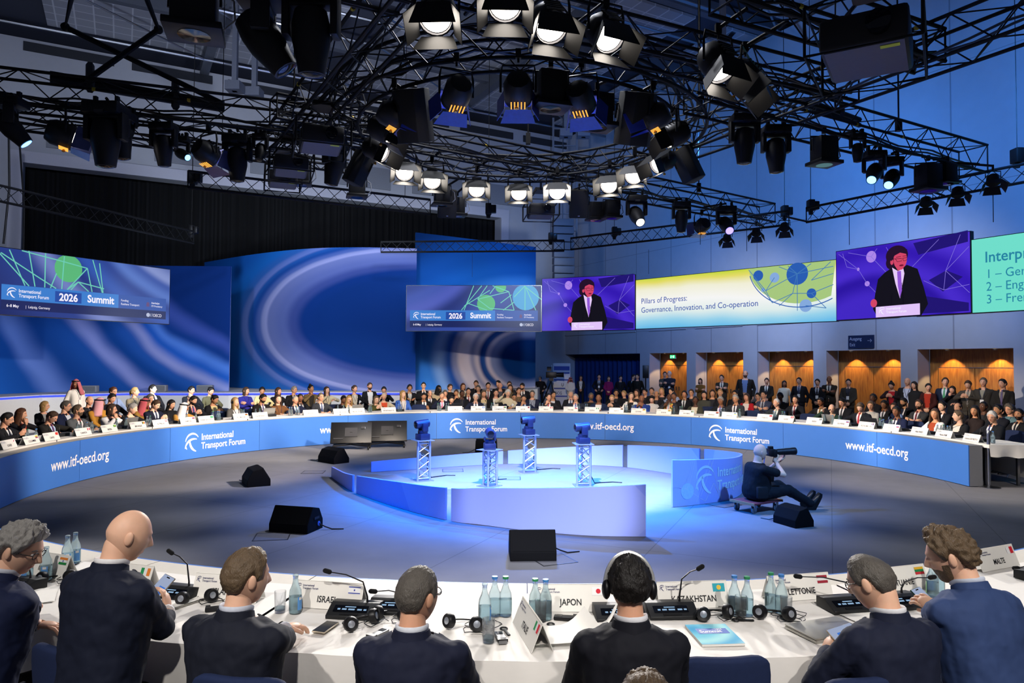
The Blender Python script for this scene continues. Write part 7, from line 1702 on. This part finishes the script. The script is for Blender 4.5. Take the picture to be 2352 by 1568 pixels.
phone(frame(P3(1938, 1452, 3.36), (.85, .35, .1), (.0, -.55, .83)), 'smartphone held by the man beside the silver laptop', M('case_beige', 'c0b4a0', .4), True)
phone(frame(onz(748, 1438, TT+.012), (.28, 1, 0), (0, 0, 1)), 'dark smartphone lying on the table before the ISRAEL card', M('case_sand', 'c8bca8', .4), False)
# ---- name cards
def nc(px, py, text, flag, label, turn=0, w=.41):
    p = onz(px, py, TZ); d = p - RC; card(p, to_rz(d) + turn, text, flag, label, w)
nc(112, 1318, 'INDE', 'he08030,e8e8e8,208040,3040a0@s', 'white name card with an orange, white and green flag behind the bottles at the left')
nc(292, 1345, 'IRLANDE', 'v209050,e8e8e8,e08030', 'white name card half hidden behind the bald man')
nc(524, 1374, 'ISLANDE', 'h3050a0,e8e8e8@n', 'white name card starting with ISLAN behind the grey blond haired man', .05)
nc(757, 1392, 'ISRAEL', 'hf0f0f0,3040a0@i', 'white name card reading ISRAEL', -.03)
nc(1310, 1398, 'JAPON', 'hf2f2f2,d01030@o', 'white name card reading JAPON'); nc(1588, 1390, 'KAZAKHSTAN', 'h2aa4b4,e8c040@o', 'white name card reading KAZAKHSTAN')
nc(1832, 1372, 'LETTONIE', 'h9c2436,e8e8e8,9c2436', 'white name card reading LETTONIE', .05); nc(2062, 1352, 'LITUANIE', 'he0b030,208048,c83038', 'white name card ending in E with a yellow, green and red flag', .05)
nc(2282, 1302, 'MALTE', 'vf0f0f0,d02030', 'white name card with a white and red flag at the right edge', .05)
pc = onz(1222, 1462, TZ); card(pc, to_rz(V((-1, -.22, 0))), 'ITALIE', 'v209050,e8e8e8,d02030', 'white name card turned sideways with a green, white and red flag')
# ---- bottles, glasses
for i, (px, py, lb, k, op) in enumerate(((61, 1341, 'open blue glass bottle at the left beside the grey haired man', 1, 1), (105, 1333, 'open blue glass bottle at the left, right of its twin', 1, 1), (154, 1302, 'open glass bottle beyond the orange, white and green flag, left one', 1, 1), (172, 1294, 'open glass bottle beyond the orange, white and green flag, right one', 1, 1), (678, 1408, 'half full blue glass bottle left of the ISRAEL card', 1, 1), (1113, 1432, 'glass bottle with open neck, left of three right of the man with glasses', 1, 1),
        (1136, 1415, 'glass bottle with a blue label, middle of three left of the JAPON card', 1, 0), (1161, 1415, 'glass bottle with a green label, right of three left of the JAPON card', 0, 0), (1229, 1421, 'glass bottle with a green cap before the JAPON card', 0, 0), (1253, 1423, 'glass bottle with a blue label before the JAPON card', 1, 0), (1687, 1412, 'glass bottle with a blue label right of the KAZAKHSTAN card', 1, 0), (1716, 1415, 'glass bottle with a green label right of the KAZAKHSTAN card', 0, 0),
        (1771, 1404, 'glass bottle with a green cap left of the LETTONIE card', 0, 0), (1795, 1409, 'glass bottle with a blue cap left of the LETTONIE card', 1, 0), (2142, 1372, 'glass bottle with a green label beside the phone at the right', 0, 0), (2156, 1364, 'glass bottle with a blue cap beside the phone at the right', 1, 0))):
    bottle(onz(px, py, TZ), lb, k, True, .3*i, bool(op))
gp = [(.024, 0), (.028, .002), (.030, .06), (.032, .115), (.0305, .115), (.0285, .06), (.026, .010), (.001, .009)]
for px, py, lb in ((643, 1407, 'drinking glass left of the half full bottle'), (1122, 1476, 'tall empty glass before the three bottles'), (1242, 1428, 'drinking glass in front of the two bottles at the JAPON card'), (1702, 1418, 'drinking glass in front of the bottles right of the KAZAKHSTAN card'), (1806, 1420, 'drinking glass in front of the bottles at the LETTONIE card')):
    p = onz(px, py, TZ); t = thing('drinking_glass', lb, 'glass', (p.x, p.y, TT), 0, 'drinking glasses on the near table'); MB().lathe(gp, 20).obj('glass', clear_g, t, smooth=50); MB().lathe([(.025, .012), (.027, .03), (.001, .0305)], 16).obj('water', M('water'), t)
# ---- consoles
def mic(px, py, tx, ty, label, near=True, ydep=None, turn=0):
    p = onz(px, py, TZ); d = p - RC; rz = to_rz(d) + turn; tip = at(tx, ty, p.y + .04) if ydep is None else at(tx, ty, ydep); inv = Matrix.LocRotScale(V((p.x, p.y, TT)), Euler((0, 0, rz)), V((1, 1, 1))).inverted()
    console(p, rz, label, inv @ tip, near)
mic(405, 1372, 395, 1270, 'black microphone console between the bald man and the ISLANDE card'); mic(815, 1412, 757, 1313, 'black microphone console with a lit display before the ISRAEL card'); mic(905, 1402, 862, 1358, 'black microphone console half hidden behind the man with glasses')
mic(1422, 1418, 1452, 1345, 'black microphone console hidden behind the black haired man'); mic(1540, 1412, 1604, 1306, 'black microphone console before the KAZAKHSTAN card'); mic(1945, 1398, 1838, 1324, 'black microphone console right of the LETTONIE card'); mic(2060, 1392, 2136, 1326, 'black microphone console behind the man with cropped hair'); mic(2390, 1330, 2338, 1304, 'black microphone console at the right edge'); mic(42, 1352, 30, 1285, 'black microphone console at the left edge')
# ---- headsets lying on the cloth
def headphones(px, py, rz, label):
    p = onz(px, py, TZ); t = thing('headphones', label, 'headphones', (p.x, p.y, TT), rz, 'headphones lying on the near table')
    MB().tube([(.082*cos(a), .082*sin(a)*1.15 , .035 - .02*sin(a)) for a in [pi*i/16 for i in range(17)]], .008, 8, ry=.6).obj('headband', black_p, t)
    for sg in (-1, 1):
        X = Matrix.Translation((sg*.075, -.015, .038)) @ Matrix.Rotation(sg*.5, 4, 'Z') @ Matrix.Rotation(pi/2 - .25, 4, 'X')
        ec = MB().lathe([(.030, -.02), (.038, -.012), (.038, .012), (.032, .02), (.012, .016)], 18, X).obj('ear_cup', black_p, t); MB().lathe([(.018, .0185), (.001, .0225)], 16, X).obj('driver_disc', M('driver_grey', 'a8aeb8', .3, .6), ec)
    MB().tube([V((.08 + .06*cos(i*.55)*(1 + .03*i), -.06 + .055*sin(i*.55) + .006*i, .004 + .012*abs(sin(i*.9)))) for i in range(26)], .0022, 5).obj('cord', black_p, t)
headphones(452, 1385, .4, 'black headphones with tangled cord between the bald man and the ISLANDE card'); headphones(828, 1440, .9, 'black headphones with tangled cord before the lit console'); headphones(900, 1425, -.2, 'black headphones partly hidden behind the man with glasses')
headphones(1065, 1445, -.3, 'black headphones right of the man with glasses'); headphones(1640, 1422, .3, 'black headphones before the KAZAKHSTAN card'); headphones(1778, 1422, -.2, 'black headphones before the LETTONIE bottles'); headphones(130, 1338, .3, 'black headphones behind the bottles at the left')
# ---- small things
def receiver(px, py, rz, label, m):
    p = onz(px, py, TZ); t = thing('interpretation_receiver', label, 'receiver', (p.x, p.y, TT), rz, 'pocket receivers on the near table'); MB().box((0, 0, .010), (.045, .13, .020)).obj('body', m, t, bevel=.005); MB().box((0, .035, .021), (.03, .03, .002)).obj('display', glass_d, t); MB().box((.0, -.05, .018), (.05, .025, .014)).obj('belt_clip', black_p, t)
receiver(1150, 1470, .2, 'silver and black pocket receiver right of the tall empty glass', M('receiver_silver', '77787a', .35, .6)); receiver(1300, 1424, 1.4, 'black pocket receiver below the JAPON card', black_p); receiver(868, 1462, -.5, 'grey pocket receiver left of the man with glasses', M('receiver_silver')); receiver(500, 1402, -1.2, 'black pocket receiver before the ISLANDE card', black_p)
def opener(px, py, rz, label):
    p = onz(px, py, TZ); t = thing('bottle_opener', label, 'bottle opener', (p.x, p.y, TT), rz, 'bottle openers on the near table'); MB().tube([(.018*cos(a), .018*sin(a), .004) for a in [2*pi*i/14 for i in range(14)]], .004, 6, close=True).obj('ring', black_p, t); MB().box((0, -.055, .004), (.016, .08, .007)).obj('handle', black_p, t, bevel=.002)
opener(1265, 1436, .5, 'black bottle opener left of the white papers'); opener(1157, 1446, .3, 'black bottle opener below the three bottles'); opener(1690, 1426, 1.5, 'black bottle opener right of the headphones at KAZAKHSTAN')
paper_m = M('paper_white', 'f0ede6', .7, var=.02)
def papers(px, py, rz, label, w=.21, l=.30, n=5, curl=0):
    p = onz(px, py, TZ); t = thing('paper_stack', label, 'papers', (p.x, p.y, TT), rz, 'papers on the near table')
    for i in range(n):
        a = random.uniform(-.05, .05); X = Matrix.Rotation(a, 4, 'Z')
        MB().grid(lambda u, v, i=i: X @ V(((u-.5)*w, (v-.5)*l, .001 + .0022*i + (curl*max(0, u-.55)**2*.9 if i == n-1 else 0))), 10, 2).obj('sheet', paper_m, t)
papers(392, 1388, -.5, 'stack of white papers right of the bald man', n=7); papers(80, 1372, .5, 'white papers at the left before the grey haired man', n=3); papers(1290, 1462, .15, 'open white papers left of the black haired man', .3, .24, 6, .5); papers(1375, 1432, -.2, 'curled white sheet behind the shoulder of the black haired man', .2, .2, 2, .6); papers(2010, 1420, .3, 'white sheets between the laptop and the console', .3, .2, 2)
p = onz(1640, 1462, TZ); t = thing('summit_booklet', 'pale blue booklet reading Summit 2026 lying on the table', 'booklet', (p.x, p.y, TT), .08)
MB().box((0, 0, .006), (.215, .26, .012)).obj('pages', paper_m, t); cm = swirl_mat('booklet_cover', .02, .2, .16, .16, [(0, '4a9cc8'), (.3, '7cc4d8'), (.5, 'a8dce0'), (.7, '6ab0d4'), (1, 'c4e8e8')], dist=.3)
mb = MB().add([(-.108, -.131, .0126), (.108, -.131, .0126), (.108, .131, .0126), (-.108, .131, .0126)], [(0, 1, 2, 3)]); mb.uv = [(0, 0), (.216, 0), (.216, .262), (0, .262)]; mb.obj('cover', cm, t)
LX = Matrix.Rotation(-pi/2, 4, 'X'); flat(rect2d(-.075, 0, .085, .07), Matrix.Translation((0, 0, .0132)) @ LX, 'title_block', M('booklet_blue', '2c56b0', .5), t)
flat(merge2d([(*text2d('Summit', .042, .02, .9), -.065, .018, 1), (*text2d('2026', .022, .015, .9), .022, .05, 1), (*text2d('International Transport Forum', .010, .002, .9), -.06, .055, 1), (*text2d('Funding Resilient Transport', .009, .002, .9), -.06, .006, 1)]), Matrix.Translation((0, 0, .0136)) @ LX, 'lettering', letter_m, t)
laptop(onz(1898, 1452, TZ), .35, 'closed silver laptop beside the man with cropped hair', silver, False, .34)
# ---- near chairs
for px, py, zz, lb, tn in ((145, 1490, .87, 'navy chair back behind the bald man', -.1), (1670, 1510, .87, 'navy empty chair back right of the black haired man', 0), (540, 1556, .87, 'navy chair back behind the grey blond haired man', 0), (1995, 1557, .87, 'navy chair back behind the man with cropped hair', .1)):
    p = onz(px, py, zz); d = RC - p; d.z = 0; rz = atan2(d.y, d.x) - pi/2 + tn; chair(V((p.x, p.y, 0)) + d.normalized()*.23, rz, lb, .42)
# ================================================================== photographer sitting on a dolly
DP = onz(1735, 1172); dz = V((DP.x, DP.y, 0)); prz = -pi/2 + .22
t = thing('platform_dolly', 'low wooden dolly on four castors under the sitting photographer', 'dolly', dz, prz + .35)
MB().box((0, .02, .145), (.42, .62, .025)).obj('deck', M('dolly_red', '6a3038', .6, var=.2), t, bevel=.004); MB().box((0, -.295, .145), (.43, .02, .034)).box((0, .335, .145), (.43, .02, .034)).obj('edge_trim', M('dolly_edge', 'a8835c', .5), t)
for sx in (-1, 1):
    for sy in (-.22, .26):
        MB().lathe([(.035, -.016), (.05, -.012), (.05, .012), (.035, .016)], 16, Matrix.Translation((sx*.15, sy, .05)) @ Matrix.Rotation(pi/2, 4, 'Y')).obj('caster_wheel', M('rubber_grey', '5c5e64', .6), t)
        MB().box((sx*.15 + .026, sy, .085), (.006, .05, .09)).box((sx*.15 - .026, sy, .085), (.006, .05, .09)).box((sx*.15, sy, .13), (.07, .07, .008)).obj('caster_fork', steel_m, t)
pr = Rig(-.09, .10, 1.08, False, .05); pr.k = ('photo',); ROOTZ = .158 - .425
_legs = legs
def legs(r, sg):
    if r is pr: return V((sg*.10, .03, .52)), V((sg*.13, .45, .575 if sg > 0 else .60)), V((sg*.11, .88 if sg < 0 else .83, .36))
    return _legs(r, sg)
pp = ((.075, .27, 1.00), (1, .3, -1), (-.25, .5, .85), (-.9, .2, .1), (-.03, .39, .965), (-.6, .3, -1), (.1, .75, .5), (.2, .2, .9), 0)
_sm, _tm = shoe_mesh, trouser_mesh
def shoe_mesh(r):
    if r is not pr: return _sm(r)
    mb = MB()
    for sg in (-1, 1):
        A = legs(r, sg)[2]; X = Matrix.Translation(A + V((0, .03, -.04))) @ Matrix.Rotation(1.05, 4, 'X')
        mb.rings([[V((w_*cos(q), yy, -.055 if sin(q) < 0 else h*sin(q))) for q in [2*pi*i/12 for i in range(12)]] for yy, w_, h in ((-.09, .03, .05), (-.05, .042, .09), (.03, .045, .07), (.11, .05, .03), (.18, .046, .01), (.225, .02, -.02))], X=X)
    return mb.mesh('shoes', [None], smooth=60)
def trouser_mesh(r, vox=.02):
    if r is not pr: return _tm(r, vox)
    mb = MB(); mb.ell((0, .02, .53), (.19, .15, .11), None, 16, 10)
    for sg in (-1, 1): H, K, A = legs(r, sg); mb.capsule(H, K, .098, .075); mb.capsule(K, A, .072, .058)
    me = fuse(mb, .012, 3, .02); me.shade_smooth(); me.materials.append(None); return me
po = person(dz + V((0, 0, ROOTZ)), prz, 'bald photographer in black t-shirt and trousers sitting on a dolly aiming a long lens', pr, pp, 0, 4, 0, 'bald', 's', 'p', '0f1116', 'd8d8dc', None, 'tee', '14161c', 'F', vox=.010, hi=True, group=None, wr=.008)
X = Matrix.LocRotScale(dz + V((0, 0, ROOTZ)), Euler((0, 0, prz)), V((1, 1, 1)))
t = thing('photo_camera', 'black camera with a long zoom lens held to the eye by the photographer', 'camera'); HH = pr.head(0, 4); t.matrix_world = X @ Matrix.Translation(HH @ V((.02, .165, .005))) @ Matrix.Rotation(.03, 4, 'X')
MB().box((0, 0, 0), (.15, .075, .11)).box((.055, .03, -.01), (.05, .06, .10)).obj('body', black_p, t, bevel=.012); MB().box((0, -.005, .07), (.06, .07, .045)).obj('viewfinder_hump', black_p, t, bevel=.01)
MB().lathe([(.040, .03), (.042, .10), (.046, .12), (.046, .22), (.050, .235), (.050, .33), (.054, .345), (.054, .40), (.048, .40)], 22, Matrix.Rotation(-pi/2, 4, 'X')).obj('lens', M('lens_barrel', '141518', .4, var=.2), t); MB().lathe([(.047, .385), (.001, .388)], 20, Matrix.Rotation(-pi/2, 4, 'X')).obj('front_glass', glass_d, t)
MB().tube([(-.07, -.02, .04), (-.075, -.06, -.10), (-.05, -.10, -.22), (-.01, -.10, -.28)], .010, 6, ry=.4).obj('strap', M('strap_blue', '2c5cc0', .7), t)
o = MB().box((.19, -.01, .56), (.07, .17, .17)).obj('belt_pouch', M('pouch_black', '121318', .8, bump=.3, bscale=80), po, bevel=.02); MB().tube([pr.T((.185*1.12*sin(a), .01 - .135*cos(a), .57)) for a in [2*pi*i/24 for i in range(24)]], .02, 6, close=True, ry=1).obj('belt', black_p, po)
o = MB().box((.06, .22, .74), (.05, .07, .10)).obj('hanging_transmitter', black_p, po, bevel=.008)
